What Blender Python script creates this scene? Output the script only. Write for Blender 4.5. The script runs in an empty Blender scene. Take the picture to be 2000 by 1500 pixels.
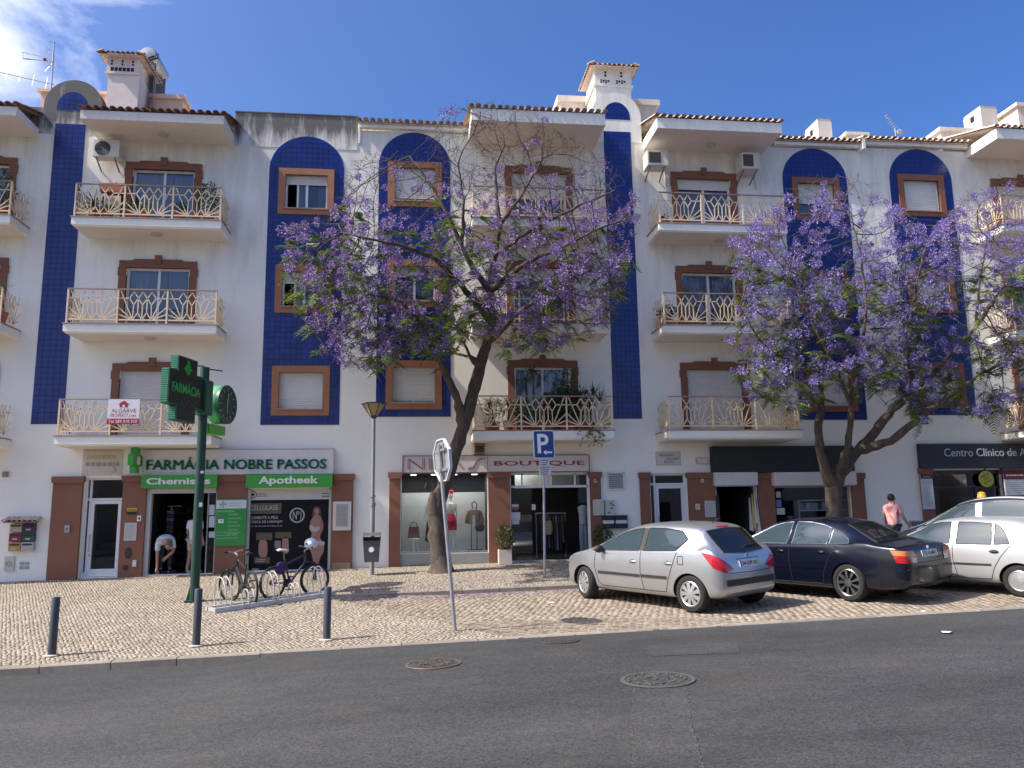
import bpy, bmesh, math, random
import numpy as np
from mathutils import Vector, Matrix
from mathutils.bvhtree import BVHTree
R_ = math.radians
rnd = random.Random(7)
SC = bpy.context.scene
COL = SC.collection
# ------------------------------------------------------------------ camera
YAW, PIT, ROL, FPX = R_(6.79), R_(9.216), R_(0.845), 1560.0
CAM = Vector((0.0, -22.0, 1.9))
_f0 = Vector((math.sin(YAW), math.cos(YAW), 0)); _r0 = Vector((math.cos(YAW), -math.sin(YAW), 0)); _u0 = Vector((0, 0, 1))
_fw = _f0 * math.cos(PIT) + _u0 * math.sin(PIT); _up = -_f0 * math.sin(PIT) + _u0 * math.cos(PIT)
_rt = _r0 * math.cos(ROL) - _up * math.sin(ROL); _up = _r0 * math.sin(ROL) + _up * math.cos(ROL)
cam = bpy.data.cameras.new('camera'); cam_o = bpy.data.objects.new('camera', cam); COL.objects.link(cam_o)
cam.sensor_width = 36.0; cam.lens = 36.0 * FPX / 2000.0; cam.clip_start = 0.05; cam.clip_end = 2000
cam_o.matrix_world = Matrix(((_rt.x, _up.x, -_fw.x, CAM.x), (_rt.y, _up.y, -_fw.y, CAM.y), (_rt.z, _up.z, -_fw.z, CAM.z), (0, 0, 0, 1)))
SC.camera = cam_o
# ------------------------------------------------------------------ sun and sky
SUN_D = Vector((7.0, 1.12, -8.0)).normalized()          # the way the light travels
sun = bpy.data.lights.new('sun', 'SUN'); sun.energy = 4.1; sun.angle = R_(0.53); sun.color = (1.0, 0.93, 0.82)
sun_o = bpy.data.objects.new('sun', sun); COL.objects.link(sun_o); sun_o.location = (-30, -10, 40)
sun_o.rotation_euler = SUN_D.to_track_quat('-Z', 'Y').to_euler()
W = bpy.data.worlds.new('World'); SC.world = W; W.use_nodes = True
nt = W.node_tree; nt.nodes.clear()
def N(t, typ, **kw):
 n = t.nodes.new(typ)
 for k, v in kw.items(): setattr(n, k, v)
 return n
sky = N(nt, 'ShaderNodeTexSky'); sky.sky_type = 'NISHITA'; sky.sun_disc = False
sky.sun_elevation = math.asin(-SUN_D.z); sky.sun_rotation = math.atan2(-SUN_D.x, -SUN_D.y)
sky.air_density = 1.0; sky.dust_density = 3.6; sky.ozone_density = 4.2; sky.altitude = 50
hsv = N(nt, 'ShaderNodeHueSaturation'); hsv.inputs['Saturation'].default_value = 1.3; hsv.inputs['Hue'].default_value = 0.512
nt.links.new(sky.outputs[0], hsv.inputs['Color'])
bg = N(nt, 'ShaderNodeBackground'); bg.inputs[1].default_value = 0.121
out = N(nt, 'ShaderNodeOutputWorld')
tc = N(nt, 'ShaderNodeTexCoord')
# white cloud bank low in the north-west, thinning to the right
mp = N(nt, 'ShaderNodeMapping'); mp.inputs['Scale'].default_value = (1.0, 1.0, 1.7)
nz = N(nt, 'ShaderNodeTexNoise'); nz.inputs['Scale'].default_value = 4.2; nz.inputs['Detail'].default_value = 9; nz.inputs['Roughness'].default_value = 0.6; nz.inputs['Distortion'].default_value = 0.5
nt.links.new(tc.outputs['Generated'], mp.inputs[0]); nt.links.new(mp.outputs[0], nz.inputs[0])
dot = N(nt, 'ShaderNodeVectorMath', operation='DOT_PRODUCT'); nt.links.new(tc.outputs['Generated'], dot.inputs[0])
CL_D = Vector((-0.80, 0.72, 0.42)).normalized(); dot.inputs[1].default_value = CL_D
mr = N(nt, 'ShaderNodeMapRange'); mr.inputs[1].default_value = 0.815; mr.inputs[2].default_value = 1.0; mr.inputs[3].default_value = -0.30; mr.inputs[4].default_value = 0.28
nt.links.new(dot.outputs['Value'], mr.inputs[0])
ad = N(nt, 'ShaderNodeMath', operation='ADD'); nt.links.new(nz.outputs[0], ad.inputs[0]); nt.links.new(mr.outputs[0], ad.inputs[1])
cr = N(nt, 'ShaderNodeMapRange'); cr.inputs[1].default_value = 0.44; cr.inputs[2].default_value = 0.72; nt.links.new(ad.outputs[0], cr.inputs[0])
mx = N(nt, 'ShaderNodeMixRGB'); mx.inputs[2].default_value = (6.6, 6.9, 7.4, 1)
nt.links.new(cr.outputs[0], mx.inputs[0]); nt.links.new(hsv.outputs[0], mx.inputs[1])
nt.links.new(mx.outputs[0], bg.inputs[0]); nt.links.new(bg.outputs[0], out.inputs[0])
SC.view_settings.view_transform = 'Standard'; SC.view_settings.look = 'None'
SC.view_settings.gamma = 1; SC.view_settings.use_curve_mapping = False; SC.view_settings.exposure = 0.82
SC.render.engine = 'CYCLES'
SC.cycles.max_bounces = 7; SC.cycles.diffuse_bounces = 4; SC.cycles.transparent_max_bounces = 12
# ------------------------------------------------------------------ photo measurements -> places on real surfaces
def ray(px, py): return (_rt * ((px - 1000.0) / FPX) + _up * ((750.0 - py) / FPX) + _fw)
def F(px, py, Y=0.0):
 "the point of the upright plane y=Y seen at photo pixel px,py"
 d = ray(px, py); return CAM + d * ((Y - CAM.y) / d.y)
def rect(x0, y0, x1, y1, Y=0.0):
 a, b, c, d = F(x0, y0, Y), F(x1, y0, Y), F(x1, y1, Y), F(x0, y1, Y)
 return ((a.x + d.x) / 2, (b.x + c.x) / 2, (c.z + d.z) / 2, (a.z + b.z) / 2)
YK = -9.8
def cl(x, a, b): return a if x < a else b if x > b else x
def smooth(a, b, x):
 t = cl((x - a) / (b - a), 0, 1); return t * t * (3 - 2 * t)
def zk(x): return 0.045 + 0.025 * cl(x, -25, 30)
def zf(x): return 0.565 + 0.0165 * cl(x, -25, 30)
def walk_z(x, y):
 t = cl((y - YK) / -YK, 0, 1.0); return zk(x) * (1 - t) + zf(x) * t
def step(x): return 0.095 * (1 - smooth(-3.1, -1.3, x)) + 0.012
def road_z(x, y): return zk(x) - step(x) - 0.012 * min(8.0, max(0.0, YK - y)) * 0.5
def G(px, py, zfun=walk_z, h=0.0):
 "the ground point seen at a photo pixel"
 d = ray(px, py); t = 12.0
 for _ in range(60):
  p = CAM + d * t; g = zfun(p.x, p.y) + h
  t += (g - p.z) / d.z * 0.7
 p = CAM + d * t
 return Vector((p.x, p.y, zfun(p.x, p.y) + h))
# ------------------------------------------------------------------ object helpers
WORLDP = set()
def link(o, parent=None):
 COL.objects.link(o)
 if parent is not None:
  o.parent = parent
  if parent.name in WORLDP: o.matrix_parent_inverse = Matrix.Translation(-parent.location)
 return o
def tag(o, label=None, cat=None, group=None, kind=None):
 if label: o['label'] = label
 if cat: o['category'] = cat
 if group: o['group'] = group
 if kind: o['kind'] = kind
 return o
def thing(name, label, cat, loc=(0, 0, 0), group=None, world=True):
 o = bpy.data.objects.new(name, None); COL.objects.link(o); o.location = loc; o.empty_display_size = 0.2
 if world: WORLDP.add(o.name)
 return tag(o, label, cat, group)
def copy_tree(o, parent=None):
 c = o.copy(); COL.objects.link(c)
 if parent is not None: c.parent = parent
 for ch in list(o.children): copy_tree(ch, c)
 return c
class MB:
 def __init__(s): s.v = []; s.f = []; s.m = []
 def q(s, pts, mi=0):
  n = len(s.v); s.v.extend(tuple(p) for p in pts); s.f.append(tuple(range(n, n + len(pts)))); s.m.append(mi); return s
 def faces(s, vs, fs, mi=0):
  n = len(s.v); s.v.extend(tuple(p) for p in vs)
  for f in fs: s.f.append(tuple(i + n for i in f)); s.m.append(mi)
  return s
 def box(s, x0, x1, y0, y1, z0, z1, mi=0):
  return s.faces([(x0, y0, z0), (x1, y0, z0), (x1, y1, z0), (x0, y1, z0), (x0, y0, z1), (x1, y0, z1), (x1, y1, z1), (x0, y1, z1)],
      [(0, 3, 2, 1), (4, 5, 6, 7), (0, 1, 5, 4), (1, 2, 6, 5), (2, 3, 7, 6), (3, 0, 4, 7)], mi)
 def obox(s, c, size, M=None, mi=0):
  hx, hy, hz = [a / 2 for a in size]; c = Vector(c)
  vs = []
  for k in range(8):
   p = Vector(((-hx, hx)[k & 1], (-hy, hy)[(k >> 1) & 1], (-hz, hz)[k >> 2]))
   vs.append(c + (M @ p if M is not None else p))
  return s.faces(vs, [(0, 2, 3, 1), (4, 5, 7, 6), (0, 1, 5, 4), (1, 3, 7, 5), (3, 2, 6, 7), (2, 0, 4, 6)], mi)
 def bar(s, a, b, w, d, mi=0, side=(0, 1, 0)):
  a, b = Vector(a), Vector(b); t = (b - a).normalized(); sd = Vector(side); sd = (sd - t * sd.dot(t)).normalized(); u = t.cross(sd)
  vs = []
  for p in (a, b):
   for i, j in ((-1, -1), (1, -1), (1, 1), (-1, 1)): vs.append(p + u * (w / 2 * i) + sd * (d / 2 * j))
  return s.faces(vs, [(0, 1, 5, 4), (1, 2, 6, 5), (2, 3, 7, 6), (3, 0, 4, 7), (3, 2, 1, 0), (4, 5, 6, 7)], mi)
 def tube(s, pts, r, n=8, mi=0, cap=True, closed=False):
  pts = [Vector(p) for p in pts]; k = len(pts)
  rr = r if hasattr(r, '__len__') else [r] * k
  base = len(s.v); ref = None
  for i, p in enumerate(pts):
   if closed: t = (pts[(i + 1) % k] - pts[i - 1])
   else: t = pts[min(i + 1, k - 1)] - pts[max(i - 1, 0)]
   if t.length < 1e-9: t = Vector((0, 0, 1))
   t.normalize()
   if ref is None:
    ref = Vector((1, 0, 0)) if abs(t.x) < 0.8 else Vector((0, 1, 0))
   ref = (ref - t * ref.dot(t))
   if ref.length < 1e-6: ref = t.orthogonal()
   ref.normalize(); b = t.cross(ref)
   for j in range(n):
    a = 2 * math.pi * j / n; s.v.append(tuple(p + (ref * math.cos(a) + b * math.sin(a)) * rr[i]))
  for i in range(k if closed else k - 1):
   i2 = (i + 1) % k
   for j in range(n):
    s.f.append((base + i * n + j, base + i * n + (j + 1) % n, base + i2 * n + (j + 1) % n, base + i2 * n + j)); s.m.append(mi)
  if cap and not closed:
   s.f.append(tuple(base + j for j in range(n))[::-1]); s.m.append(mi)
   s.f.append(tuple(base + (k - 1) * n + j for j in range(n))); s.m.append(mi)
  return s
 def lathe(s, prof, c=(0, 0, 0), n=20, mi=0, M=None, cap=True):
  "profile of (radius, height) turned about z (M turns the result)"
  base = len(s.v); c = Vector(c)
  for r, z in prof:
   for j in range(n):
    a = 2 * math.pi * j / n; p = Vector((r * math.cos(a), r * math.sin(a), z))
    s.v.append(tuple(c + (M @ p if M is not None else p)))
  for i in range(len(prof) - 1):
   for j in range(n):
    s.f.append((base + i * n + j, base + i * n + (j + 1) % n, base + (i + 1) * n + (j + 1) % n, base + (i + 1) * n + j)); s.m.append(mi)
  if cap and prof[0][0] > 1e-6: s.f.append(tuple(base + j for j in range(n))[::-1]); s.m.append(mi)
  if cap and prof[-1][0] > 1e-6: s.f.append(tuple(base + (len(prof) - 1) * n + j for j in range(n))); s.m.append(mi)
  return s
 def prism(s, poly, y0, y1, mi=0):
  "polygon of (x,z) pushed from y0 to y1 (y0 is the front)"
  n = len(poly); b = len(s.v)
  for y in (y0, y1): s.v.extend((x, y, z) for x, z in poly)
  s.f.append(tuple(range(b, b + n))); s.m.append(mi)
  s.f.append(tuple(range(b + n, b + 2 * n))[::-1]); s.m.append(mi)
  for i in range(n):
   j = (i + 1) % n; s.f.append((b + i, b + n + i, b + n + j, b + j)); s.m.append(mi)
  return s
 def ball(s, c, r, n=10, m=6, mi=0, M=None):
  rr = r if hasattr(r, '__len__') else (r, r, r)
  base = len(s.v); c = Vector(c)
  for i in range(m + 1):
   th = math.pi * i / m
   for j in range(n):
    a = 2 * math.pi * j / n; p = Vector((rr[0] * math.sin(th) * math.cos(a), rr[1] * math.sin(th) * math.sin(a), rr[2] * math.cos(th)))
    s.v.append(tuple(c + (M @ p if M is not None else p)))
  for i in range(m):
   for j in range(n):
    s.f.append((base + i * n + j, base + (i + 1) * n + j, base + (i + 1) * n + (j + 1) % n, base + i * n + (j + 1) % n)); s.m.append(mi)
  return s
 def mesh(s, name, mats, smooth=False):
  me = bpy.data.meshes.new(name); me.from_pydata(s.v, [], s.f)
  for m in (mats if isinstance(mats, (list, tuple)) else [mats]): me.materials.append(m)
  if len(me.materials) > 1: me.polygons.foreach_set('material_index', s.m)
  if smooth:
   me.polygons.foreach_set('use_smooth', [True] * len(me.polygons))
   try: me.set_sharp_from_angle(angle=R_(smooth if smooth > 1 else 40))
   except Exception: pass
  me.update(); return me
 def build(s, name, mats, parent=None, smooth=False, recalc=True):
  me = s.mesh(name, mats, smooth)
  if recalc:
   bm = bmesh.new(); bm.from_mesh(me); bmesh.ops.recalc_face_normals(bm, faces=bm.faces); bm.to_mesh(me); bm.free()
  return link(bpy.data.objects.new(name, me), parent)
def np_mesh(name, verts, quads, mats, parent=None, mi=None, smooth=False):
 me = bpy.data.meshes.new(name); v = np.asarray(verts, np.float32); f = np.asarray(quads, np.int32)
 k = f.shape[1]
 me.vertices.add(len(v)); me.vertices.foreach_set('co', v.ravel())
 me.loops.add(f.size); me.loops.foreach_set('vertex_index', f.ravel())
 me.polygons.add(len(f)); me.polygons.foreach_set('loop_start', np.arange(0, f.size, k, dtype=np.int32))
 try: me.polygons.foreach_set('loop_total', np.full(len(f), k, np.int32))
 except Exception: pass
 for m in (mats if isinstance(mats, (list, tuple)) else [mats]): me.materials.append(m)
 if mi is not None: me.polygons.foreach_set('material_index', np.asarray(mi, np.int32))
 if smooth: me.polygons.foreach_set('use_smooth', np.ones(len(f), bool))
 me.update(calc_edges=True); me.validate()
 return link(bpy.data.objects.new(name, me), parent)
def inst(name, me, loc, parent=None, rot=None, scale=None):
 o = bpy.data.objects.new(name, me); link(o, parent); o.location = loc
 if rot: o.rotation_euler = rot
 if scale: o.scale = scale
 return o
# ------------------------------------------------------------------ materials
def mat(name, col, rough=0.7, metal=0.0, var=0.12, scale=3.0, bump=0.0, bscale=60.0, spec=0.5, coat=0.0, rand=0.0, emit=0.0, dirt=None, trans=0.0, sub=0.0, stretch=(1, 1, 1)):
 m = bpy.data.materials.new(name); m.use_nodes = True; t = m.node_tree; b = t.nodes['Principled BSDF']
 b.inputs['Roughness'].default_value = rough; b.inputs['Metallic'].default_value = metal
 b.inputs['Specular IOR Level'].default_value = spec; b.inputs['Coat Weight'].default_value = coat
 c4 = (*col, 1)
 geo = N(t, 'ShaderNodeNewGeometry'); last = None
 mp = N(t, 'ShaderNodeMapping'); mp.inputs['Scale'].default_value = stretch; t.links.new(geo.outputs['Position'], mp.inputs[0])
 if var > 0:
  n1 = N(t, 'ShaderNodeTexNoise'); n1.inputs['Scale'].default_value = scale; n1.inputs['Detail'].default_value = 6; n1.inputs['Roughness'].default_value = 0.65
  t.links.new(mp.outputs[0], n1.inputs[0])
  r = N(t, 'ShaderNodeMapRange'); r.inputs[1].default_value = 0.25; r.inputs[2].default_value = 0.75; r.inputs[3].default_value = 1 - var; r.inputs[4].default_value = 1 + var
  t.links.new(n1.outputs[0], r.inputs[0]); fac = r.outputs[0]
  if rand > 0:
   oi = N(t, 'ShaderNodeObjectInfo'); r2 = N(t, 'ShaderNodeMapRange'); r2.inputs[3].default_value = 1 - rand; r2.inputs[4].default_value = 1 + rand
   t.links.new(oi.outputs['Random'], r2.inputs[0]); mu = N(t, 'ShaderNodeMath', operation='MULTIPLY')
   t.links.new(fac, mu.inputs[0]); t.links.new(r2.outputs[0], mu.inputs[1]); fac = mu.outputs[0]
  hs = N(t, 'ShaderNodeVectorMath', operation='SCALE'); hs.inputs[0].default_value = col; t.links.new(fac, hs.inputs['Scale'])
  last = hs.outputs[0]
 if dirt:
  # dirt: (colour, strength, scale, z_low, z_high) streaky stains that grow towards z_high
  dc, ds, dsc, zl, zh = dirt
  m2 = N(t, 'ShaderNodeMapping'); m2.inputs['Scale'].default_value = (dsc, dsc, dsc * 0.16); t.links.new(geo.outputs['Position'], m2.inputs[0])
  n2 = N(t, 'ShaderNodeTexNoise'); n2.inputs['Scale'].default_value = 1.0; n2.inputs['Detail'].default_value = 7; n2.inputs['Roughness'].default_value = 0.7; t.links.new(m2.outputs[0], n2.inputs[0])
  sp = N(t, 'ShaderNodeSeparateXYZ'); t.links.new(geo.outputs['Position'], sp.inputs[0])
  rz = N(t, 'ShaderNodeMapRange'); rz.inputs[1].default_value = zl; rz.inputs[2].default_value = zh; rz.inputs[3].default_value = -0.35; rz.inputs[4].default_value = 0.25; t.links.new(sp.outputs[2], rz.inputs[0])
  a = N(t, 'ShaderNodeMath', operation='ADD'); t.links.new(n2.outputs[0], a.inputs[0]); t.links.new(rz.outputs[0], a.inputs[1])
  r3 = N(t, 'ShaderNodeMapRange'); r3.inputs[1].default_value = 0.48; r3.inputs[2].default_value = 0.72; r3.inputs[3].default_value = 0; r3.inputs[4].default_value = ds; t.links.new(a.outputs[0], r3.inputs[0])
  mxx = N(t, 'ShaderNodeMixRGB'); mxx.inputs[1].default_value = c4; mxx.inputs[2].default_value = (*dc, 1); t.links.new(r3.outputs[0], mxx.inputs[0])
  if last: t.links.new(last, mxx.inputs[1])
  last = mxx.outputs[0]
 if last: t.links.new(last, b.inputs['Base Color'])
 else: b.inputs['Base Color'].default_value = c4
 if bump > 0:
  n3 = N(t, 'ShaderNodeTexNoise'); n3.inputs['Scale'].default_value = bscale; n3.inputs['Detail'].default_value = 4; t.links.new(mp.outputs[0], n3.inputs[0])
  bp = N(t, 'ShaderNodeBump'); bp.inputs['Strength'].default_value = bump; bp.inputs['Distance'].default_value = 0.01; t.links.new(n3.outputs[0], bp.inputs['Height']); t.links.new(bp.outputs[0], b.inputs['Normal'])
 if emit > 0:
  b.inputs['Emission Color'].default_value = c4; b.inputs['Emission Strength'].default_value = emit
 if sub > 0:
  tr = N(t, 'ShaderNodeBsdfTranslucent'); ms = N(t, 'ShaderNodeMixShader'); ms.inputs[0].default_value = sub
  if last: t.links.new(last, tr.inputs[0])
  else: tr.inputs[0].default_value = c4
  o = t.nodes['Material Output']; t.links.new(b.outputs[0], ms.inputs[1]); t.links.new(tr.outputs[0], ms.inputs[2]); t.links.new(ms.outputs[0], o.inputs[0])
 return m
def glass(name, tint=(0.9, 0.95, 0.95), refl=1.5, base=0.06, rough=0.0):
 m = bpy.data.materials.new(name); m.use_nodes = True; t = m.node_tree; t.nodes.clear()
 o = N(t, 'ShaderNodeOutputMaterial'); tr = N(t, 'ShaderNodeBsdfTransparent'); tr.inputs[0].default_value = (*tint, 1)
 gl = N(t, 'ShaderNodeBsdfGlossy'); gl.inputs['Roughness'].default_value = rough; gl.inputs[0].default_value = (0.95, 0.97, 1, 1)
 fr = N(t, 'ShaderNodeFresnel'); fr.inputs[0].default_value = refl
 ad = N(t, 'ShaderNodeMath', operation='ADD'); ad.inputs[1].default_value = base; ad.use_clamp = True; t.links.new(fr.outputs[0], ad.inputs[0])
 ms = N(t, 'ShaderNodeMixShader'); t.links.new(ad.outputs[0], ms.inputs[0]); t.links.new(tr.outputs[0], ms.inputs[1]); t.links.new(gl.outputs[0], ms.inputs[2]); t.links.new(ms.outputs[0], o.inputs[0])
 return m
DIRTC = (0.10, 0.095, 0.085)
MT = dict(
 wall=mat('white_render', (0.885, 0.875, 0.80), 0.85, var=0.05, scale=0.7, bump=0.12, bscale=90, dirt=((0.40, 0.37, 0.33), 0.4, 2.2, 1.0, 14.5)),
 wallold=mat('stained_render', (0.74, 0.72, 0.68), 0.9, var=0.08, scale=1.2, bump=0.2, bscale=60, dirt=(DIRTC, 0.92, 3.4, 11.5, 13.0)),
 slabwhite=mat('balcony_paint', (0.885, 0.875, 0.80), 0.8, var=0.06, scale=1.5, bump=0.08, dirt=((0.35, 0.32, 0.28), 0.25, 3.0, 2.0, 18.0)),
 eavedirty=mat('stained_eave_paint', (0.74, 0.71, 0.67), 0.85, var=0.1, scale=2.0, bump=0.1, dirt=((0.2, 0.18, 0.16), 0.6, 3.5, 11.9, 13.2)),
 soffit=mat('soffit_bounce_tone', (0.78, 0.72, 0.65), 0.85, var=0.05, scale=1.0),  # undersides carry the warm grey of bounced light in their colour
 peach=mat('peach_render', (0.80, 0.60, 0.47), 0.85, var=0.07, scale=1.0),
 brown=mat('brown_trim_paint', (0.23, 0.098, 0.059), 0.75, var=0.1, scale=2.2, bump=0.1, bscale=80),
 orange=mat('orange_trim_tone', (0.36, 0.16, 0.082), 0.75, var=0.12, scale=2.5, bump=0.1, bscale=80),  # lighter tone of the brown trim, for the two left arches
 grout=mat('tile_grout', (0.025, 0.042, 0.17), 0.9, var=0.15, scale=4),
 blue=mat('blue_glazed_tile', (0.011, 0.025, 0.165), 0.2, var=0.25, scale=2.2, rand=0.22, spec=0.5, bump=0.08, bscale=25),
 cream=mat('cream_iron_paint', (0.78, 0.61, 0.39), 0.55, var=0.12, scale=6),
 lip=mat('terracotta_edge', (0.36, 0.25, 0.19), 0.8, var=0.15),
 alu=mat('white_aluminium', (0.74, 0.75, 0.76), 0.4, var=0.04),
 shutter=mat('shutter_slats', (0.70, 0.69, 0.65), 0.55, var=0.05, scale=2),
 roof=mat('terracotta_tile', (0.27, 0.165, 0.125), 0.85, var=0.3, scale=5, bump=0.2, bscale=50, rand=0.25),
 roofpale=mat('lichened_terracotta', (0.52, 0.42, 0.35), 0.85, var=0.3, scale=7, bump=0.2, bscale=50, rand=0.25),
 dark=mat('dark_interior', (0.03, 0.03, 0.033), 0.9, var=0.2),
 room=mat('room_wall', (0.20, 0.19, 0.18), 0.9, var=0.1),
 curtain=mat('pale_curtain', (0.30, 0.31, 0.33), 0.9, var=0.25, scale=9, stretch=(1, 1, 0.05)),
 pane=glass('window_glass', (0.75, 0.80, 0.82), 1.5, 0.07),
 shopglass=glass('shop_glass', (0.86, 0.90, 0.90), 1.5, 0.02),
 black=mat('black_plastic', (0.02, 0.02, 0.022), 0.5, var=0.1),
 steel=mat('galvanised_steel', (0.42, 0.43, 0.44), 0.45, metal=0.7, var=0.15, scale=8),
 white=mat('white_paint', (0.80, 0.80, 0.79), 0.5, var=0.03),
 grey=mat('grey_paint', (0.33, 0.33, 0.33), 0.6, var=0.1),
)
def text(s, x0, x1, z0, z1, y, m, parent, name='lettering', ext=0.004, off=0.0, keep=False, M=None):
 "flat lettering filling the box x0..x1, z0..z1 on the plane y, facing -y"
 cu = bpy.data.curves.new('lettering', 'FONT'); cu.body = s; cu.extrude = 0; cu.offset = off; cu.resolution_u = 3
 ob = bpy.data.objects.new('lettering', cu)
 me0 = bpy.data.meshes.new_from_object(ob)
 vs = [v.co.copy() for v in me0.vertices]; fs = [tuple(p.vertices) for p in me0.polygons]
 bpy.data.objects.remove(ob); bpy.data.curves.remove(cu); bpy.data.meshes.remove(me0)
 if not vs: return None
 ax, bx = min(v.x for v in vs), max(v.x for v in vs); az, bz = min(v.y for v in vs), max(v.y for v in vs)
 sx = (x1 - x0) / max(bx - ax, 1e-6); sz = (z1 - z0) / max(bz - az, 1e-6)
 if keep: sx = sz = min(sx, sz)
 mb = MB(); pts = []
 for v in vs:
  p = Vector((x0 + (v.x - ax) * sx, y, z0 + (v.y - az) * sz)); pts.append(M @ p if M is not None else p)
 mb.faces(pts, fs)
 if ext > 0:
  back = Vector((0, ext, 0))
  if M is not None: back = M.to_3x3() @ back
  # side walls along the outline
  cnt = {}
  for f in fs:
   for i in range(len(f)):
    a, b = f[i], f[(i + 1) % len(f)]; cnt[(min(a, b), max(a, b))] = cnt.get((min(a, b), max(a, b)), 0) + 1
  for (a, b), c in cnt.items():
   if c == 1: mb.q([pts[a], pts[b], pts[b] + back, pts[a] + back])
 return mb.build(name, m, parent, recalc=False)
# ================================================================== GROUND
def island_mat(name, cols, rough=0.85, var=0.10, bump=0.15, spec=0.3, stain=None):
 "stone whose tone differs from stone to stone"
 m = bpy.data.materials.new(name); m.use_nodes = True; t = m.node_tree; b = t.nodes['Principled BSDF']
 geo = N(t, 'ShaderNodeNewGeometry'); ob = N(t, 'ShaderNodeObjectInfo'); ad = N(t, 'ShaderNodeMath', operation='ADD'); fr = N(t, 'ShaderNodeMath', operation='FRACT')
 t.links.new(geo.outputs['Random Per Island'], ad.inputs[0]); t.links.new(ob.outputs['Random'], ad.inputs[1]); t.links.new(ad.outputs[0], fr.inputs[0])
 rp = N(t, 'ShaderNodeValToRGB'); e = rp.color_ramp.elements
 e[0].color = (*cols[0], 1); e[1].color = (*cols[-1], 1)
 for i, c in enumerate(cols[1:-1]): x = e.new((i + 1) / (len(cols) - 1)); x.color = (*c, 1)
 t.links.new(fr.outputs[0], rp.inputs[0])
 n1 = N(t, 'ShaderNodeTexNoise'); n1.inputs['Scale'].default_value = 1.3; n1.inputs['Detail'].default_value = 8; n1.inputs['Roughness'].default_value = 0.7; t.links.new(geo.outputs['Position'], n1.inputs[0])
 r = N(t, 'ShaderNodeMapRange'); r.inputs[1].default_value = 0.3; r.inputs[2].default_value = 0.7; r.inputs[3].default_value = 1 - var * 2.2; r.inputs[4].default_value = 1 + var; t.links.new(n1.outputs[0], r.inputs[0])
 sc = N(t, 'ShaderNodeVectorMath', operation='SCALE'); t.links.new(rp.outputs[0], sc.inputs[0]); t.links.new(r.outputs[0], sc.inputs['Scale'])
 t.links.new(sc.outputs[0], b.inputs['Base Color'])
 b.inputs['Roughness'].default_value = rough; b.inputs['Specular IOR Level'].default_value = spec
 n3 = N(t, 'ShaderNodeTexNoise'); n3.inputs['Scale'].default_value = 70; t.links.new(geo.outputs['Position'], n3.inputs[0])
 bp = N(t, 'ShaderNodeBump'); bp.inputs['Strength'].default_value = bump; bp.inputs['Distance'].default_value = 0.01; t.links.new(n3.outputs[0], bp.inputs['Height']); t.links.new(bp.outputs[0], b.inputs['Normal'])
 return m
MT['cobble'] = island_mat('limestone_cobble', [(0.23, 0.19, 0.145), (0.31, 0.262, 0.205), (0.345, 0.293, 0.232), (0.385, 0.332, 0.265), (0.28, 0.233, 0.185)])
MT['sett'] = island_mat('worn_sett', [(0.19, 0.152, 0.118), (0.265, 0.218, 0.168), (0.30, 0.247, 0.192), (0.335, 0.28, 0.22), (0.225, 0.184, 0.144)])
MT['joint'] = mat('sandy_joint', (0.2, 0.165, 0.12), 0.95, var=0.2, scale=6, bump=0.3)
MT['joint2'] = mat('dark_joint', (0.12, 0.1, 0.076), 0.95, var=0.2, scale=6, bump=0.3)
MT['kerb'] = mat('kerb_limestone', (0.24, 0.21, 0.175), 0.85, var=0.3, scale=5, bump=0.2, rand=0.12)
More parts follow.
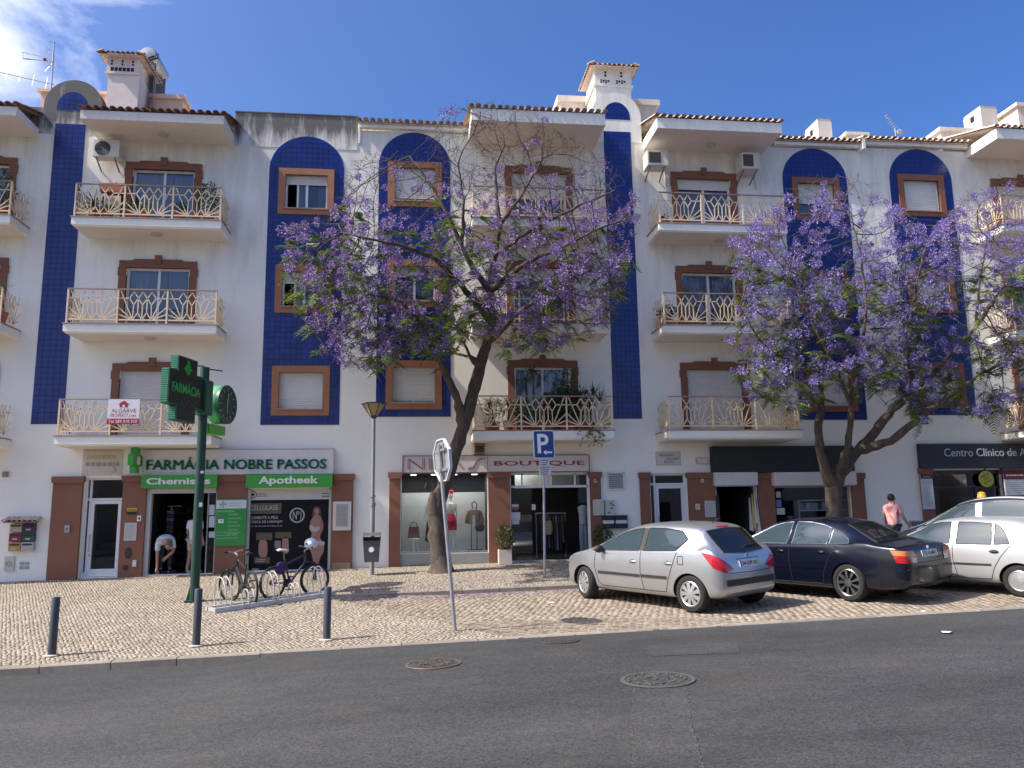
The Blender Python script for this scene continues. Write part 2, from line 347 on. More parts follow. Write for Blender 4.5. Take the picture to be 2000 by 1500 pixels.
def asphalt(k=1.0):
 m = bpy.data.materials.new('asphalt'); m.use_nodes = True; t = m.node_tree; b = t.nodes['Principled BSDF']
 geo = N(t, 'ShaderNodeNewGeometry')
 def noise(s, d=3, st=(1, 1, 1), ro=0.6):
  mp = N(t, 'ShaderNodeMapping'); mp.inputs['Scale'].default_value = st; t.links.new(geo.outputs['Position'], mp.inputs[0])
  n = N(t, 'ShaderNodeTexNoise'); n.inputs['Scale'].default_value = s; n.inputs['Detail'].default_value = d; n.inputs['Roughness'].default_value = ro; t.links.new(mp.outputs[0], n.inputs[0]); return n.outputs[0]
 def rng(x, a, b_, c, d):
  r = N(t, 'ShaderNodeMapRange'); r.inputs[1].default_value = a; r.inputs[2].default_value = b_; r.inputs[3].default_value = c; r.inputs[4].default_value = d; t.links.new(x, r.inputs[0]); return r.outputs[0]
 def mul(a, b_):
  n = N(t, 'ShaderNodeMath', operation='MULTIPLY'); t.links.new(a, n.inputs[0]); t.links.new(b_, n.inputs[1]); return n.outputs[0]
 big = rng(noise(0.35, 6, (0.35, 1.3, 1)), 0.3, 0.7, 0.68, 1.26)
 mid = rng(noise(2.6, 8, (0.5, 1.2, 1), 0.75), 0.3, 0.7, 0.84, 1.16)
 vor = N(t, 'ShaderNodeTexVoronoi'); vor.inputs['Scale'].default_value = 62; t.links.new(geo.outputs['Position'], vor.inputs[0])
 sep = N(t, 'ShaderNodeSeparateColor'); t.links.new(vor.outputs['Color'], sep.inputs[0])
 chip = rng(sep.outputs[0], 0.0, 1.0, 0.6, 1.44)
 chip2 = rng(noise(210, 2), 0.3, 0.7, 0.75, 1.25)
 fac = mul(mul(big, mid), mul(chip, chip2))
 hs = N(t, 'ShaderNodeVectorMath', operation='SCALE'); hs.inputs[0].default_value = (0.051 * k, 0.0515 * k, 0.0528 * k); t.links.new(fac, hs.inputs['Scale'])
 # brown worn specks of old aggregate
 w = rng(noise(0.8, 6), 0.52, 0.72, 0, 0.35); w2 = rng(sep.outputs[1], 0.55, 0.6, 0, 1)
 mx = N(t, 'ShaderNodeMixRGB'); mx.inputs[2].default_value = (0.12, 0.095, 0.075, 1); t.links.new(mul(w, w2), mx.inputs[0]); t.links.new(hs.outputs[0], mx.inputs[1])
 # straight dark cracks and tar lines
 t.links.new(mx.outputs[0], b.inputs['Base Color']); b.inputs['Roughness'].default_value = 0.82; b.inputs['Specular IOR Level'].default_value = 0.22
 bp = N(t, 'ShaderNodeBump'); bp.inputs['Strength'].default_value = 0.5; bp.inputs['Distance'].default_value = 0.006; t.links.new(chip, bp.inputs['Height']); t.links.new(bp.outputs[0], b.inputs['Normal'])
 return m
MT['asphalt'] = asphalt()
MT['patch'] = asphalt(1.1)
MT['seam'] = mat('worn_seam', (0.07, 0.069, 0.067), 0.9, var=0.5, scale=40, bump=0.4)
MT['iron'] = mat('cast_iron', (0.085, 0.078, 0.07), 0.55, metal=0.5, var=0.3, scale=14, bump=0.2)
MT['rust'] = mat('worn_iron', (0.105, 0.088, 0.076), 0.6, metal=0.3, var=0.3, scale=14)
def sheet(xs, ys, zfun, name, m, keep=None):
 vs = [(x, y, zfun(x, y)) for y in ys for x in xs]; n = len(xs); fs = []
 for j in range(len(ys) - 1):
  for i in range(n - 1):
   if keep is None or keep((xs[i] + xs[i + 1]) / 2, (ys[j] + ys[j + 1]) / 2):
    fs.append((j * n + i, j * n + i + 1, (j + 1) * n + i + 1, (j + 1) * n + i))
 o = np_mesh(name, vs, fs, m, smooth=True); return tag(o, kind='structure')
far = [-900, -500, -250, -120, -70, -45]
xs = far + list(np.arange(-30, 32, 1.0)) + [45, 70, 120, 250, 500, 900]
sheet(xs, [-900, -500, -250, -120, -60, -30] + list(np.arange(-22, YK - 0.5, 1.0)) + [-6, -2, 2, 12, 30, 80, 250, 900], lambda x, y: road_z(x, min(y, YK)) - 0.25, 'ground', MT['joint'])
sheet(xs, [-120, -60, -40, -30] + list(np.arange(-25, YK, 0.6)) + [YK + 0.02], road_z, 'road', MT['asphalt'])
YI = -4.7                                                     # back kerb of the parking bay
def bay_edge(y): return -1.72 + (YI - 0.1 - y) / 4.6 * 2.95  # slanting left end of the bay
def in_bay(x, y): return y < YI and x > bay_edge(y)
def bay_z(x, y): return walk_z(x, y) - 0.10 * smooth(-1.7, 0.6, x) * cl((y - YK) / (YI - YK), 0, 1)
def ground_z(x, y):
 if y < YK: return road_z(x, y)
 return bay_z(x, y) if in_bay(x, y) else walk_z(x, y)
xs2 = list(np.arange(-26, 30.1, 0.4))
sheet(xs2, list(np.arange(YK + 0.14, 0.61, 0.35)) + [0.6], lambda x, y: (bay_z(x, y) if y < YI + 0.2 and x > bay_edge(y) - 0.3 else walk_z(x, y)) - 0.008, 'pavement', MT['joint'])
# --- hand-laid stones: every stone has its own top and edges
def stones(cx, cy, ang, size, zfun, h, jit, rng_):
 n = len(cx); base = np.array([[-1, -1], [1, -1], [1, 1], [-1, 1]], float)
 hs = size / 2 * (0.90 + rng_.uniform(-0.09, 0.03, (n, 1, 2)))
 c = base[None] * hs + rng_.uniform(-jit, jit, (n, 4, 2)) * size
 a = ang + rng_.uniform(-0.16, 0.16, n); ca, sa = np.cos(a)[:, None], np.sin(a)[:, None]
 x = cx[:, None] + c[:, :, 0] * ca - c[:, :, 1] * sa; y = cy[:, None] + c[:, :, 0] * sa + c[:, :, 1] * ca
 tx = cx[:, None] + (x - cx[:, None]) * 0.9; ty = cy[:, None] + (y - cy[:, None]) * 0.9
 z = np.array([zfun(u, v) for u, v in zip(cx, cy)])
 gx = np.array([zfun(u + 0.1, v) for u, v in zip(cx, cy)]); gy = np.array([zfun(u, v + 0.1) for u, v in zip(cx, cy)])
 sx, sy = (gx - z) / 0.1, (gy - z) / 0.1
 sx = np.clip(sx, -0.1, 0.1) + rng_.uniform(-0.018, 0.018, n); sy = np.clip(sy, -0.1, 0.1) + rng_.uniform(-0.018, 0.018, n)
 zz = (z + rng_.uniform(-0.003, 0.003, n))[:, None]
 zt = zz + 0.0 + (tx - cx[:, None]) * sx[:, None] + (ty - cy[:, None]) * sy[:, None]
 zb = zz + (x - cx[:, None]) * sx[:, None] + (y - cy[:, None]) * sy[:, None] - h
 bot = np.stack([x, y, zb], 2); top = np.stack([tx, ty, zt], 2)
 v = np.concatenate([bot, top], 1).reshape(-1, 3)
 q = np.array([[4, 5, 6, 7], [0, 1, 5, 4], [1, 2, 6, 5], [2, 3, 7, 6], [3, 0, 4, 7]])
 f = (np.arange(n)[:, None, None] * 8 + q[None]).reshape(-1, 4)
 return v, f
rg = np.random.default_rng(3)
def lattice(x0, x1, y0, y1, s, ang, stagger=0.0, wave=0.0):
 L = max(x1 - x0, y1 - y0) * 0.75 + 1; k = np.arange(-L, L, s); a, b = np.meshgrid(k, k)
 a = a + (np.arange(len(k)) % 2)[:, None] * s * stagger + wave * s * np.sin(b * 2.1)
 b = b + wave * s * np.sin(a * 1.7)
 mx_, my_ = (x0 + x1) / 2, (y0 + y1) / 2
 x = mx_ + a * math.cos(ang) - b * math.sin(ang); y = my_ + a * math.sin(ang) + b * math.cos(ang)
 ok = (x > x0) & (x < x1) & (y > y0) & (y < y1); return x[ok], y[ok]
x, y = lattice(-11.5, 16, YK + 0.18, -0.02, 0.066, R_(52), 0.5, 0.07)
x = x + rg.uniform(-.012, .012, len(x)); y = y + rg.uniform(-.012, .012, len(y))
ok = np.array([not (b < YI + 0.17 and a > bay_edge(b) - 0.06) for a, b in zip(x, y)]); x, y = x[ok], y[ok]
v, f = stones(x, y, R_(52), 0.066, walk_z, 0.03, 0.10, rg)
o = np_mesh('paving_cobbles', v, f, MT['cobble']); tag(o, kind='stuff')
x, y = lattice(-2.2, 19, YK + 0.05, YI - 0.02, 0.128, R_(8), 0.5, 0.24)
x = x + rg.uniform(-.02, .02, len(x)); y = y + rg.uniform(-.016, .016, len(y))
ok = np.array([a > bay_edge(b) + 0.06 for a, b in zip(x, y)]); x, y = x[ok], y[ok]
def seen_size(a, b):
 return (a - CAM.x) ** 2 + (b - CAM.y) ** 2 + (0 if -8 < a < 5.0 else 500)
order = np.argsort([seen_size(a, b) for a, b in zip(x, y)]); near, rest = order[:300], order[300:]
v, f = stones(x[rest], y[rest], R_(8), 0.128, bay_z, 0.03, 0.06, rg)
bay = tag(np_mesh('parking_bay', [(-2, YK + .02, 0), (-1, YK + .02, 0), (-1, YI, 0.05), (-2, YI, 0.05)], [(0, 1, 2, 3)], MT['joint2']), kind='structure')
# the bed the setts are laid in
gx = list(np.arange(-2.0, 20.1, 0.25)); gy = list(np.arange(YK + .02, YI + .001, 0.255)) + [YI]
me = bpy.data.meshes.new('parking_bay'); vs = []; fs = []
for yy in gy:
 e = bay_edge(yy)
 for k, xx in enumerate(gx): xq = e + (20 - e) * k / (len(gx) - 1); vs.append((xq, yy, bay_z(xq, yy) - 0.011))
for j in range(len(gy) - 1):
 for i in range(len(gx) - 1): a = j * len(gx) + i; fs.append((a, a + 1, a + 1 + len(gx), a + len(gx)))
me.from_pydata(vs, [], fs); me.materials.append(MT['joint2']); bay.data = me
o = np_mesh('paving_setts', v, f, MT['sett'], bay); o['kind'] = 'stuff'
kinds = []
for k in range(6):
 vv, ff = stones(np.zeros(1), np.zeros(1), 0.0, 0.128, lambda a, b: 0.0, 0.03, 0.06, rg)
 mm = bpy.data.meshes.new('sett'); mm.from_pydata(vv.tolist(), [], ff.tolist()); mm.materials.append(MT['sett']); kinds.append(mm)
for i in near:
 inst('sett', kinds[i % 6], (x[i], y[i], bay_z(x[i], y[i])), bay, (rnd.uniform(-.03, .03), rnd.uniform(-.03, .03), R_(8) + rnd.uniform(-.09, .09) + (i % 4) * math.pi / 2))
# --- kerbs, stone by stone
def kerb_line(name, x0, x1, y, depth, ztop, zbot, length=1.0):
 rootk = thing(name, None, None, (x0, y, 0)); rootk['kind'] = 'structure'
 xx = x0
 while xx < x1:
  L = length * rnd.uniform(0.85, 1.15); a, b = xx + 0.006, min(xx + L, x1) - 0.006; m = MB()
  zs = [ztop(a) + rnd.uniform(-.004, .004), ztop(b) + rnd.uniform(-.004, .004)]; bv = 0.018
  prof = lambda z, zb: [(y, zb), (y, z - bv), (y + bv, z), (y + depth, z), (y + depth, zb)]
  A = [(a, p, q) for p, q in prof(zs[0], zbot(a))]; B = [(b, p, q) for p, q in prof(zs[1], zbot(b))]
  m.faces(A + B, [(i, i + 5, (i + 1) % 5 + 5, (i + 1) % 5) for i in range(5)] + [(0, 1, 2, 3, 4), (9, 8, 7, 6, 5)])
  m.build('kerb_stone', MT['kerb'], rootk); xx += L
kerb_line('street_kerb', -14, 20, YK, 0.16, lambda x: zk(x) + 0.004, lambda x: zk(x) - 0.3)
kerb_line('back_kerb', -1.75, 20, YI, 0.15, lambda x: walk_z(x, YI) + 0.004, lambda x: walk_z(x, YI) - 0.3, 0.9)
# --- manholes, patch, litter
def manhole(px, py, r, label, m1, m2, kind):
 p = G(px, py, road_z); t = thing('manhole_cover', label, 'manhole cover', p)
 sl = Matrix.Rotation(math.atan(0.025), 3, 'Y').inverted()
 mb = MB(); mb.lathe([(r + .05, 0.004), (r + .045, 0.012), (r + 0.004, 0.012), (r + .004, 0.006)], p, 32, 0, sl); mb.build('frame', m1, t)
 mb = MB(); mb.lathe([(r - .005, 0.002), (r - .006, 0.010), (0.001, 0.011)], p, 32, 0, sl)
 mb.build('lid', m2, t)
 rb = MB()
 if kind == 1:
  for k in range(70):
   a = rnd.uniform(0, 6.28); q = r * 0.92 * math.sqrt(rnd.random()); c = p + sl @ Vector((q * math.cos(a), q * math.sin(a), 0.012))
   rb.obox(c, (rnd.uniform(.03, .09), rnd.uniform(.015, .03), .012), Matrix.Rotation(rnd.uniform(0, 3), 3, 'Z'))
 else:
  for k in range(9):
   xx = -r * .8 + k * r * .2; hh = math.sqrt(max(0, (r * .88) ** 2 - xx * xx))
   rb.obox(p + sl @ Vector((xx, 0, .012)), (.022, 2 * hh, .01))
 rb.build('tread', m2 if kind != 1 else m1, t)['kind'] = 'stuff'; return t
manhole(847, 1297, 0.31, 'rusty manhole cover with brown worn rim in the road, left of the others', MT['rust'], MT['iron'], 1)
manhole(1285, 1328, 0.36, 'asphalt-filled manhole cover in the road at the head of the patched trench', MT['seam'], MT['patch'], 1)
manhole(1093, 1251, 0.25, 'grey manhole cover at the road edge just below the parking bay', MT['patch'], MT['iron'], 2)
# trench patch: a sheet a few millimetres proud of the road, with ragged seams
pa = [G(*p, road_z) for p in ((1238, 1345), (1338, 1345), (1352, 1420), (1372, 1500), (1380, 1560), (1240, 1560), (1239, 1500), (1236, 1420))]
tag(MB().q([(p.x, p.y, road_z(p.x, p.y) + .004) for p in (pa[0], pa[1], pa[2], pa[3], pa[4], pa[5], pa[6], pa[7])]).build('road_patch', MT['patch']), kind='structure')
mb = MB()
for line in ((pa[0], pa[7], pa[6], pa[5]), (pa[1], pa[2], pa[3], pa[4]), (pa[0], pa[1])):
 for a, b in zip(line, line[1:]):
  k = int((b - a).length / .06) + 1
  for i in range(k):
   if rnd.random() < .35: continue
   c = a.lerp(b, (i + .5) / k) + Vector((rnd.uniform(-.012, .012), rnd.uniform(-.012, .012), 0)); s_ = rnd.uniform(.004, .013)
   mb.obox((c.x, c.y, road_z(c.x, c.y) + .004), (s_ if abs((b - a).x) < abs((b - a).y) else .05, .05 if abs((b - a).x) < abs((b - a).y) else s_, .008), Matrix.Rotation(rnd.uniform(-.3, .3), 3, 'Z'))
o = mb.build('patch_seam', MT['seam']); o['kind'] = 'structure'
p2 = [G(*p, road_z) for p in ((1265, 1262), (1440, 1255), (1445, 1275), (1270, 1282))]
tag(MB().q([(p.x, p.y, road_z(p.x, p.y) + .004) for p in p2]).build('road_patch', asphalt(1.22)), kind='structure')
for i, (px, py, s_, lb, zf_) in enumerate([(1849, 1237, .10, 'flattened white paper cup lying in the road at right', road_z), (1802, 1197, .07, 'scrap of white paper on the kerb line behind the dark blue car', road_z), (1076, 1179, .06, 'small white paper scrap on the setts in front of the silver hatchback', bay_z)]):
 p = G(px, py, zf_); mb = MB(); n = 7; top = []
 pts = [(p.x + s_ * math.cos(6.28 * k / n) * rnd.uniform(.6, 1.1), p.y + s_ * .7 * math.sin(6.28 * k / n), p.z + .012 + rnd.uniform(0, .02)) for k in range(n)]
 mb.faces(pts + [(p.x, p.y, p.z + .03)], [(k, (k + 1) % n, n) for k in range(n)]); mb.faces(pts + [(p.x, p.y, p.z + .005)], [((k + 1) % n, k, n) for k in range(n)])
 tag(mb.build('paper_scrap', MT['white']), lb, 'litter')
# fallen purple blossom on the stones under the trees
mb = MB(); rf = random.Random(5)
MT['petal'] = mat('fallen_petal', (0.22, 0.14, 0.36), 0.8, var=0.2)
for k in range(1500):
 if rf.random() < .5: a, b = rf.gauss(1.2, 1.5), rf.uniform(-5.4, -2.5)
 elif rf.random() < .6: a, b = rf.gauss(1.0, 2.0), YI - abs(rf.gauss(0, .35)) - .02
 else: a, b = rf.uniform(3, 14), rf.uniform(-4.6, -.5)
 z = ground_z(a, b) + .006; s_ = rf.uniform(.012, .028); r_ = rf.uniform(0, 6.28)
 mb.q([(a + s_ * math.cos(r_ + k2 * 1.571), b + s_ * math.sin(r_ + k2 * 1.571), z + rf.uniform(0, .012)) for k2 in range(4)])
o = mb.build('fallen_blossom', MT['petal'], recalc=False); o['kind'] = 'stuff'
# ================================================================== BUILDINGS
BX = {'A': (-16.0, -1.75), 'B': (-1.75, 13.62), 'C': (13.62, 24.0)}
BLD = {
 'A': thing('apartment_building', 'left white apartment block with the pharmacy below and a stained grey parapet', 'apartment building', (-8.9, 4, 0.4), 'white apartment blocks with blue tile panels'),
 'B': thing('apartment_building', 'middle white apartment block with the boutique below and a tall white chimney', 'apartment building', (5.9, 4, 0.6), 'white apartment blocks with blue tile panels'),
 'C': thing('apartment_building', 'white apartment block at the right edge with the clinic on its ground floor', 'apartment building', (18.8, 4, 0.8), 'white apartment blocks with blue tile panels')}
HOLES = {'A': [], 'B': [], 'C': []}
TILES = {'A': [], 'B': [], 'C': []}
def bof(x): return 'A' if x < -1.75 else ('B' if x < 13.62 else 'C')
def hole(x0, x1, z0, z1): HOLES[bof((x0 + x1) / 2)].append((x0, x1, z0, z1))
def ground_at(x): return zf(x)
def slats(mb, x0, x1, z0, z1, y, h=0.052, mi=0):
 z = z1
 while z > z0 + 0.002:
  zz = max(z - h, z0); mb.faces([(x0, y, z), (x1, y, z), (x1, y - .009, z - (z - zz) * .5), (x0, y - .009, z - (z - zz) * .5), (x0, y - .002, zz + .004), (x1, y - .002, zz + .004), (x0, y + .006, zz), (x1, y + .006, zz)],
   [(3, 2, 1, 0), (4, 5, 2, 3), (6, 7, 5, 4)], mi); z = zz
def opening(x0, x1, z0, z1, sw, shut, m_sur, kind='window', panes=2, open_left=0.0, curtain=0.6, header=False, skipbottom=False):
 "a window or balcony door: x0..x1, z0..z1 is the outside of its painted surround"
 B = BLD[bof((x0 + x1) / 2)]
 ix0, ix1, iz0, iz1 = x0 + sw, x1 - sw, (z0 if skipbottom else z0 + sw), z1 - sw
 hole(ix0, ix1, iz0, iz1)
 mb = MB(); y = 0.10; fw = 0.05
 boxh = 0.0
 mb.box(ix0, ix0 + fw, y, y + .06, iz0, iz1); mb.box(ix1 - fw, ix1, y, y + .06, iz0, iz1)
 mb.box(ix0 + fw, ix1 - fw, y, y + .06, iz1 - fw, iz1); mb.box(ix0 + fw, ix1 - fw, y, y + .06, iz0, iz0 + fw)
 xm = (ix0 + ix1) / 2
 if shut < 0.97:
  zt = iz1 - fw - (iz1 - iz0) * shut
  mb.box(xm - .035, xm + .035, y + .004, y + .05, iz0 + fw, iz1 - fw)
 w = mb.build('window' if kind == 'window' else 'balcony_door', MT['alu'], B)
 # surround
 s = MB(); p = -0.055
 if header:
  d = .045; xa, xb = x0 + .42, x1 - .42
  s.prism([(x0, z1 - sw), (x1, z1 - sw), (x1, z1), (xb + .1, z1), (xb, z1 + d), (xa, z1 + d), (xa - .1, z1), (x0, z1)], p, 0.05)
  s.prism([(xm - .07, z1 - .09), (xm + .07, z1 - .09), (xm + .095, z1 + .15), (xm - .095, z1 + .15)], p - .035, p)
  s.box(x0 - .025, x0 + sw * .9, p, 0.05, z1 - .42, z1 - sw); s.box(x1 - sw * .9, x1 + .025, p, 0.05, z1 - .42, z1 - sw)
  s.box(x0, x0 + sw, p + .006, 0.05, z0, z1 - .42); s.box(x1 - sw, x1, p + .006, 0.05, z0, z1 - .42)
 else:
  s.box(x0, x1, p, 0.05, z1 - sw, z1); s.box(x0, x0 + sw, p, 0.05, iz0, z1 - sw); s.box(x1 - sw, x1, p, 0.05, iz0, z1 - sw)
  if not skipbottom: s.box(x0, x1, p, 0.05, z0, z0 + sw)
 s.build('surround', m_sur, w)
 if not skipbottom: MB().box(ix0 - .03, ix1 + .03, p - .03, 0.1, iz0 - .035, iz0 + .005).build('sill', MT['lip'], w)
 if shut > 0.01:
  sh = MB(); z_b = iz1 - (iz1 - iz0) * shut; slats(sh, ix0 + .02, ix1 - .02, z_b, iz1 - .012, y - .012); sh.box(ix0 + .02, ix1 - .02, y - .02, y - .004, z_b, z_b + .03)
  sh.build('shutter', MT['shutter'], w, recalc=False)
 if shut < 0.97:
  for k in range(2):
   a, b = (ix0 + fw, xm - .035) if k == 0 else (xm + .035, ix1 - fw)
   if k == 0 and open_left > 0: a = a + (b - a) * open_left
   mbp = MB().q([(a, y + .03, iz0 + fw), (b, y + .03, iz0 + fw), (b, y + .03, iz1 - fw), (a, y + .03, iz1 - fw)])
   mbp.build('pane', MT['pane'], w, recalc=False)
   if k == 0 and open_left > 0: MB().box(a - .05, a, y + .01, y + .05, iz0 + fw, iz1 - fw).build('sash_stile', MT['alu'], w)
  # curtain in folds
  if curtain > 0:
   for a, b in ((ix0 + (ix1 - ix0) * (.22 if open_left else 0.0), ix0 + (ix1 - ix0) * (.22 + curtain / 2)), (ix1 - (ix1 - ix0) * curtain / 2, ix1)):
    c = MB(); n = 26; ps = [(a + (b - a) * k / n, 0.30 + .025 * math.sin(k * 1.9) + rnd.uniform(-.006, .006)) for k in range(n + 1)]
    for (u, v), (u2, v2) in zip(ps, ps[1:]): c.q([(u, v, iz0), (u2, v2, iz0), (u2, v2, iz1), (u, v, iz1)])
    c.build('curtain', MT['curtain'], w, recalc=False)
 return w
# --- windows in the tiled arches and balcony doors
WIN = {}
for ax, zt3, shuts, mm in ((-3.94, (5.97, 8.82, 11.67), (1.0, .32, .26), MT['orange']), (-0.89, (6.14, 9.05, 12.0), (.93, .3, .9), MT['orange']),
       (11.32, (6.08, 9.0, 11.96), (1.0, .7, .62), MT['brown']), (14.80, (6.2, 9.1, 12.18), (1.0, .6, 1.0), MT['brown'])):
 for k, (z, s) in enumerate(zip(zt3, shuts)):
  opening(ax, ax + 1.54, z - 1.37, z, .185, s, mm, open_left=.62 if (ax < -3 and k > 0) else 0.0, curtain=.5)
BAL = {}
for bx0, bx1, dx0, dx1, tops, doors, shuts in (
 (-14.25, -10.47, -12.9, -10.9, (3.99, 6.87, 9.72), (6.0, 8.85, 11.69), (0, 0, 0)),
 (-8.98, -5.21, -8.07, -6.04, (3.99, 6.87, 9.72), (6.0, 8.85, 11.69), (1.0, 0.0, 0.0)),
 (1.45, 5.22, 2.50, 4.50, (4.08, 7.0, 9.95), (6.17, 9.08, 11.98), (0.0, 0.2, .42)),
 (6.72, 10.51, 7.52, 9.55, (4.08, 7.0, 9.95), (6.13, 9.04, 11.98), (1.0, 0.0, .17)),
 (17.33, 21.0, 17.95, 20.0, (4.08, 7.02, 10.24), (6.3, 9.2, 12.14), (1.0, 0.0, 1.0))):
 for k in range(3):
  opening(dx0, dx1, tops[k], doors[k], .195, shuts[k], MT['brown'], 'door', header=True, skipbottom=True, curtain=.75)
def railing_lines(w, h):
 "sunburst pattern of one panel, in panel coordinates"
 c1, c2 = .31, .69; L = []
 for u in (.32, .5, .68):
  L += [((u, .5), (u - .088, .72)), ((u - .088, .72), (u, .94)), ((u, .94), (u + .088, .72)), ((u + .088, .72), (u, .5))]
 L += [((c1, 0), (.32, .5)), ((.5, 0), (.5, .5)), ((c2, 0), (.68, .5))]
 L += [((c1, 0), (.41, .24)), ((.41, .24), (.5, 0)), ((.5, 0), (.59, .24)), ((.59, .24), (c2, 0)), ((.41, .24), (.41, .72)), ((.59, .24), (.59, .72))]
 for s, c in ((0, c1), (1, c2)):
  g = (lambda u: u) if s == 0 else (lambda u: 1 - u)
  L += [((c, 0), (g(0), .44)), ((c, 0), (g(0), .2)), ((c, 0), (g(.05), .97)), ((g(0), .72), (g(.235), .72))]
 return [((a[0] * w, a[1] * h), (b[0] * w, b[1] * h)) for a, b in L]
def balcony(x0, x1, zt, dep=1.1, thick=.22, lampx=None, stained=False):
 B = BLD[bof((x0 + x1) / 2)]
 mb = MB(); c = .05
 mb.faces([(x0, -dep, zt - .03), (x1, -dep, zt - .03), (x1, 0.02, zt - .03), (x0, 0.02, zt - .03), (x0, -dep, zt - thick), (x1, -dep, zt - thick), (x1, .02, zt - thick), (x0, .02, zt - thick),
    (x0 + c, -dep + c, zt - thick - .05), (x1 - c, -dep + c, zt - thick - .05), (x1 - c, .02, zt - thick - .05), (x0 + c, .02, zt - thick - .05)],
    [(0, 1, 2, 3), (4, 5, 1, 0), (5, 6, 2, 1), (6, 7, 3, 2), (7, 4, 0, 3), (8, 9, 5, 4), (9, 10, 6, 5), (10, 11, 7, 6), (11, 8, 4, 7)], 0)
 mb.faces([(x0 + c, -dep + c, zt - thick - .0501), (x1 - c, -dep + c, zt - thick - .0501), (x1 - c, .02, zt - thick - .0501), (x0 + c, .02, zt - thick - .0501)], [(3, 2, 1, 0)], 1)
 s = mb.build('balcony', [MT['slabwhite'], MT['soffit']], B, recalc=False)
 MB().box(x0 - .025, x1 + .025, -dep - .025, .0, zt - .029, zt).build('coping', MT['lip'], s)
 y = -dep + .05; h = .80; zb = zt + .10; T = .026
 m = MB(); n = 3; w = (x1 - x0 - .1) / n; xl = x0 + .05
 for i in range(n):
  for a, b in railing_lines(w, h):
   m.bar((xl + i * w + a[0], y, zb + a[1]), (xl + i * w + b[0], y, zb + b[1]), T, .014)
 for xx in (xl, xl + n * w):
  wd = dep - .06
  for a, b in railing_lines(wd, h):
   m.bar((xx, y + a[0], zb + a[1]), (xx, y + b[0], zb + b[1]), T, .014, side=(1, 0, 0))
  m.bar((xx, y, zb), (xx, 0, zb), .028, .028)
 m.bar((xl, y, zb), (xl + n * w, y, zb), .035, .03)
 m.build('railing', MT['cream'], s, recalc=False)
 for i in range(n + 1): MB().box(xl + i * w - .021, xl + i * w + .021, y - .02, y + .02, zt, zb + h + .01).build('railing_post', MT['cream'], s)
 hr = MB(); hr.bar((xl - .02, y, zb + h + .01), (xl + n * w + .02, y, zb + h + .01), .028, .05)
 for xx in (xl, xl + n * w): hr.bar((xx, y, zb + h + .01), (xx, 0, zb + h + .01), .028, .05)
 hr.build('handrail', MT['lip'], s)
 return s
def lamp_disc(x, z, parent):
 mb = MB(); mb.lathe([(.15, 0), (.155, -.02), (.13, -.05), (.11, -.045), (.1, -.03), (.095, -.06), (.0, -.085)], (x, -.52, z), 20)
 mb.build('ceiling_lamp', MT['alu2'], parent, smooth=True)
MT['alu2'] = mat('frosted_lamp', (0.55, 0.53, 0.48), 0.4, var=0.2, scale=30)
for bx0, bx1, tops, dep in ((-14.25, -10.47, (3.99, 6.87, 9.72), 1.0), (-8.98, -5.21, (3.99, 6.87, 9.72), 1.0), (1.45, 5.22, (4.08, 7.0, 9.95), 1.15), (6.72, 10.51, (4.08, 7.0, 9.95), 1.15), (17.33, 21.0, (4.08, 7.02, 10.24), 1.1)):
 for k, z in enumerate(tops):
  s = balcony(bx0, bx1, z, dep)
  if k > 0: lamp_disc((bx0 + bx1) / 2 + .1, z - .27, s)
  BAL[(round(bx0), k)] = s
# --- roof eaves over the balcony bays, tile by tile
def tile_mesh(m, L=.46, r=.08, n=7):
 mb = MB(); A = []
 for k, (yy, rr) in enumerate(((0, r), (L, r * .86))):
  for j in range(n): a = math.pi * j / (n - 1); A.append((rr * math.cos(a), yy, rr * math.sin(a) * .85))
 for k, (yy, rr) in enumerate(((0, r - .016), (L, r * .86 - .016))):
  for j in range(n): a = math.pi * j / (n - 1); A.append((rr * math.cos(a), yy, rr * math.sin(a) * .85))
 fs = []
 for j in range(n - 1):
  fs += [(j, j + 1, n + j + 1, n + j), (2 * n + j + 1, 2 * n + j, 3 * n + j, 3 * n + j + 1), (j + 1, j, 2 * n + j, 2 * n + j + 1)]
 fs += [(0, n, 3 * n, 2 * n), (n - 1, 3 * n - 1, 4 * n - 1, 2 * n - 1)]
 mb.faces(A, fs); return mb.mesh('roof_tile', m)
TILE_A, TILE_B = tile_mesh(MT['roof']), tile_mesh(MT['roofpale'])
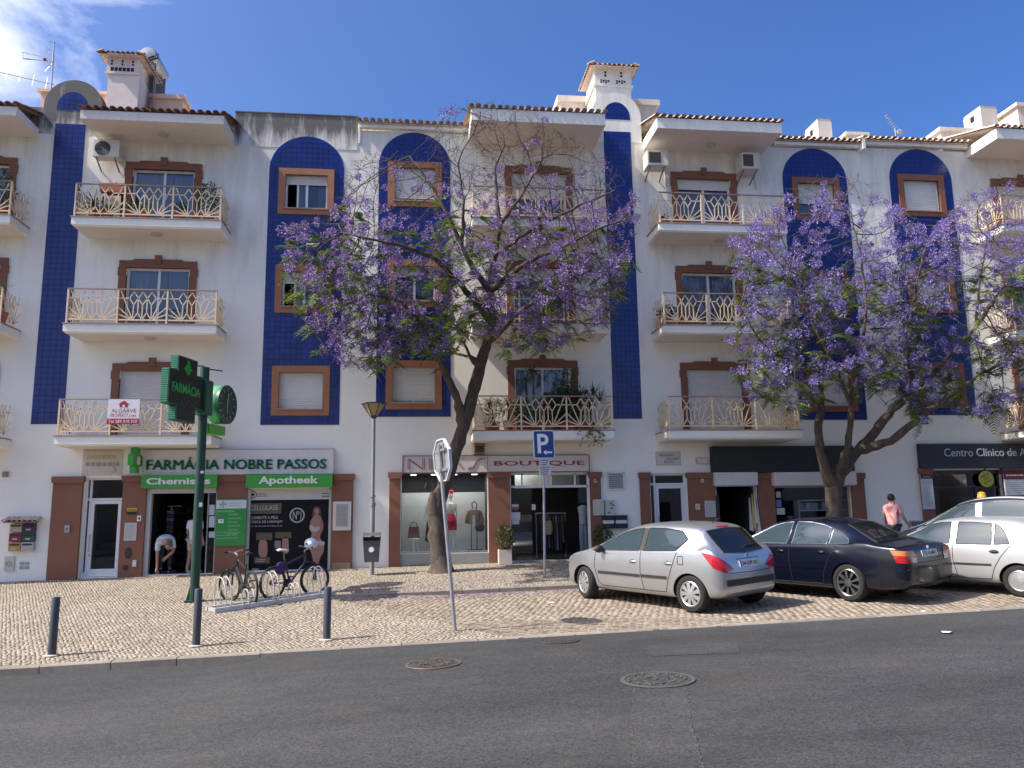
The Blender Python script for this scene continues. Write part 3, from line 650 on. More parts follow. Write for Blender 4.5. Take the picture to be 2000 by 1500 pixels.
def tile_roof(x0, x1, yf, zf_, B, tm, back=4.0, slope=.30, skip=None):
 "corrugated roof from the front edge yf,zf_ backwards; the front row of cover tiles are pieces of their own"
 n = max(2, round((x1 - x0) / .2)); p = (x1 - x0) / n; mb = MB(); xs = []
 for i in range(n):
  for k in range(4): xs.append((x0 + (i + k / 4) * p, -.035 * math.sin(math.pi * k / 4 * 1) if True else 0))
 xs.append((x1, 0))
 for a, b in zip(xs, xs[1:]):
  mb.q([(a[0], yf + .03, zf_ + a[1]), (b[0], yf + .03, zf_ + b[1]), (b[0], yf + back, zf_ + b[1] + back * slope), (a[0], yf + back, zf_ + a[1] + back * slope)])
 mb.box(x0, x1, yf + .08, yf + .3, zf_ - .06, zf_ - .03)
 r = mb.build('roof', tm.materials[0], B, recalc=False)
 for i in range(n + 1):
  o = inst('roof_tile', tm, (x0 + i * p, yf + rnd.uniform(-.02, .012), zf_ + rnd.uniform(-.006, .006)), r, (math.atan(slope), 0, rnd.uniform(-.04, .04)))
 # second and further rows as one mass of tiles
 ms = MB()
 for row in range(1, int(back / .4)):
  for i in range(n + 1):
   c = Vector((x0 + i * p, yf + row * .4, zf_ + row * .4 * slope + .012)); k = len(ms.v)
   for yy in (0, .42):
    for j in range(5): a = math.pi * j / 4; ms.v.append((c.x + .085 * math.cos(a), c.y + yy, c.z + .07 * math.sin(a) + yy * slope))
   for j in range(4): ms.f.append((k + j, k + j + 1, k + 6 + j, k + 5 + j)); ms.m.append(0)
 o = ms.build('roof_tile', tm.materials[0], r, recalc=False); o['kind'] = 'stuff'
 return r
def eave(x0, x1, zs, zt, dep, tm, m, lamp=True):
 B = BLD[bof((x0 + x1) / 2)]
 mb = MB(); mb.box(x0, x1, -dep, .02, zs, zt, 0)
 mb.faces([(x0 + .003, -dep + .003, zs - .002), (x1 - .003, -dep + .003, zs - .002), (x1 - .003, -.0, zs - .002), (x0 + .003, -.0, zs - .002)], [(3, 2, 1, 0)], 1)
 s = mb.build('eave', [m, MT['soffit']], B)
 if lamp: lamp_disc((x0 + x1) / 2 + .05, zs - .002, s)
 tile_roof(x0, x1, -dep - .06, zt + .05, B, tm, back=5)
eave(-14.3, -10.42, 12.32, 12.56, 1.25, TILE_A, MT['eavedirty'])
eave(-8.85, -5.2, 12.31, 12.55, 1.25, TILE_A, MT['eavedirty'])
eave(1.43, 5.2, 12.64, 12.98, 1.45, TILE_B, MT['slabwhite'])
eave(6.72, 10.44, 12.66, 12.97, 1.4, TILE_B, MT['slabwhite'])
eave(17.25, 21.2, 12.82, 13.14, 1.35, TILE_B, MT['slabwhite'])
for x0, x1, z in ((-1.72, 1.41, 13.12), (10.86, 13.6, 13.12), (13.7, 17.22, 13.24)):
 MB().box(x0, x1, -.13, .01, z - .16, z - .045).build('cornice', MT['slabwhite'], BLD[bof((x0 + x1) / 2)])
 tile_roof(x0, x1, -.27, z, BLD[bof((x0 + x1) / 2)], TILE_B, back=3)
# --- blue tile panels
def clip(poly, inside, inter):
 out_ = []
 for i in range(len(poly)):
  a, b = poly[i - 1], poly[i]; ia, ib = inside(a), inside(b)
  if ib:
   if not ia: out_.append(inter(a, b))
   out_.append(b)
  elif ia: out_.append(inter(a, b))
 return out_
def tile_panel(x0, x1, z0, z1, arch=False, semi=False, wins=()):
 k = bof((x0 + x1) / 2); B = BLD[k]; r = (x1 - x0) / 2; xc = (x0 + x1) / 2
 if semi: poly = [(x0, z0), (x1, z0)] + [(xc + r * math.cos(a * math.pi / 18), z0 + .08 + (z1 - z0 - .08) * math.sin(a * math.pi / 18)) for a in range(0, 19)]
 elif arch: poly = [(x0, z0), (x1, z0)] + [(xc + r * math.cos(a * math.pi / 28), z1 - r + r * math.sin(a * math.pi / 28)) for a in range(0, 29)]
 else: poly = [(x0, z0), (x1, z0), (x1, z1), (x0, z1)]
 bk = MB(); ws = sorted([(w[0] + .12, w[1] - .12, w[2] + .12, w[3] - .12) for w in wins], key=lambda w: w[2]); zc_ = z1 - r
 if ws:
  a, b = ws[0][0], ws[0][1]; bk.box(x0, a, -.012, .02, z0, zc_); bk.box(b, x1, -.012, .02, z0, zc_); zz = z0
  for w in ws: bk.box(a, b, -.012, .02, zz, w[2]); zz = w[3]
  if zz < zc_: bk.box(a, b, -.012, .02, zz, zc_)
  bk.prism([(x0, zc_), (x1, zc_)] + poly[2:], -.012, .02)
 else: bk.prism(poly, -.012, .02)
 pan = bk.build('tile_panel', MT['grout'], B)
 edges = list(zip(poly, poly[1:] + poly[:1])); P = .15; nx = max(1, round((x1 - x0) / P)); px_ = (x1 - x0) / nx
 nz = int((z1 - z0) / P) + 1; cut = MB(); g = .0014
 for i in range(nx):
  for j in range(nz):
   a, b, c, d = x0 + i * px_ + g, x0 + (i + 1) * px_ - g, z0 + j * P + g, z0 + (j + 1) * P - g
   if any(w[0] + .03 < a and b < w[1] - .03 and w[2] + .03 < c and d < w[3] - .03 for w in wins): continue
   sq = [(a, c), (b, c), (b, d), (a, d)]; q = sq; whole = True
   if arch or semi or d > z1:
    for e0, e1 in edges:
     f = lambda p, e0=e0, e1=e1: (e1[0] - e0[0]) * (p[1] - e0[1]) - (e1[1] - e0[1]) * (p[0] - e0[0])
     if all(f(p) >= -1e-9 for p in q): continue
     whole = False
     q = clip(q, lambda p: f(p) >= 0, lambda p, s, f=f: (p[0] + (s[0] - p[0]) * f(p) / (f(p) - f(s)), p[1] + (s[1] - p[1]) * f(p) / (f(p) - f(s))))
     if len(q) < 3: break
    if len(q) < 3: continue
   if whole: TILES[k].append(((a + b) / 2, (c + d) / 2, px_ - 2 * g, P - 2 * g, pan))
   else:
    ar = 0.5 * abs(sum(q[t - 1][0] * q[t][1] - q[t][0] * q[t - 1][1] for t in range(len(q))))
    if ar > 4e-4: cut.prism(q, -.017, -.012)
 if cut.v: o = cut.build('blue_tile', MT['blue'], pan); o['kind'] = 'stuff'
 return pan
tile_panel(-10.01, -9.21, 4.38, 12.75); tile_panel(-10.0, -9.2, 13.17, 13.71, semi=True)
tile_panel(5.50, 6.33, 4.51, 13.21); tile_panel(5.50, 6.33, 13.6, 14.16, semi=True)
for x0, x1, z0, z1, wx, tops in ((-4.21, -2.13, 4.35, 12.66, -3.94, (5.97, 8.82, 11.67)), (-1.15, .90, 4.57, 12.91, -.89, (6.14, 9.05, 12.0)), (11.05, 13.13, 4.47, 12.92, 11.32, (6.08, 9.0, 11.96)), (14.55, 16.63, 4.61, 13.04, 14.80, (6.2, 9.1, 12.18))):
 tile_panel(x0, x1, z0, z1, arch=True, wins=[(wx, wx + 1.54, t - 1.37, t) for t in tops])
def tile_one(w, h, tilt):
 mb = MB(); a, b = w / 2, h / 2; e = .003
 mb.faces([(-a, 0, -b), (a, 0, -b), (a, 0, b), (-a, 0, b), (-a + e, -.005 + tilt[0], -b + e), (a - e, -.005 + tilt[1], -b + e), (a - e, -.005 + tilt[2], b - e), (-a + e, -.005 + tilt[3], b - e)],
    [(4, 5, 6, 7), (0, 1, 5, 4), (1, 2, 6, 5), (2, 3, 7, 6), (3, 0, 4, 7)])
 return mb
for k, L in TILES.items():
 L.sort(key=lambda t: (t[0] - CAM.x) ** 2 + (t[1] - CAM.z) ** 2)
 cache = {}
 for i, (x, z, w, h, pan) in enumerate(L[:300]):
  key = (round(w, 3), i % 4)
  if key not in cache: cache[key] = tile_one(w, h, [rnd.uniform(-.0012, .0012) for _ in range(4)]).mesh('blue_tile', MT['blue'])
  inst('blue_tile', cache[key], (x, -.0121, z), pan)
 by = {}
 for x, z, w, h, pan in L[300:]: by.setdefault(pan.name, (pan, []))[1].append((x, z, w, h))
 for pan, lst in by.values():
  m = MB()
  for x, z, w, h in lst:
   t = tile_one(w, h, [rnd.uniform(-.0012, .0012) for _ in range(4)]); m.faces([(p[0] + x, p[1] - .0121, p[2] + z) for p in t.v], t.f)
  o = m.build('blue_tile', MT['blue'], pan, recalc=False); o['kind'] = 'stuff'
# --- shop and door openings on the ground floor
SH = {}
def shop_hole(key, px, depth=3.0, yb=0.0, floor=None):
 x0, x1, z0, z1 = rect(*px); z0 = floor if floor is not None else ground_at((x0 + x1) / 2) + .02
 hole(x0, x1, z0, z1); SH[key] = (x0, x1, z0, z1, depth); return x0, x1, z0, z1
shop_hole('doorA', (160, 933, 237, 1124), 2.0)
shop_hole('shop1', (285, 954, 422, 1120), 4.0)
shop_hole('shop2', (482, 954, 646, 1117), 0.6)
shop_hole('bwin', (783, 923.5, 953, 1082), 1.1, floor=F(860, 1081).z)
shop_hole('bdoor', (996.5, 923.5, 1152, 1088), 4.0)
shop_hole('doorB', (1271, 924.5, 1343.5, 1085), 2.0)
shop_hole('dshop', (1399, 950, 1479, 1085), 4.0)
shop_hole('dwin', (1514, 948, 1664, 1060), 1.5, floor=F(1590, 1058).z)
shop_hole('clinic', (1824, 918, 1962, 1070), 3.0)
# --- walls with their openings, niches behind them, sides, back and flat roof
def wall_block(k, x0, x1, ztop, segs, name='wall'):
 B = BLD[k]; H = HOLES[k]; mb = MB()
 xs = sorted({x0, x1, *[round(h[0], 4) for h in H], *[round(h[1], 4) for h in H]}); zs = sorted({-.3, 11.6, ztop, *[round(h[2], 4) for h in H], *[round(h[3], 4) for h in H]})
 for i in range(len(xs) - 1):
  for j in range(len(zs) - 1):
   cx, cz = (xs[i] + xs[i + 1]) / 2, (zs[j] + zs[j + 1]) / 2
   if any(h[0] < cx < h[1] and h[2] < cz < h[3] for h in H): continue
   mb.q([(xs[i], 0, zs[j]), (xs[i + 1], 0, zs[j]), (xs[i + 1], 0, zs[j + 1]), (xs[i], 0, zs[j + 1])], 0)
 rooms = {tuple(round(c, 4) for c in v[:4]): v[4] for v in SH.values()}
 for h in H:
  a, b, c, d = h; r = .17
  for q in ([(a, 0, c), (a, r, c), (a, r, d), (a, 0, d)], [(b, 0, c), (b, 0, d), (b, r, d), (b, r, c)], [(a, 0, d), (a, r, d), (b, r, d), (b, 0, d)], [(a, 0, c), (b, 0, c), (b, r, c), (a, r, c)]): mb.q(q, 0)
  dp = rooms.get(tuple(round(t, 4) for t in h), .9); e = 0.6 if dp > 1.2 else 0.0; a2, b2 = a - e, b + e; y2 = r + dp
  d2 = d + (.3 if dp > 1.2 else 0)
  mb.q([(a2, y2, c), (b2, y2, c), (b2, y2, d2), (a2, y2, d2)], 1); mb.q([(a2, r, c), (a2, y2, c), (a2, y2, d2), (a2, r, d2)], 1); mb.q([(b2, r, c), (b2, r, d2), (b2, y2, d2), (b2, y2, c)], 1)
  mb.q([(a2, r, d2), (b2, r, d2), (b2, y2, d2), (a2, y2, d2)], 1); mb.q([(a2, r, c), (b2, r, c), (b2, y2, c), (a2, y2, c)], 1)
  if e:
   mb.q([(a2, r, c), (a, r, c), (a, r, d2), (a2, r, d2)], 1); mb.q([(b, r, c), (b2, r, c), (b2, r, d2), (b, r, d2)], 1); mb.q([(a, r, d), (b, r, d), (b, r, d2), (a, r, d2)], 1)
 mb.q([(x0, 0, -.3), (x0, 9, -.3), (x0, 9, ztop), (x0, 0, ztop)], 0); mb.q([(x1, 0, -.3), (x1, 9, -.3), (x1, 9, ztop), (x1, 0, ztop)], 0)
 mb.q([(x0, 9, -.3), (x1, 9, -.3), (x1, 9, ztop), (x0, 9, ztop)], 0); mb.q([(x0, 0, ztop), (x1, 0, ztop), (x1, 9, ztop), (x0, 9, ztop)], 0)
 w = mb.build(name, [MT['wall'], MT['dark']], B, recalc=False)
 return w
wall_block('A', -16, -1.75, 12.5, None); wall_block('B', -1.75, 13.62, 12.92, None); wall_block('C', 13.62, 24, 13.02, None)
def gable(xc, r, zs, zbot, B, m, y0=-.02, y1=.35):
 poly = [(xc - r, zbot), (xc + r, zbot)] + [(xc + r * math.cos(a * math.pi / 24), zs + r * math.sin(a * math.pi / 24)) for a in range(25)]
 return MB().prism(poly, y0 + .012, y1).build('gable', m, B)
gable(-9.58, .77, 13.30, 12.45, BLD['A'], MT['wallold']); gable(5.90, .77, 13.70, 12.88, BLD['B'], MT['slabwhite'])
MB().box(-5.2, -1.77, .0, .3, 12.46, 13.32).build('parapet', MT['wallold'], BLD['A'])
MB().box(-5.2, -1.77, -.012, 0, 12.30, 13.318).build('parapet_face', MT['wallold'], BLD['A'])
MB().box(-5.22, -1.76, -.03, .32, 13.321, 13.35).build('parapet_cap', mat('mossy_cap', (0.16, 0.14, 0.12), 0.9, var=0.3, scale=6), BLD['A'])
MB().box(-10.9, -10.34, .0, .25, 12.46, 13.22).build('parapet', MT['wallold'], BLD['A'])
MB().box(-1.755, -1.69, -.05, .04, 12.5, 13.2).build('party_wall_edge', MT['slabwhite'], BLD['A'])
MB().box(13.6, 13.69, -.28, .25, 12.86, 13.2).build('party_wall', MT['slabwhite'], BLD['B'])
# vertical joint and rain pipe lines
# --- brown pilasters with capitals
def pilaster(px, B, base=None, proud=.09):
 x0, x1, z0, z1 = rect(*px); z0 = ground_at((x0 + x1) / 2) - .1
 m = MB(); m.box(x0, x1, -proud, .03, z0, z1 - .17); p = MB()
 m2 = MB(); m2.prism([(x0, z1 - .17), (x1, z1 - .17), (x1 + .035, z1 - .13), (x1 + .035, z1), (x0 - .035, z1), (x0 - .035, z1 - .13)], -proud - .04, .03)
 o = m.build('pilaster', MT['brown'], B); m2.build('capital', MT['brown'], o); return o
A_, B_, C_ = BLD['A'], BLD['B'], BLD['C']
for px, b in (((100, 931, 158, 1133), A_), ((238, 929, 284, 1124), A_), ((423, 928, 481, 1118), A_), ((647, 926, 689, 1114), A_), ((760, 923, 782, 1098), B_), ((954, 922, 996, 1092), B_), ((1153, 922, 1174, 1088), B_),
    ((1251, 923, 1270, 1085), B_), ((1345, 923, 1397, 1085), B_), ((1481, 924, 1513, 1085), B_), ((1665, 924, 1690, 1085), B_), ((1801, 915, 1823, 1075), C_), ((1963, 915, 2010, 1075), C_)):
 pilaster(px, b)
# ================================================================== SHOP FRONTS AND SIGNS
def C(name, col, rough=.6, **k):
 if name not in MT: MT[name] = mat(name, col, rough, **{'var': .06, **k})
 return MT[name]
def plate(name, label, cat, px, y0, y1, m, group=None, bevel=0.0):
 x0, x1, z0, z1 = rect(*px, Y=y0); t = thing(name, label, cat, ((x0 + x1) / 2, y1, z0), group)
 MB().box(x0, x1, y0, y1, z0, z1).build('board', m, t); return t, x0, x1, z0, z1
def rows(x0, x1, z0, z1, n, y, m, parent, name='print', h=.45, seed=1, ragged=.3):
 r = random.Random(seed); mb = MB(); d = (z1 - z0) / n
 for i in range(n):
  b = x1 - (x1 - x0) * r.uniform(0, ragged); z = z1 - (i + .5) * d; xx = x0
  while xx < b - .01:
   w = r.uniform(.02, .07) * (x1 - x0) * 2.2; e = min(xx + w, b); mb.q([(xx, y, z - d * h / 2), (e, y, z - d * h / 2), (e, y, z + d * h / 2), (xx, y, z + d * h / 2)]); xx = e + (x1 - x0) * .025
 return mb.build(name, m, parent, recalc=False)
GREEN = C('sign_green', (0.055, 0.36, 0.045), .35); DKGREEN = C('letter_green', (0.0, 0.17, 0.085), .4); WHITE = MT['white']; RED = C('letter_red', (0.30, 0.02, 0.05), .5)
GREYW = C('sign_board_grey', (0.66, 0.65, 0.63), .6)
# pharmacy fascia
t, x0, x1, z0, z1 = plate('shop_sign', 'long pale grey board reading FARMÁCIA NOBRE PASSOS in green capitals', 'shop sign', (279, 878, 651, 926.5), -.14, 0, GREYW)
MB().box(x0 - .01, x1 + .01, -.15, 0.0, z1 + .001, z1 + .018).build('trim', MT['grey'], t)
def trect(px, y): return rect(*px, Y=y)
a = trect((287, 898, 637, 916.5), -.15); b_ = (z1 - z0)
[text('FARMÁCIA NOBRE PASSOS', a[0] + k, a[1] + k, a[2], a[3] + .07, -.175 - abs(k) * .1, DKGREEN, t, ext=.034, off=.0) for k in (-.013, 0, .013)]
t, x0, x1, z0, z1 = plate('shop_sign', 'bright green sign reading Chemist\'s in white over the open pharmacy door', 'shop sign', (276, 927.5, 424, 953), -.24, 0, GREEN)
a = trect((286, 932.5, 411, 946), -.25); text("Chemist's", a[0], a[1], a[2], a[3], -.262, WHITE, t, ext=.02, off=.03)
t, x0, x1, z0, z1 = plate('shop_sign', 'bright green sign reading Apotheek in white over the poster window', 'shop sign', (480, 926.5, 649, 951.8), -.24, 0, GREEN)
a = trect((505, 930, 622, 949), -.25); text('Apotheek', a[0], a[1], a[2], a[3], -.262, WHITE, t, ext=.02, off=.03)
# small pharmacy cross on the wall, set edge-on
c = F(265, 900, -.35); t = thing('pharmacy_cross', 'small green pharmacy cross fixed to the wall beside the FARMÁCIA board', 'pharmacy sign', (c.x, 0, c.z - .3))
m = MB(); m.box(c.x - .07, c.x + .07, -.55, -.25, c.z - .32, c.z + .32); m.box(c.x - .0705, c.x + .0705, -.72, -.551, c.z - .13, c.z + .15); m.box(c.x - .0705, c.x + .0705, -.249, -.08, c.z - .13, c.z + .15); m.build('cross', GREEN, t)
MB().lathe([(.11, -.012), (.11, .012), (.085, .012)], (c.x + .075, -.36, c.z), 20, 0, Matrix.Rotation(math.pi / 2, 3, 'Y')).build('disc', WHITE, t)
MB().box(c.x - .02, c.x + .02, -.08, 0, c.z - .04, c.z + .04).build('bracket', MT['grey'], t)
MB().box(c.x - .16, c.x - .07, -.3, -.16, c.z - .16, c.z - .06).build('camera', GREYW, t)
MB().box(c.x + .06, c.x + .14, -.25, 0, c.z - .3, c.z - .15).build('box', GREYW, t)
# old tiled name panel above the left entrance
t, x0, x1, z0, z1 = plate('name_panel', 'faded cream tile panel with worn lettering above the left entrance door', 'name panel', (161, 879, 239, 929), -.02, 0, C('old_tile_cream', (0.60, 0.56, 0.50), .5, var=.12))
rows(x0 + .1, x1 - .1, z1 - .26, z1 - .1, 1, -.0225, C('faded_ochre', (0.52, 0.40, 0.25), .7), t, 'decoration', .7, 4); rows(x0 + .08, x1 - .05, z1 - .44, z1 - .3, 1, -.0225, C('faded_grey_letters', (0.33, 0.30, 0.29), .7), t, 'lettering', .7, 5, 0)
text('3', x1 - .26, x1 - .14, z0 + .08, z0 + .24, -.0225, C('faded_grey_letters', ()), t, ext=0)
m = MB()
for i in range(1, 7): m.box(x0 + (x1 - x0) * i / 7 - .003, x0 + (x1 - x0) * i / 7 + .003, -.0215, -.02, z0, z1)
m.box(x0, x1, -.026, -.018, z1 - .02, z1)
m.build('joints', C('joint_grey', (.42, .38, .34), .8), t)
# boutique board
BW = C('boutique_board', (0.66, 0.61, 0.55), .6)
t, x0, x1, z0, z1 = plate('shop_sign', 'cream board reading NILA\'S BOUTIQUE in dark red thin letters', 'shop sign', (787.5, 890, 1150, 921.5), -.09, 0, BW)
m = MB(); fr = .018
m.box(x0 - fr, x1 + fr, -.11, 0, z1, z1 + fr); m.box(x0 - fr, x1 + fr, -.11, 0, z0 - fr, z0); m.box(x0 - fr, x0, -.11, 0, z0, z1); m.box(x1, x1 + fr, -.11, 0, z0, z1); xm = rect(952, 890, 956, 921, -.1)[0]; m.box(xm, xm + .012, -.1, -.088, z0, z1)
m.build('frame', C('brown_frame', (.16, .08, .07), .5), t)
def strokes(segs, px, y, w, m_, parent):
 "double-lined thin letters drawn as bars between photo points on the board"
 mb = MB()
 for a_, b2 in segs:
  p, q = F(*a_, y), F(*b2, y); mb.bar((p.x, y, p.z), (q.x, y, q.z), w, .012)
 return mb.build('lettering', m_, parent, recalc=False)
zz = lambda x, y: (700 + x / 3.846, 840 + y / 3.846)
S = []
for d in (0, 14):
 S += [(zz(372 + d, 296), zz(372 + d, 218)), (zz(372 + d, 218), zz(478 + d * .3, 292)), (zz(482 + d, 292), zz(482 + d, 214)), (zz(532 + d, 294), zz(532 + d, 214)), (zz(560 + d, 214), zz(560 + d, 292)), (zz(560, 292 - d * .6), zz(618, 292 - d * .6)),
   (zz(668 + d, 292), zz(718 + d, 216)), (zz(718 + d, 216), zz(786 + d, 296))]
 S += [(zz(822, 294 - d * .8), zz(862, 288 - d * .8)), (zz(862, 288 - d * .8), zz(888, 240 - d * .4)), (zz(888, 240 - d * .4), zz(912, 222 - d * .6)), (zz(912, 222 - d * .6), zz(948, 216 - d * .4))]
S += [(zz(780, 206), zz(796, 216))]
strokes(S, None, -.098, .012, RED, t)
a = trect((965, 900, 1142, 910.5), -.1); text('BOUTIQUE', a[0], a[1], a[2], a[3], -.102, RED, t, ext=.012, off=.012)
# blank dark awning board and shop shutter boxes
DKG = C('dark_green_board', (0.012, 0.02, 0.018), .6)
t, *_ = plate('shop_sign', 'blank dark green fascia board above the open dark doorway', 'shop sign', (1392, 871, 1668, 921), -.22, 0, DKG)
for px, lb in (((1396, 922.5, 1480, 948), 'white roller shutter box over the open dark shop doorway'), ((1511, 921.8, 1673, 947.5), 'long white roller shutter box over the magazine shop window')):
 t, x0, x1, z0, z1 = plate('shutter_box', lb, 'shutter box', px, -.25, 0, C('shutter_box_white', (.62, .61, .58), .5)); MB().box(x0 + .03, x1 - .03, -.2, -.1, z0 - .03, z0 + .001).build('lip', MT['grey'], t)
DKB = C('charcoal_board', (0.022, 0.025, 0.034), .45)
t, x0, x1, z0, z1 = plate('shop_sign', 'charcoal board with Centro Clínico de A in pale grey letters', 'shop sign', (1798, 866, 2110, 914), -.16, 0, DKB)
a = trect((1844, 875.5, 2035, 891), -.17); text('Centro Clínico de A', a[0], trect((1844, 875, 2004, 890), -.17)[1], a[2], a[3], -.172, C('pale_grey_letters', (.5, .53, .57), .4), t, ext=.01, off=.004)
# number/ street plates
t, x0, x1, z0, z1 = plate('street_plate', 'cream plate with URBANIZAÇÃO and BLOCO 2 beside the shutter box', 'street plate', (1281, 882, 1329, 908.5), -.02, 0, C('plate_cream', (.60, .57, .52), .5))
BLK = C('black_print', (.02, .02, .022), .6)
w_, h_ = x1 - x0, z1 - z0
for s_, u0, u1, v0, v1 in (('URBANIZAÇÃO', .12, .72, .62, .84), ("'DAS ANDAS'", .42, .92, .40, .55), ('BLOCO 2', .34, .74, .16, .34)): text(s_, x0 + w_ * u0, x0 + w_ * u1, z0 + h_ * v0, z0 + h_ * v1, -.022, BLK, t, ext=0, off=.01)
m = MB(); e = .012
for q in ((x0, x1, z1 - e, z1), (x0, x1, z0, z0 + e), (x0, x0 + e, z0, z1), (x1 - e, x1, z0, z1)): m.box(q[0], q[1], -.026, -.018, q[2], q[3])
m.build('frame', MT['grey'], t)
t, x0, x1, z0, z1 = plate('alarm_box', 'small beige alarm box on the wall left of the dark green board', 'alarm box', (1361, 893.5, 1385, 905.5), -.1, 0, C('beige_plastic', (.55, .47, .36), .5)); MB().box(x0 + .03, x1 - .03, -.105, -.09, z0 + .02, z1 - .03).build('lens', C('pale_plastic', (.66, .6, .5), .4), t)
# entrance doors (aluminium, narrow side light)
def entrance(key, split, transom, B, open_=False):
 x0, x1, z0, z1, _ = SH[key]; y = .1; f = .055; zt = F(0, transom, y).z if transom > 100 else transom
 fr = MB()
 for q in ((x0, x0 + f, z0, z1), (x1 - f, x1, z0, z1), (x0 + f, x1 - f, z1 - f, z1), (split, split + f, z0, z1 - f), (x0 + f, split, zt, zt + f), (split + f, x1 - f, zt, zt + f), (x0 + f, split, z0, z0 + .12)): fr.box(q[0], q[1], y, y + .07, q[2], q[3])
 d = fr.build('entrance_door', MT['alu'], B); lf = MB(); a, b = split + f + .006, x1 - f - .006; g = .075
 lf.box(a, a + g, y - .012, y + .05, z0 + .01, zt - .006); lf.box(b - g, b, y - .012, y + .05, z0 + .01, zt - .006); lf.box(a + g, b - g, y - .012, y + .05, zt - g - .02, zt - .006); lf.box(a + g, b - g, y - .012, y + .05, z0 + .01, z0 + .2)
 lf.build('leaf', MT['alu'], d)
 for q in ((x0 + f, split, z0 + .12, zt), (x0 + f, split, zt + f, z1 - f), (split + f, x1 - f, zt + f, z1 - f), (a + g, b - g, z0 + .2, zt - g - .02)):
  MB().q([(q[0], y + .03, q[2]), (q[1], y + .03, q[2]), (q[1], y + .03, q[3]), (q[0], y + .03, q[3])]).build('pane', MT['shopglass'], d, recalc=False)
 h = MB(); zc = z0 + .85; h.tube([(a + .04, y - .02, zc - .2), (a + .04, y - .09, zc - .2), (a + .04, y - .09, zc + .2), (a + .04, y - .02, zc + .2)], .014, 8); h.build('handle', MT['steel'], d)
 MB().box(a + .015, a + .05, y - .02, y - .01, zc - .34, zc - .26).build('lock', MT['grey'], d)
 return d
entrance('doorA', F(170, 1000).x, F(200, 977).z, A_); entrance('doorB', F(1280.5, 1000).x, F(1310, 947).z, B_)
for key in ('doorA', 'doorB'):
 x0, x1, z0, z1, _ = SH[key]; s = MB()
 for k in range(5): s.box(x0 - .3, x1 + .3, 1.0 + k * .26, 1.0 + (k + 1) * .26, z0, z0 + .16 * (k + 1))
 s.build('stair', MT['room'], BLD['A' if key == 'doorA' else 'B'])
# --- pharmacy doorway and its dim interior
x0, x1, z0, z1, _ = SH['shop1']
m = MB(); m.box(x0, x0 + .1, -.02, .12, z0, z1); m.box(x1 - .03, x1 + .02, -.02, .12, z0, z1); zl = F(350, 963.5).z; m.box(x0 + .1, x1 - .03, -.06, .12, zl, z1); m.build('shop_door_frame', C('door_frame_grey', (.5, .5, .49), .5), A_)
xs_ = F(405, 1000).x
m = MB(); m.q([(xs_, .14, z0), (x1 - .03, .14, z0), (x1 - .03, .14, zl), (xs_, .14, zl)]); g_ = m.build('sliding_pane', MT['shopglass'], A_, recalc=False)
MB().box(xs_ - .03, xs_, .11, .15, z0, zl).build('stile', MT['grey'], g_)
m = MB()
for (u, v) in ((986, 1006), (1008, 1030), (1038, 1050)):
 q = rect(408, u, 419, v, .13); m.box(q[0], q[1], .131, .136, q[2], q[3])
m.build('notice', C('notice_paper', (.55, .6, .66), .7), g_)
PROD = [C('carton_%s' % n, c, .5) for n, c in (('white', (.55, .55, .55)), ('teal', (.06, .25, .28)), ('red', (.35, .04, .05)), ('yellow', (.5, .38, .05)), ('blue', (.05, .1, .35)), ('pink', (.45, .2, .28)))]
DIM = [C('dim_%d' % i, tuple(v * .22 for v in c), .7) for i, c in enumerate(((.55, .55, .55), (.06, .25, .28), (.35, .04, .05), (.5, .38, .05), (.05, .1, .35), (.45, .2, .28)))]  # carton colours darkened to imitate the shade inside the pharmacy
def shelving(label, x, y, z, w, h, n, seed, d=.35, rotz=0):
 t = thing('display_shelf', label, 'shelf unit', (x, y, z), world=False); t.rotation_euler.z = rotz; r = random.Random(seed)
 MB().box(-w / 2, w / 2, d - .02, d, 0, h).build('back_panel', MT['dark'], t)
 for k in range(n + 1):
  zk_ = h * k / n; MB().box(-w / 2, w / 2, 0, d - .021, zk_, zk_ + .02).build('shelf', MT['dark'], t)
  if k == n: break
  xx = -w / 2 + .02
  while xx < w / 2 - .12:
   bw, bh = r.uniform(.06, .14), r.uniform(.1, h / n * .8)
   MB().box(xx, xx + bw, .03, .25, zk_ + .0205, zk_ + .02 + bh).build('carton', r.choice(DIM), t); xx += bw + r.uniform(.01, .06)
 return t
shelving('tall shelf unit stacked with coloured cartons at the back left of the pharmacy', x0 + .5, 2.6, z0 + .01, 1.1, 1.9, 5, 1); shelving('shelf unit of cartons at the back right of the pharmacy, behind the standing customer', x0 + 1.75, 3.2, z0 + .01, 1.1, 1.9, 5, 2)
t = thing('display_stand', 'narrow stand of hanging packets just inside the left of the pharmacy door', 'display stand', (x0 + .38, .8, z0 + .01)); bx_ = x0 + .38
m = MB(); m.tube([(bx_, .8, z0 + .01), (bx_, .8, z0 + 1.75)], .02); m.lathe([(.2, 0), (.2, .03), (.03, .04)], (bx_, .8, z0 + .01)); m.tube([(bx_ - .1, .8, z0 + 1.75), (bx_ + .25, .8, z0 + 1.75)], .012); m.build('pole', MT['grey'], t)
rr = random.Random(3)
for k in range(12): zq = z0 + .45 + k * .1; MB().box(bx_ - .09, bx_ + .09, .72, .77, zq, zq + .08).build('packet', rr.choice(DIM), t)
MB().box(x0 + .78, x0 + .98, .9, 1.1, z0 + .01, z0 + .80).build('display_plinth', MT['black'], A_)
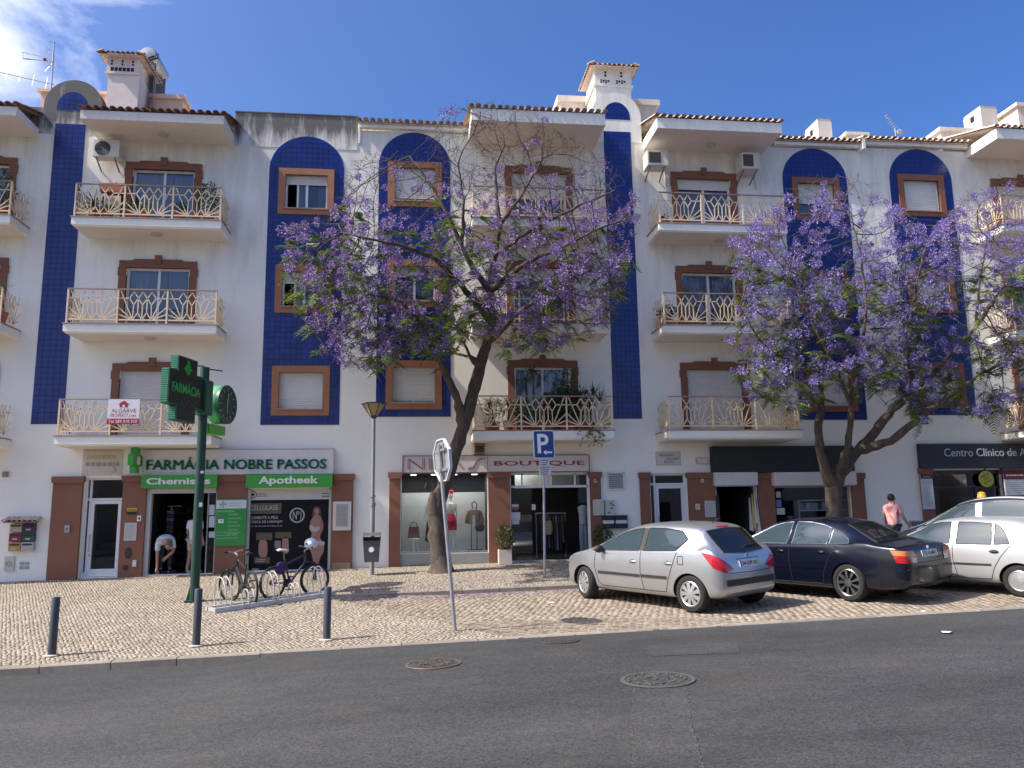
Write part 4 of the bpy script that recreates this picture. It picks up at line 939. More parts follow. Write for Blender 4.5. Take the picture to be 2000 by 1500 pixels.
t = thing('carton', 'yellow carton standing on the dark plinth behind the bending man', 'box', (x0 + .88, 1.0, z0 + .82)); MB().prism([(x0 + .76, z0 + .82), (x0 + 1.0, z0 + .82), (x0 + .96, z0 + 1.04), (x0 + .80, z0 + 1.04)], .92, 1.08).build('carton_body', PROD[3], t); MB().box(x0 + .79, x0 + .97, .914, .919, z0 + .88, z0 + .94).build('label_band', PROD[0], t)
# --- pharmacy poster window
x0, x1, z0, z1, _ = SH['shop2']; q = rect(487, 975.8, 645, 1119, .02)
MB().box(x0, x0 + .07, -.02, .12, z0, z1).build('window_jamb', C('door_frame_grey', ()), A_); MB().box(x1 - .06, x1 + .01, -.02, .12, z0, z1).build('window_jamb', C('door_frame_grey', ()), A_)
POST = C('poster_black', (.010, .010, .012), .5, spec=.15)
t = thing('window_poster', 'black window poster with CELLULASE lettering and a woman in a white bikini', 'poster', ((x0 + x1) / 2, .05, z0)); zt_ = rect(488, 976, 645, 1119, .05)[3]
MB().box(x0 + .07, x1 - .06, .05, .07, z0, zt_).build('sheet', POST, t); y = .0475
MB().box(x0 + .07, x1 - .06, .045, .075, zt_ + .001, z1).build('header', C('banner_cream', (.6, .58, .54), .5), t)
zz4 = lambda x, y_: (240 + x / 4.1667, 840 + y_ / 4.1667)
def prect(ax, ay, bx, by, Y=.05): a_, b2 = zz4(ax, ay), zz4(bx, by); return rect(a_[0], a_[1], b2[0], b2[1], Y)
OL = C('poster_olive', (.10, .09, .055), .4); PG = C('poster_pale', (.42, .42, .40), .4)
q = prect(1030, 595, 1290, 680); MB().box(q[0], q[1], .047, .05, q[2], q[3]).build('title_box', OL, t)
q = prect(1035, 612, 1262, 652); text('CELLULASE', q[0], q[1], q[2], q[3], .0465, PG, t, ext=0)
q = prect(1035, 700, 1262, 724); text('COMBATE A PELE', q[0], q[1], q[2], q[3], .049, PG, t, ext=0, off=.01)
q = prect(1035, 734, 1300, 762); text('CASCA DE LARANJA*', q[0], q[1], q[2], q[3], .049, PG, t, ext=0, off=.01)
q = prect(1035, 774, 1300, 788); rows(q[0], q[1], q[2], q[3], 1, .049, C('poster_grey', (.2, .2, .2), .4), t, 'print', .6, 3, 0)
c = F(*zz4(1418, 693), .05); rr_ = F(*zz4(1480, 693), .05).x - c.x
MB().lathe([(rr_ * .99, .0484), (rr_, .0484), (rr_ * .82, .049), (rr_ * .83, .0484), (rr_ * .99, .0484)], (c.x, 0, c.z), 36, 0, Matrix.Rotation(math.pi / 2, 3, 'X') @ Matrix.Scale(-1, 3, (0, 0, 1)), False).build('seal_ring', PG, t)
text('Nº1', c.x - rr_ * .55, c.x + rr_ * .55, c.z - .11, c.z + .11, .049, PG, t, ext=0, off=.012)
def flat(name, pts, m_, y_, sub=None):
 P_ = [F(*zz4(*p), .05) for p in pts]; return MB().q([(p.x, y_, p.z) for p in P_]).build(name, m_, t, recalc=False)
SKIN = C('printed_skin', (.36, .185, .145), .4); HAIR = C('printed_hair', (.07, .04, .03), .5)
def spline(pts, n=6):
 out_ = []; k = len(pts)
 for i in range(k):
  p0, p1, p2, p3 = [Vector(pts[(i + d) % k]) for d in (-1, 0, 1, 2)]
  for j in range(n):
   u = j / n; out_.append(tuple(.5 * ((2 * p1) + (p2 - p0) * u + (2 * p0 - 5 * p1 + 4 * p2 - p3) * u * u + (3 * p1 - p0 - 3 * p2 + p3) * u ** 3)))
 return out_
flat('printed_hair', spline([(1575, 618), (1605, 632), (1615, 680), (1606, 730), (1590, 700), (1562, 700), (1545, 730), (1540, 690), (1550, 635)]), HAIR, .0492)
flat('printed_figure', spline([(1563, 690), (1592, 694), (1616, 715), (1624, 780), (1612, 838), (1606, 880), (1636, 925), (1632, 990), (1606, 1040), (1592, 1100), (1588, 1165), (1556, 1165), (1552, 1090), (1536, 1010), (1522, 960), (1528, 880), (1536, 840), (1520, 800), (1530, 735), (1552, 705)]), SKIN, .0485)
flat('printed_face', spline([(1572, 636), (1594, 646), (1596, 672), (1580, 692), (1562, 680), (1556, 655)]), SKIN, .0478)
flat('printed_arm', spline([(1606, 720), (1624, 735), (1630, 800), (1600, 860), (1540, 905), (1530, 895), (1580, 845), (1604, 790)]), C('printed_skin_dark', (.29, .14, .11), .4), .0478)
flat('printed_bikini', spline([(1526, 768), (1560, 790), (1600, 786), (1598, 812), (1555, 826), (1522, 808)]), PG, .0472)
flat('printed_bikini', spline([(1522, 905), (1580, 902), (1640, 910), (1628, 940), (1580, 930), (1530, 935)]), PG, .0472)
for (u, v, w, h, mm) in ((1085, 835, 130, 60, OL), (1240, 830, 130, 50, OL), (1070, 1035, 125, 50, OL), (1050, 1125, 60, 22, C('poster_grey', ())), (1110, 905, 60, 120, SKIN), (1300, 885, 45, 110, SKIN), (1235, 900, 50, 60, C('poster_grey', ()))):
 flat('printed_panel', spline([(u, v), (u + w, v), (u + w, v + h), (u, v + h)], 3) if mm is SKIN else [(u, v), (u + w, v), (u + w, v + h), (u, v + h)], mm, .0488)
q = prect(1085, 1048, 1170, 1075); rows(q[0], q[1], q[2], q[3], 2, .0478, PG, t, 'print', .5, 9)
q = prect(1090, 512, 1190, 545, .045); rows(q[0], q[1], q[2], q[3], 2, .0445, BLK, t, 'print', .4, 6); q = prect(1620, 505, 1690, 550, .045); rows(q[0], q[1], q[2], q[3], 2, .0445, BLK, t, 'print', .4, 7)
c = F(*zz4(1058, 525), .045); m = MB(); m.lathe([(.10, .0445), (.10, .044), (.08, .044), (.08, .0445)], (c.x, 0, c.z), 24, 0, Matrix.Rotation(math.pi / 2, 3, 'X') @ Matrix.Scale(-1, 3, (0, 0, 1)), False); m.box(c.x - .05, c.x + .05, .0435, .045, c.z - .02, c.z + .02); m.box(c.x - .02, c.x + .02, .0432, .045, c.z - .05, c.z + .05); m.build('emblem', BLK, t)
# green services board
t, x0, x1, z0, z1 = plate('services_board', 'green services board with white header between the two pharmacy openings', 'notice board', (421, 974.5, 480, 1066), -.13, -.09, C('board_green', (.03, .26, .055), .4))
MB().box(x0, x1, -.134, -.13, z1 - .25, z1 - .03).build('header', C('board_white', (.6, .64, .66), .4), t); LG = C('pale_green_print', (.2, .45, .2), .5)
rows(x0 + .32, x1 - .1, z1 - .95, z1 - .35, 6, -.132, LG, t, 'print', .3, 2); rows(x0 + .04, x1 - .05, z0 + .16, z0 + .38, 3, -.132, LG, t, 'print', .3, 8, .5); rows(x0 + .04, x1 - .3, z1 - .36, z1 - .28, 1, -.132, LG, t, 'print', .5, 12, .0)
rows(x0 + .33, x1 - .08, z1 - .2, z1 - .08, 2, -.136, C('lilac_print', (.4, .36, .48), .5), t, 'print', .35, 11)
m = MB(); cx_ = x0 + .17; cz_ = z1 - .14; m.box(cx_ - .03, cx_ + .03, -.137, -.134, cz_ - .09, cz_ + .09); m.box(cx_ - .1, cx_ - .031, -.137, -.134, cz_ - .03, cz_ + .03); m.box(cx_ + .031, cx_ + .1, -.137, -.134, cz_ - .03, cz_ + .03); m.build('emblem', C('board_green_soft', (.25, .45, .33), .5), t)
m = MB(); cz_ = z1 - .62; m.box(x0 + .07, x0 + .2, -.133, -.13, cz_, cz_ + .1); m.build('icon', WHITE, t); MB().lathe([(.02, .134), (.0, .135)], (x0 + .145, 0, cz_ + .06), 12, 0, Matrix.Rotation(math.pi / 2, 3, 'X')).build('icon_dot', BLK, t)
# notice frame, lower vent, plaques on the pharmacy side
t, x0, x1, z0, z1 = plate('notice_case', 'white framed notice case on the brown pilaster right of the poster', 'notice case', (650, 979.5, 685.5, 1036), -.17, -.09, C('frame_white', (.62, .6, .57), .5)); MB().box(x0 + .08, x1 - .08, -.174, -.169, z0 + .1, z1 - .07).build('paper', C('notice_grey', (.36, .37, .36), .3), t); rows(x0 + .1, x1 - .1, z0 + .14, z1 - .12, 9, -.176, C('print_grey', (.26, .26, .26), .5), t, 'print', .3, 5)
t, x0, x1, z0, z1 = plate('air_vent', 'square yellowish vent panel low on the pilaster right of the poster', 'vent', (649, 1099, 684, 1114), -.115, -.09, C('stone_yellow', (.33, .25, .14), .8, var=.2)); rows(x0 + .05, x1 - .05, z0 + .02, z1 - .03, 4, -.117, C('stone_dark', (.2, .15, .08), .8), t, 'grille', .3, 5, 0)
t, x0, x1, z0, z1 = plate('warning_plate', 'small yellow and black plate on the pilaster left of the open door', 'plate', (248, 992, 267, 1005), -.105, -.09, C('plate_yellow', (.55, .40, .03), .5)); MB().box(x0, x1, -.109, -.105, z0, z0 + .08).build('lower_band', BLK, t); rows(x0 + .02, x1 - .02, z1 - .08, z1 - .03, 1, -.107, BLK, t, 'print', .5, 2, 0)
t, x0, x1, z0, z1 = plate('notice_sheet', 'pale paper notice on the brown pilaster left of the open pharmacy door', 'notice', (242.5, 1021, 266.5, 1056), -.105, -.09, C('paper_grey', (.5, .5, .49), .6)); rows(x0 + .03, x1 - .03, z0 + .05, z1 - .05, 10, -.107, C('print_grey', ()), t, 'print', .25, 4)
for px, lb, n_ in (((243.5, 1069, 257, 1091.5), 'upper dark oval vent grille on the pilaster by the pharmacy door', 1), ((239, 1103, 250, 1114), 'lower round dark vent hole near the foot of the pilaster', 2)):
 x0, x1, z0, z1 = rect(*px, Y=-.1); t = thing('round_vent', lb, 'vent', ((x0 + x1) / 2, -.09, z0)); m = MB(); n = 20
 m.prism([((x0 + x1) / 2 + (x1 - x0) / 2 * math.cos(6.283 * k / n), (z0 + z1) / 2 + (z1 - z0) / 2 * math.sin(6.283 * k / n)) for k in range(n)], -.1, -.088); m.build('grille', C('vent_dark', (.035, .03, .028), .7), t)
 m = MB()
 for k in range(-2, 3): h = (z1 - z0) * .4 * math.sqrt(max(0.05, 1 - (k / 2.6) ** 2)); m.box((x0 + x1) / 2 + k * (x1 - x0) * .16 - .006, (x0 + x1) / 2 + k * (x1 - x0) * .16 + .006, -.106, -.1, (z0 + z1) / 2 - h, (z0 + z1) / 2 + h)
 m.build('bars', C('vent_bar', (.08, .07, .065), .6), t)
t, x0, x1, z0, z1 = plate('socket_box', 'white socket cover low on the pilaster left of the pharmacy door', 'socket cover', (258.5, 1094, 266, 1107), -.12, -.09, GREYW); MB().box(x0 + .03, x1 - .03, -.124, -.12, z0 + .05, z1 - .05).build('flap', MT['white'], t)
t, x0, x1, z0, z1 = plate('house_number', 'small white number 4 plate at the edge of the pharmacy door', 'house number', (267.5, 1007, 275.5, 1018), -.105, -.09, WHITE); text('4', x0 + .02, x1 - .02, z0 + .025, z1 - .025, -.107, BLK, t, ext=0, off=.01)
t, x0, x1, z0, z1 = plate('intercom', 'metal intercom panel on the far left brown pilaster', 'intercom', (125.5, 1026, 136, 1040), -.12, -.09, MT['steel']); rows(x0 + .02, x1 - .02, z0 + .02, z1 - .06, 3, -.122, BLK, t, 'buttons', .4, 4)
t, x0, x1, z0, z1 = plate('intercom', 'small intercom panel between entrance door and notice on the wide pilaster', 'intercom', (1359, 984, 1367, 995.5), -.12, -.09, GREYW); rows(x0 + .015, x1 - .015, z0 + .02, z1 - .02, 4, -.122, BLK, t, 'buttons', .4, 4)
t, x0, x1, z0, z1 = plate('notice_sheet', 'pale paper notice on the wide pilaster left of the open dark shop', 'notice', (1377, 978, 1398, 1010), -.105, -.09, C('paper_grey', ())); rows(x0 + .03, x1 - .03, z0 + .05, z1 - .05, 9, -.107, C('print_grey', ()), t, 'print', .25, 8)
for px, s_, lb in (((1160, 935.5, 1165, 943), '9', 'white number on the pilaster right of the boutique door'), ((1369, 935, 1374.5, 942.5), '9', 'white number high on the wide pilaster beside the entrance door')):
 x0, x1, z0, z1 = rect(*px, Y=-.095); o = text('0', x0, x1, z0, z1, -.1, WHITE, None, 'house_number', ext=.008); tag(o, lb, 'house number')
# boxes right of the boutique
t, x0, x1, z0, z1 = plate('meter_box', 'plain cream meter cupboard beside the brown boutique pilaster', 'meter box', (1159, 975.5, 1179, 1006.5), -.16, -.0, C('cupboard_cream', (.56, .53, .47), .5)); MB().box(x0 + .025, x1 - .025, -.166, -.16, z0 + .03, z1 - .03).build('door', C('cupboard_door', (.52, .49, .44), .5), t)
t, x0, x1, z0, z1 = plate('meter_box', 'cream cupboard with dark stickers right of the plain one', 'meter box', (1182.5, 976.5, 1200.5, 1006.5), -.12, -.0, C('cupboard_cream', ())); m = MB()
for u, v in ((.5, .75), (.7, .62), (.55, .42), (.25, .15)): m.box(x0 + (x1 - x0) * u, x0 + (x1 - x0) * u + .07, -.124, -.12, z0 + (z1 - z0) * v, z0 + (z1 - z0) * v + .035)
m.build('stickers', C('sticker_dark', (.1, .05, .05), .5), t)
def mailbox(parent, x0, x1, z0, z1, y, m_, slot=True):
 o = MB().box(x0, x1, y, y + .12, z0, z1).build('mailbox', m_, parent)
 MB().box(x0 + .03, x1 - .03, y - .012, y - .001, z1 - .075, z1 - .035).build('slot_flap', MT['black'], o)
 MB().box(x0 + (x1 - x0) * .3, x0 + (x1 - x0) * .7, y - .006, y - .001, z0 + .05, z0 + .085).build('name_card', C('card', (.5, .48, .42), .6), o); return o
x0, x1, z0, z1 = rect(1176, 1006.5, 1226, 1032, -.12); t = thing('mailbox_bank', 'bank of dark letterboxes with pale flaps under the meter cupboards', 'letterboxes', ((x0 + x1) / 2, 0, z0)); xm = (x0 + x1) / 2; zm = (z0 + z1) / 2
for a_, b2, c_, d_, mm in ((x0, xm - .008, zm + .005, z1, BLK), (xm + .008, x1, zm + .005, z1, BLK), (x0, xm - .008, z0, zm - .005, C('dark_plum', (.03, .012, .03), .5)), (xm + .008, x1, z0, zm - .005, C('dark_plum', ()))):
 o = MB().box(a_, b2, -.12, 0, c_, d_).build('mailbox', mm, t); MB().box(a_ + .02, b2 - .02, -.128, -.12, (zm - .045) if c_ > zm - .01 else zm - .07, (zm + .045) if c_ > zm - .01 else zm - .045).build('slot_flap', GREYW, o) if c_ > zm - .01 else None
x0, x1, z0, z1 = rect(17.5, 1022, 66, 1077, -.12); t = thing('mailbox_bank', 'six coloured letterboxes under a little tiled roof at the far left', 'letterboxes', ((x0 + x1) / 2, 0, z0)); n3 = (z1 - z0) / 3; xm = (x0 + x1) / 2
MBC = [C('mail_' + n, c, .4) for n, c in (('beige', (.42, .34, .22)), ('purple', (.06, .02, .09)), ('wine', (.22, .025, .07)), ('green', (.02, .07, .045)), ('ochre', (.42, .28, .09)), ('silver', (.4, .41, .42)))]
for k in range(6):
 i, j = k % 2, 2 - k // 2; mailbox(t, x0 if i == 0 else xm + .008, xm - .008 if i == 0 else x1, z0 + j * n3 + .008, z0 + (j + 1) * n3 - .008, -.12, MBC[k])
rf = MB(); rf.faces([(x0 - .1, -.3, z1 + .04), (x1 + .1, -.3, z1 + .04), (x1 + .04, 0, z1 + .13), (x0 - .04, 0, z1 + .13), (x0 - .1, -.3, z1 + .015), (x1 + .1, -.3, z1 + .015), (x1 + .04, 0, z1 + .02), (x0 - .04, 0, z1 + .02)], [(0, 1, 2, 3), (7, 6, 5, 4), (0, 4, 5, 1), (1, 5, 6, 2), (3, 7, 4, 0)])
r_o = rf.build('canopy', MT['roof'], t); tm2 = tile_mesh(MT['roofpale'], .3, .07)
for k in range(7): inst('roof_tile', tm2, (x0 - .07 + k * (x1 - x0 + .14) / 6, -.31, z1 + .045), r_o, (.28, 0, 0))
t, x0, x1, z0, z1 = plate('meter_box', 'weathered cream meter door low on the wall at the far left', 'meter box', (8, 1087, 27, 1115), -.04, 0, C('cupboard_cream', ())); MB().lathe([(.06, .04), (.06, .05), (.04, .05), (.04, .04)], ((x0 + x1) / 2 - .02, 0, z0 + .18), 16, 0, Matrix.Rotation(math.pi / 2, 3, 'X'), False).build('dial', MT['grey'], t)
x0, x1, z0, z1 = rect(38, 1096.5, 56.5, 1111.5, -.02); t = thing('wall_vent', 'four small grilles low on the wall right of the meter door', 'vent', ((x0 + x1) / 2, 0, z0))
for i in range(2):
 for j in range(2): MB().box(x0 + i * (x1 - x0) * .55, x0 + i * (x1 - x0) * .55 + (x1 - x0) * .4, -.02, 0, z0 + j * (z1 - z0) * .55, z0 + j * (z1 - z0) * .55 + (z1 - z0) * .4).build('grille', C('grille_grey', (.36, .36, .37), .6), t)
t, x0, x1, z0, z1 = plate('junction_box', 'small brown junction box high on the wall at the far left', 'junction box', (4, 921, 14, 931.5), -.08, 0, C('box_tan', (.33, .25, .19), .7)); MB().box(x0 + .02, x1 - .02, -.086, -.08, z0 + .02, z1 - .02).build('cover', C('box_tan2', (.3, .23, .17), .7), t)
t, x0, x1, z0, z1 = plate('louvre_vent', 'louvred ventilation grille on the white wall right of the boutique', 'vent', (1187, 923, 1218, 954), -.03, 0, C('louvre_dark', (.12, .11, .1), .7)); n = 8
for k in range(n): zq = z0 + (z1 - z0) * (k + .3) / n; MB().faces([(x0 + .02, -.055, zq), (x1 - .02, -.055, zq), (x1 - .02, -.03, zq + .04), (x0 + .02, -.03, zq + .04), (x0 + .02, -.05, zq - .006), (x1 - .02, -.05, zq - .006)], [(0, 1, 2, 3), (4, 5, 1, 0)]).build('slat', C('louvre_slat', (.45, .44, .42), .6), t, recalc=False)
m = MB()
for q in ((x0 - .02, x0 + .02, z0, z1), (x1 - .02, x1 + .02, z0, z1), (x0 - .02, x1 + .02, z1 - .02, z1 + .02), (x0 - .02, x1 + .04, z0 - .04, z0)): m.box(q[0], q[1], -.06, 0, q[2], q[3])
m.build('frame', MT['alu'], t)
# --- boutique window
x0, x1, z0, z1, _ = SH['bwin']
m = MB().q([(x0, .05, z0), (x1, .05, z0), (x1, .05, z1), (x0, .05, z1)]).build('shop_window', MT['shopglass'], B_, recalc=False)
f_ = MB(); f_.box(x0 - .02, x1 + .02, -.05, .2, z0 - .28, z0 - .001); f_.build('stone_sill', C('sill_stone', (.3, .31, .3), .6, var=.15), m)
zb_ = F(870, 960).z; MB().box(x0 - .1, x1 + .1, .95, .98, z0, zb_).build('backdrop', C('backdrop_grey', (.52, .54, .53), .7), m)
MB().box(x0 - .1, x1 + .1, .17, .94, z0 + .001, z0 + .05).build('display_floor', C('display_grey', (.42, .45, .46), .6), m)
def spot(x, y, z, w, parent):
 MB().lathe([(.09, .0), (.08, -.02), (.0, -.021)], (x, y, z), 14).build('spot_lamp', C('lamp_glow', (1.0, .97, .9), .5, emit=1.6), parent)
 l = bpy.data.lights.new('spot_light', 'AREA'); l.shape = 'DISK'; l.size = .16; l.energy = w; l.color = (1, .96, .9); o = bpy.data.objects.new('spot_light', l); COL.objects.link(o); o.location = (x, y, z - .03)
for k in range(4): spot(x0 + (x1 - x0) * (.14 + .24 * k), .45, z1 - .02, 3.2, m)
SKW = C('mannequin_grey', (.60, .60, .58), .35)
def ref(px, py, y): p = F(px, py, y); return p
def mannequin(cx, zb, h, label, top=None):
 t = thing('mannequin', label, 'mannequin', (cx, .55, zb), world=False); s = h / 1.75; m = MB()
 def tb(pts, rs, mi=0): m.tube([(a * s, b * s, c * s) for a, b, c in pts], [r * s for r in rs], 10, mi)
 m.ball((0, -.01 * s, 1.63 * s), (.075 * s, .09 * s, .11 * s)); tb([(0, 0, 1.54), (0, 0, 1.42)], [.045, .05]); tb([(0, 0, 1.45), (0, 0, 1.38), (0, 0, 1.25), (0, 0, 1.08), (0, 0, .95), (0, 0, .86)], [.05, .14, .135, .105, .15, .14])
 for k in (-1, 1):
  tb([(k * .08, 0, .9), (k * .085, 0, .5), (k * .08, .01, .3), (k * .075, 0, .08), (k * .075, -.03, .02)], [.085, .055, .052, .035, .03]); tb([(k * .15, 0, 1.38), (k * .2, .02, 1.1), (k * .21, -.05, .85), (k * .2, -.08, .78)], [.05, .04, .03, .02])
 m.lathe([(.16 * s, 0), (.16 * s, .012), (.01, .014)], (0, 0, 0)); m.build('figure', SKW, t, smooth=True); return t, s
zfl = z0 + .05
pm = F(843, 1000, .55); t, s = mannequin(pm.x, zfl, F(843, 962, .55).z - zfl, 'pale mannequin in a long black patterned dress, left of the other mannequin')
MB().lathe([(.15 * s, .28 * s), (.20 * s, .3 * s), (.165 * s, .75 * s), (.12 * s, 1.05 * s), (.15 * s, 1.28 * s), (.12 * s, 1.36 * s), (.03 * s, 1.4 * s)], (0, 0, 0), 18).build('dress', C('patterned_black', (.035, .03, .03), .8, var=.9, scale=28), t, smooth=True)
pm = F(880, 1000, .55); t, s = mannequin(pm.x, zfl, F(880, 960, .55).z - zfl, 'mannequin with a red headscarf, cream top and red shorts in the boutique window')
MB().lathe([(.10 * s, 1.06 * s), (.14 * s, 1.2 * s), (.155 * s, 1.32 * s), (.12 * s, 1.4 * s), (.05 * s, 1.43 * s)], (0, 0, 0), 16).build('top', C('cream_cloth', (.5, .46, .38), .8), t, smooth=True)
m = MB(); m.lathe([(.165 * s, .84 * s), (.168 * s, .95 * s), (.118 * s, 1.08 * s)], (0, 0, 0), 16)
for k in (-1, 1): m.lathe([(.105 * s, .60 * s), (.1 * s, .88 * s)], (k * .085 * s, 0, 0), 14)
m.build('shorts', C('red_cloth', (.45, .012, .05), .8), t, smooth=True)
m = MB(); m.ball((0, .01 * s, 1.70 * s), (.09 * s, .1 * s, .075 * s)); m.ball((.03 * s, -.06 * s, 1.76 * s), (.06 * s, .05 * s, .04 * s)); m.build('headscarf', C('red_scarf', (.55, .02, .04), .8), t, smooth=True)
p = F(808, 1065, .5); t = thing('stool', 'small white three-legged stool under the brown handbag', 'stool', (p.x, .5, zfl), world=False); sh_ = F(808, 1051, .5).z - zfl
m = MB().lathe([(.15, sh_ - .03), (.15, sh_), (.14, sh_ + .004)], (0, 0, 0)).build('seat', WHITE, t)
for k in range(3): MB().tube([(.07 * math.cos(k * 2.1 + .5), .07 * math.sin(k * 2.1 + .5), sh_ - .031), (.15 * math.cos(k * 2.1 + .5), .15 * math.sin(k * 2.1 + .5), 0)], .014).build('leg', WHITE, t)
t = thing('handbag', 'brown handbag with a tall handle standing on the white stool', 'handbag', (p.x, .5, zfl + sh_ + .005), world=False)
MB().prism([(-.17, 0), (.17, 0), (.13, .3), (-.13, .3)], -.06, .06).build('bag_body', C('brown_leather', (.13, .05, .03), .5), t); MB().prism([(-.172, 0.001), (.172, .001), (.155, .12), (-.155, .12)], -.064, .064).build('bag_base', C('tan_leather', (.22, .09, .05), .5), t)
MB().tube([(-.1, 0, .29), (-.07, 0, .4), (0, 0, .44), (.07, 0, .4), (.1, 0, .29)], .012, 8).build('handle', C('brown_leather', ()), t)
p = F(927, 1070, .55); t = thing('dress_stand', 'clothes stand with leopard jacket, scarf and black bag in the boutique window', 'clothes stand', (p.x, .55, zfl), world=False); hz = F(927, 982, .55).z - zfl
m = MB(); m.tube([(-.09, 0, 0), (-.09, 0, hz * .75)], .012); m.tube([(.07, 0, 0), (.07, 0, hz * .7)], .012); m.box(-.22, .22, -.15, .15, 0, .012); m.tube([(-.05, 0, hz * .87), (-.07, 0, hz * .98), (0, 0, hz * 1.03), (.07, 0, hz * .98), (.05, 0, hz * .87)], .015); m.build('stand', MT['black'], t)
m = MB(); m.lathe([(.03, hz * .88), (.15, hz * .84), (.17, hz * .7), (.16, hz * .55)], (-.01, 0, 0), 14, 0, Matrix.Diagonal((1, .5, 1)))
for k in (-1, 1): m.tube([(k * .14, 0, hz * .82), (k * .21, 0, hz * .68), (k * .22, 0, hz * .56)], [.055, .05, .05])
m.build('jacket', C('leopard_cloth', (.22, .15, .09), .85, var=.85, scale=30), t, smooth=True); MB().ball((.14, -.1, hz * .48), (.14, .05, .13)).build('bag', BLK, t, smooth=True); MB().prism([(-.06, hz * .55), (.03, hz * .52), (.0, hz * .74), (-.05, hz * .72)], -.12, -.09).build('scarf', C('pale_scarf', (.5, .53, .56), .8), t)
# --- boutique doorway
x0, x1, z0, z1, _ = SH['bdoor']; y = .08
f_ = MB(); zt_ = F(1070, 950).z; xa, xb, xc_ = F(1040, 1000).x, F(1090, 1000).x, F(1131, 1000).x
f_.box(x0, x1, y, y + .06, zt_ - .03, zt_ + .03); f_.box(x0, x0 + .04, y, y + .06, z0, z1); f_.box(x1 - .04, x1, y, y + .06, z0, z1); f_.box(x0, x1, y, y + .06, z1 - .05, z1)
for px in (1020, 1067, 1077, 1124): f_.box(F(px, 930).x - .02, F(px, 930).x + .02, y, y + .06, zt_ + .03, z1)
dd = f_.build('boutique_door', MT['alu'], B_)
for a_, b2, c_, d_ in ((x0 + .04, xa, z0, zt_ - .03), (xc_, x1 - .04, z0, zt_ - .03), (x0 + .04, x1 - .04, zt_ + .03, z1 - .05)): MB().q([(a_, y + .03, c_), (b2, y + .03, c_), (b2, y + .03, d_), (a_, y + .03, d_)]).build('pane', MT['shopglass'], dd, recalc=False)
MB().box(x0 - .0, x1, -.08, .17, z0 - .1, z0 + .0).build('threshold', C('sill_stone', ()), dd)
MB().box(x0 + .3, x1, 1.3, 1.33, zt_, z1 + .2).build('inner_beam', C('backdrop_grey', ()), dd)
for (u, v, w, h, mm) in ((1000, 985, 13, 5, GREYW), (1000, 990.5, 13, 5, C('notice_red', (.35, .12, .12), .6)), (998, 1000.5, 18, 15, GREYW), (1000, 1016, 14, 8, GREYW), (1039, 985, 7, 11, GREYW)):
 q = rect(u, v, u + w, v + h, y); MB().box(q[0], q[1], y - .004, y + .02, q[2], q[3]).build('notice', mm, dd)
for k in range(3): spot(x0 + .35 + .5 * k, 1.0 + .3 * k, z1 + .26, 4, dd)
t = thing('clothes_rack', 'rail of dark clothes just inside the boutique door', 'clothes rack', ((xa + xc_) / 2, .9, z0)); cx_ = (xa + xc_) / 2; hh = 1.25
m = MB()
for k in (-.42, .42): m.tube([(cx_ + k, .9, z0), (cx_ + k, .9, z0 + hh)], .016)
m.tube([(cx_ - .45, .9, z0 + hh), (cx_ + .45, .9, z0 + hh)], .014); m.build('rail', MT['steel'], t)
rr = random.Random(8)
for k in range(11):
 xx = cx_ - .4 + k * .08; w_ = rr.uniform(.02, .035); bz = z0 + rr.uniform(.15, .45)
 MB().faces([(xx - .01, .72, z0 + hh - .12), (xx + .01, 1.08, z0 + hh - .12), (xx, .9, z0 + hh - .03), (xx - w_, .68, bz), (xx + w_, 1.1, bz), (xx + w_, .70, bz), (xx - w_, 1.1, bz)], [(0, 2, 1), (3, 0, 1, 6), (5, 4, 1, 0), (3, 5, 0), (4, 6, 1)]).build('garment', [C('cloth_%d' % (k % 5), ((.02, .02, .025), (.07, .05, .06), (.25, .25, .27), (.03, .035, .06), (.16, .10, .08))[k % 5], .9)], t, recalc=False)
p = F(1070, 1030, .6); t = thing('straw_hat_bag', 'pale straw bag hanging in the boutique doorway', 'bag', (p.x, .6, p.z - .2)); MB().lathe([(.1, -.2), (.14, -.1), (.13, .1), (.1, .18)], (p.x, .6, p.z), 14, 0, Matrix.Diagonal((1, .5, 1))).build('bag_body', C('straw', (.35, .27, .15), .9, var=.4, scale=30), t, smooth=True); MB().tube([(p.x - .08, .6, p.z + .17), (p.x, .6, p.z + .42), (p.x + .08, .6, p.z + .17)], .01).build('handle', C('straw', ()), t)
p = F(1140, 1030, .6); t = thing('garment', 'pale blue jeans and white blouse on display behind the right door pane', 'clothes', (p.x, .6, z0)); m = MB()
for k in (-.06, .06): m.tube([(p.x + k * .8, .6, z0 + .1), (p.x + k * 1.1, .6, z0 + .5), (p.x + k * .6, .6, z0 + .95)], [.05, .065, .09])
m.build('jeans', C('pale_denim', (.25, .33, .42), .9), t, smooth=True); MB().lathe([(.12, .93), (.13, 1.2), (.16, 1.4), (.05, 1.47)], (p.x, .6, z0), 14).build('blouse', C('pale_blouse', (.42, .5, .5), .9), t, smooth=True)
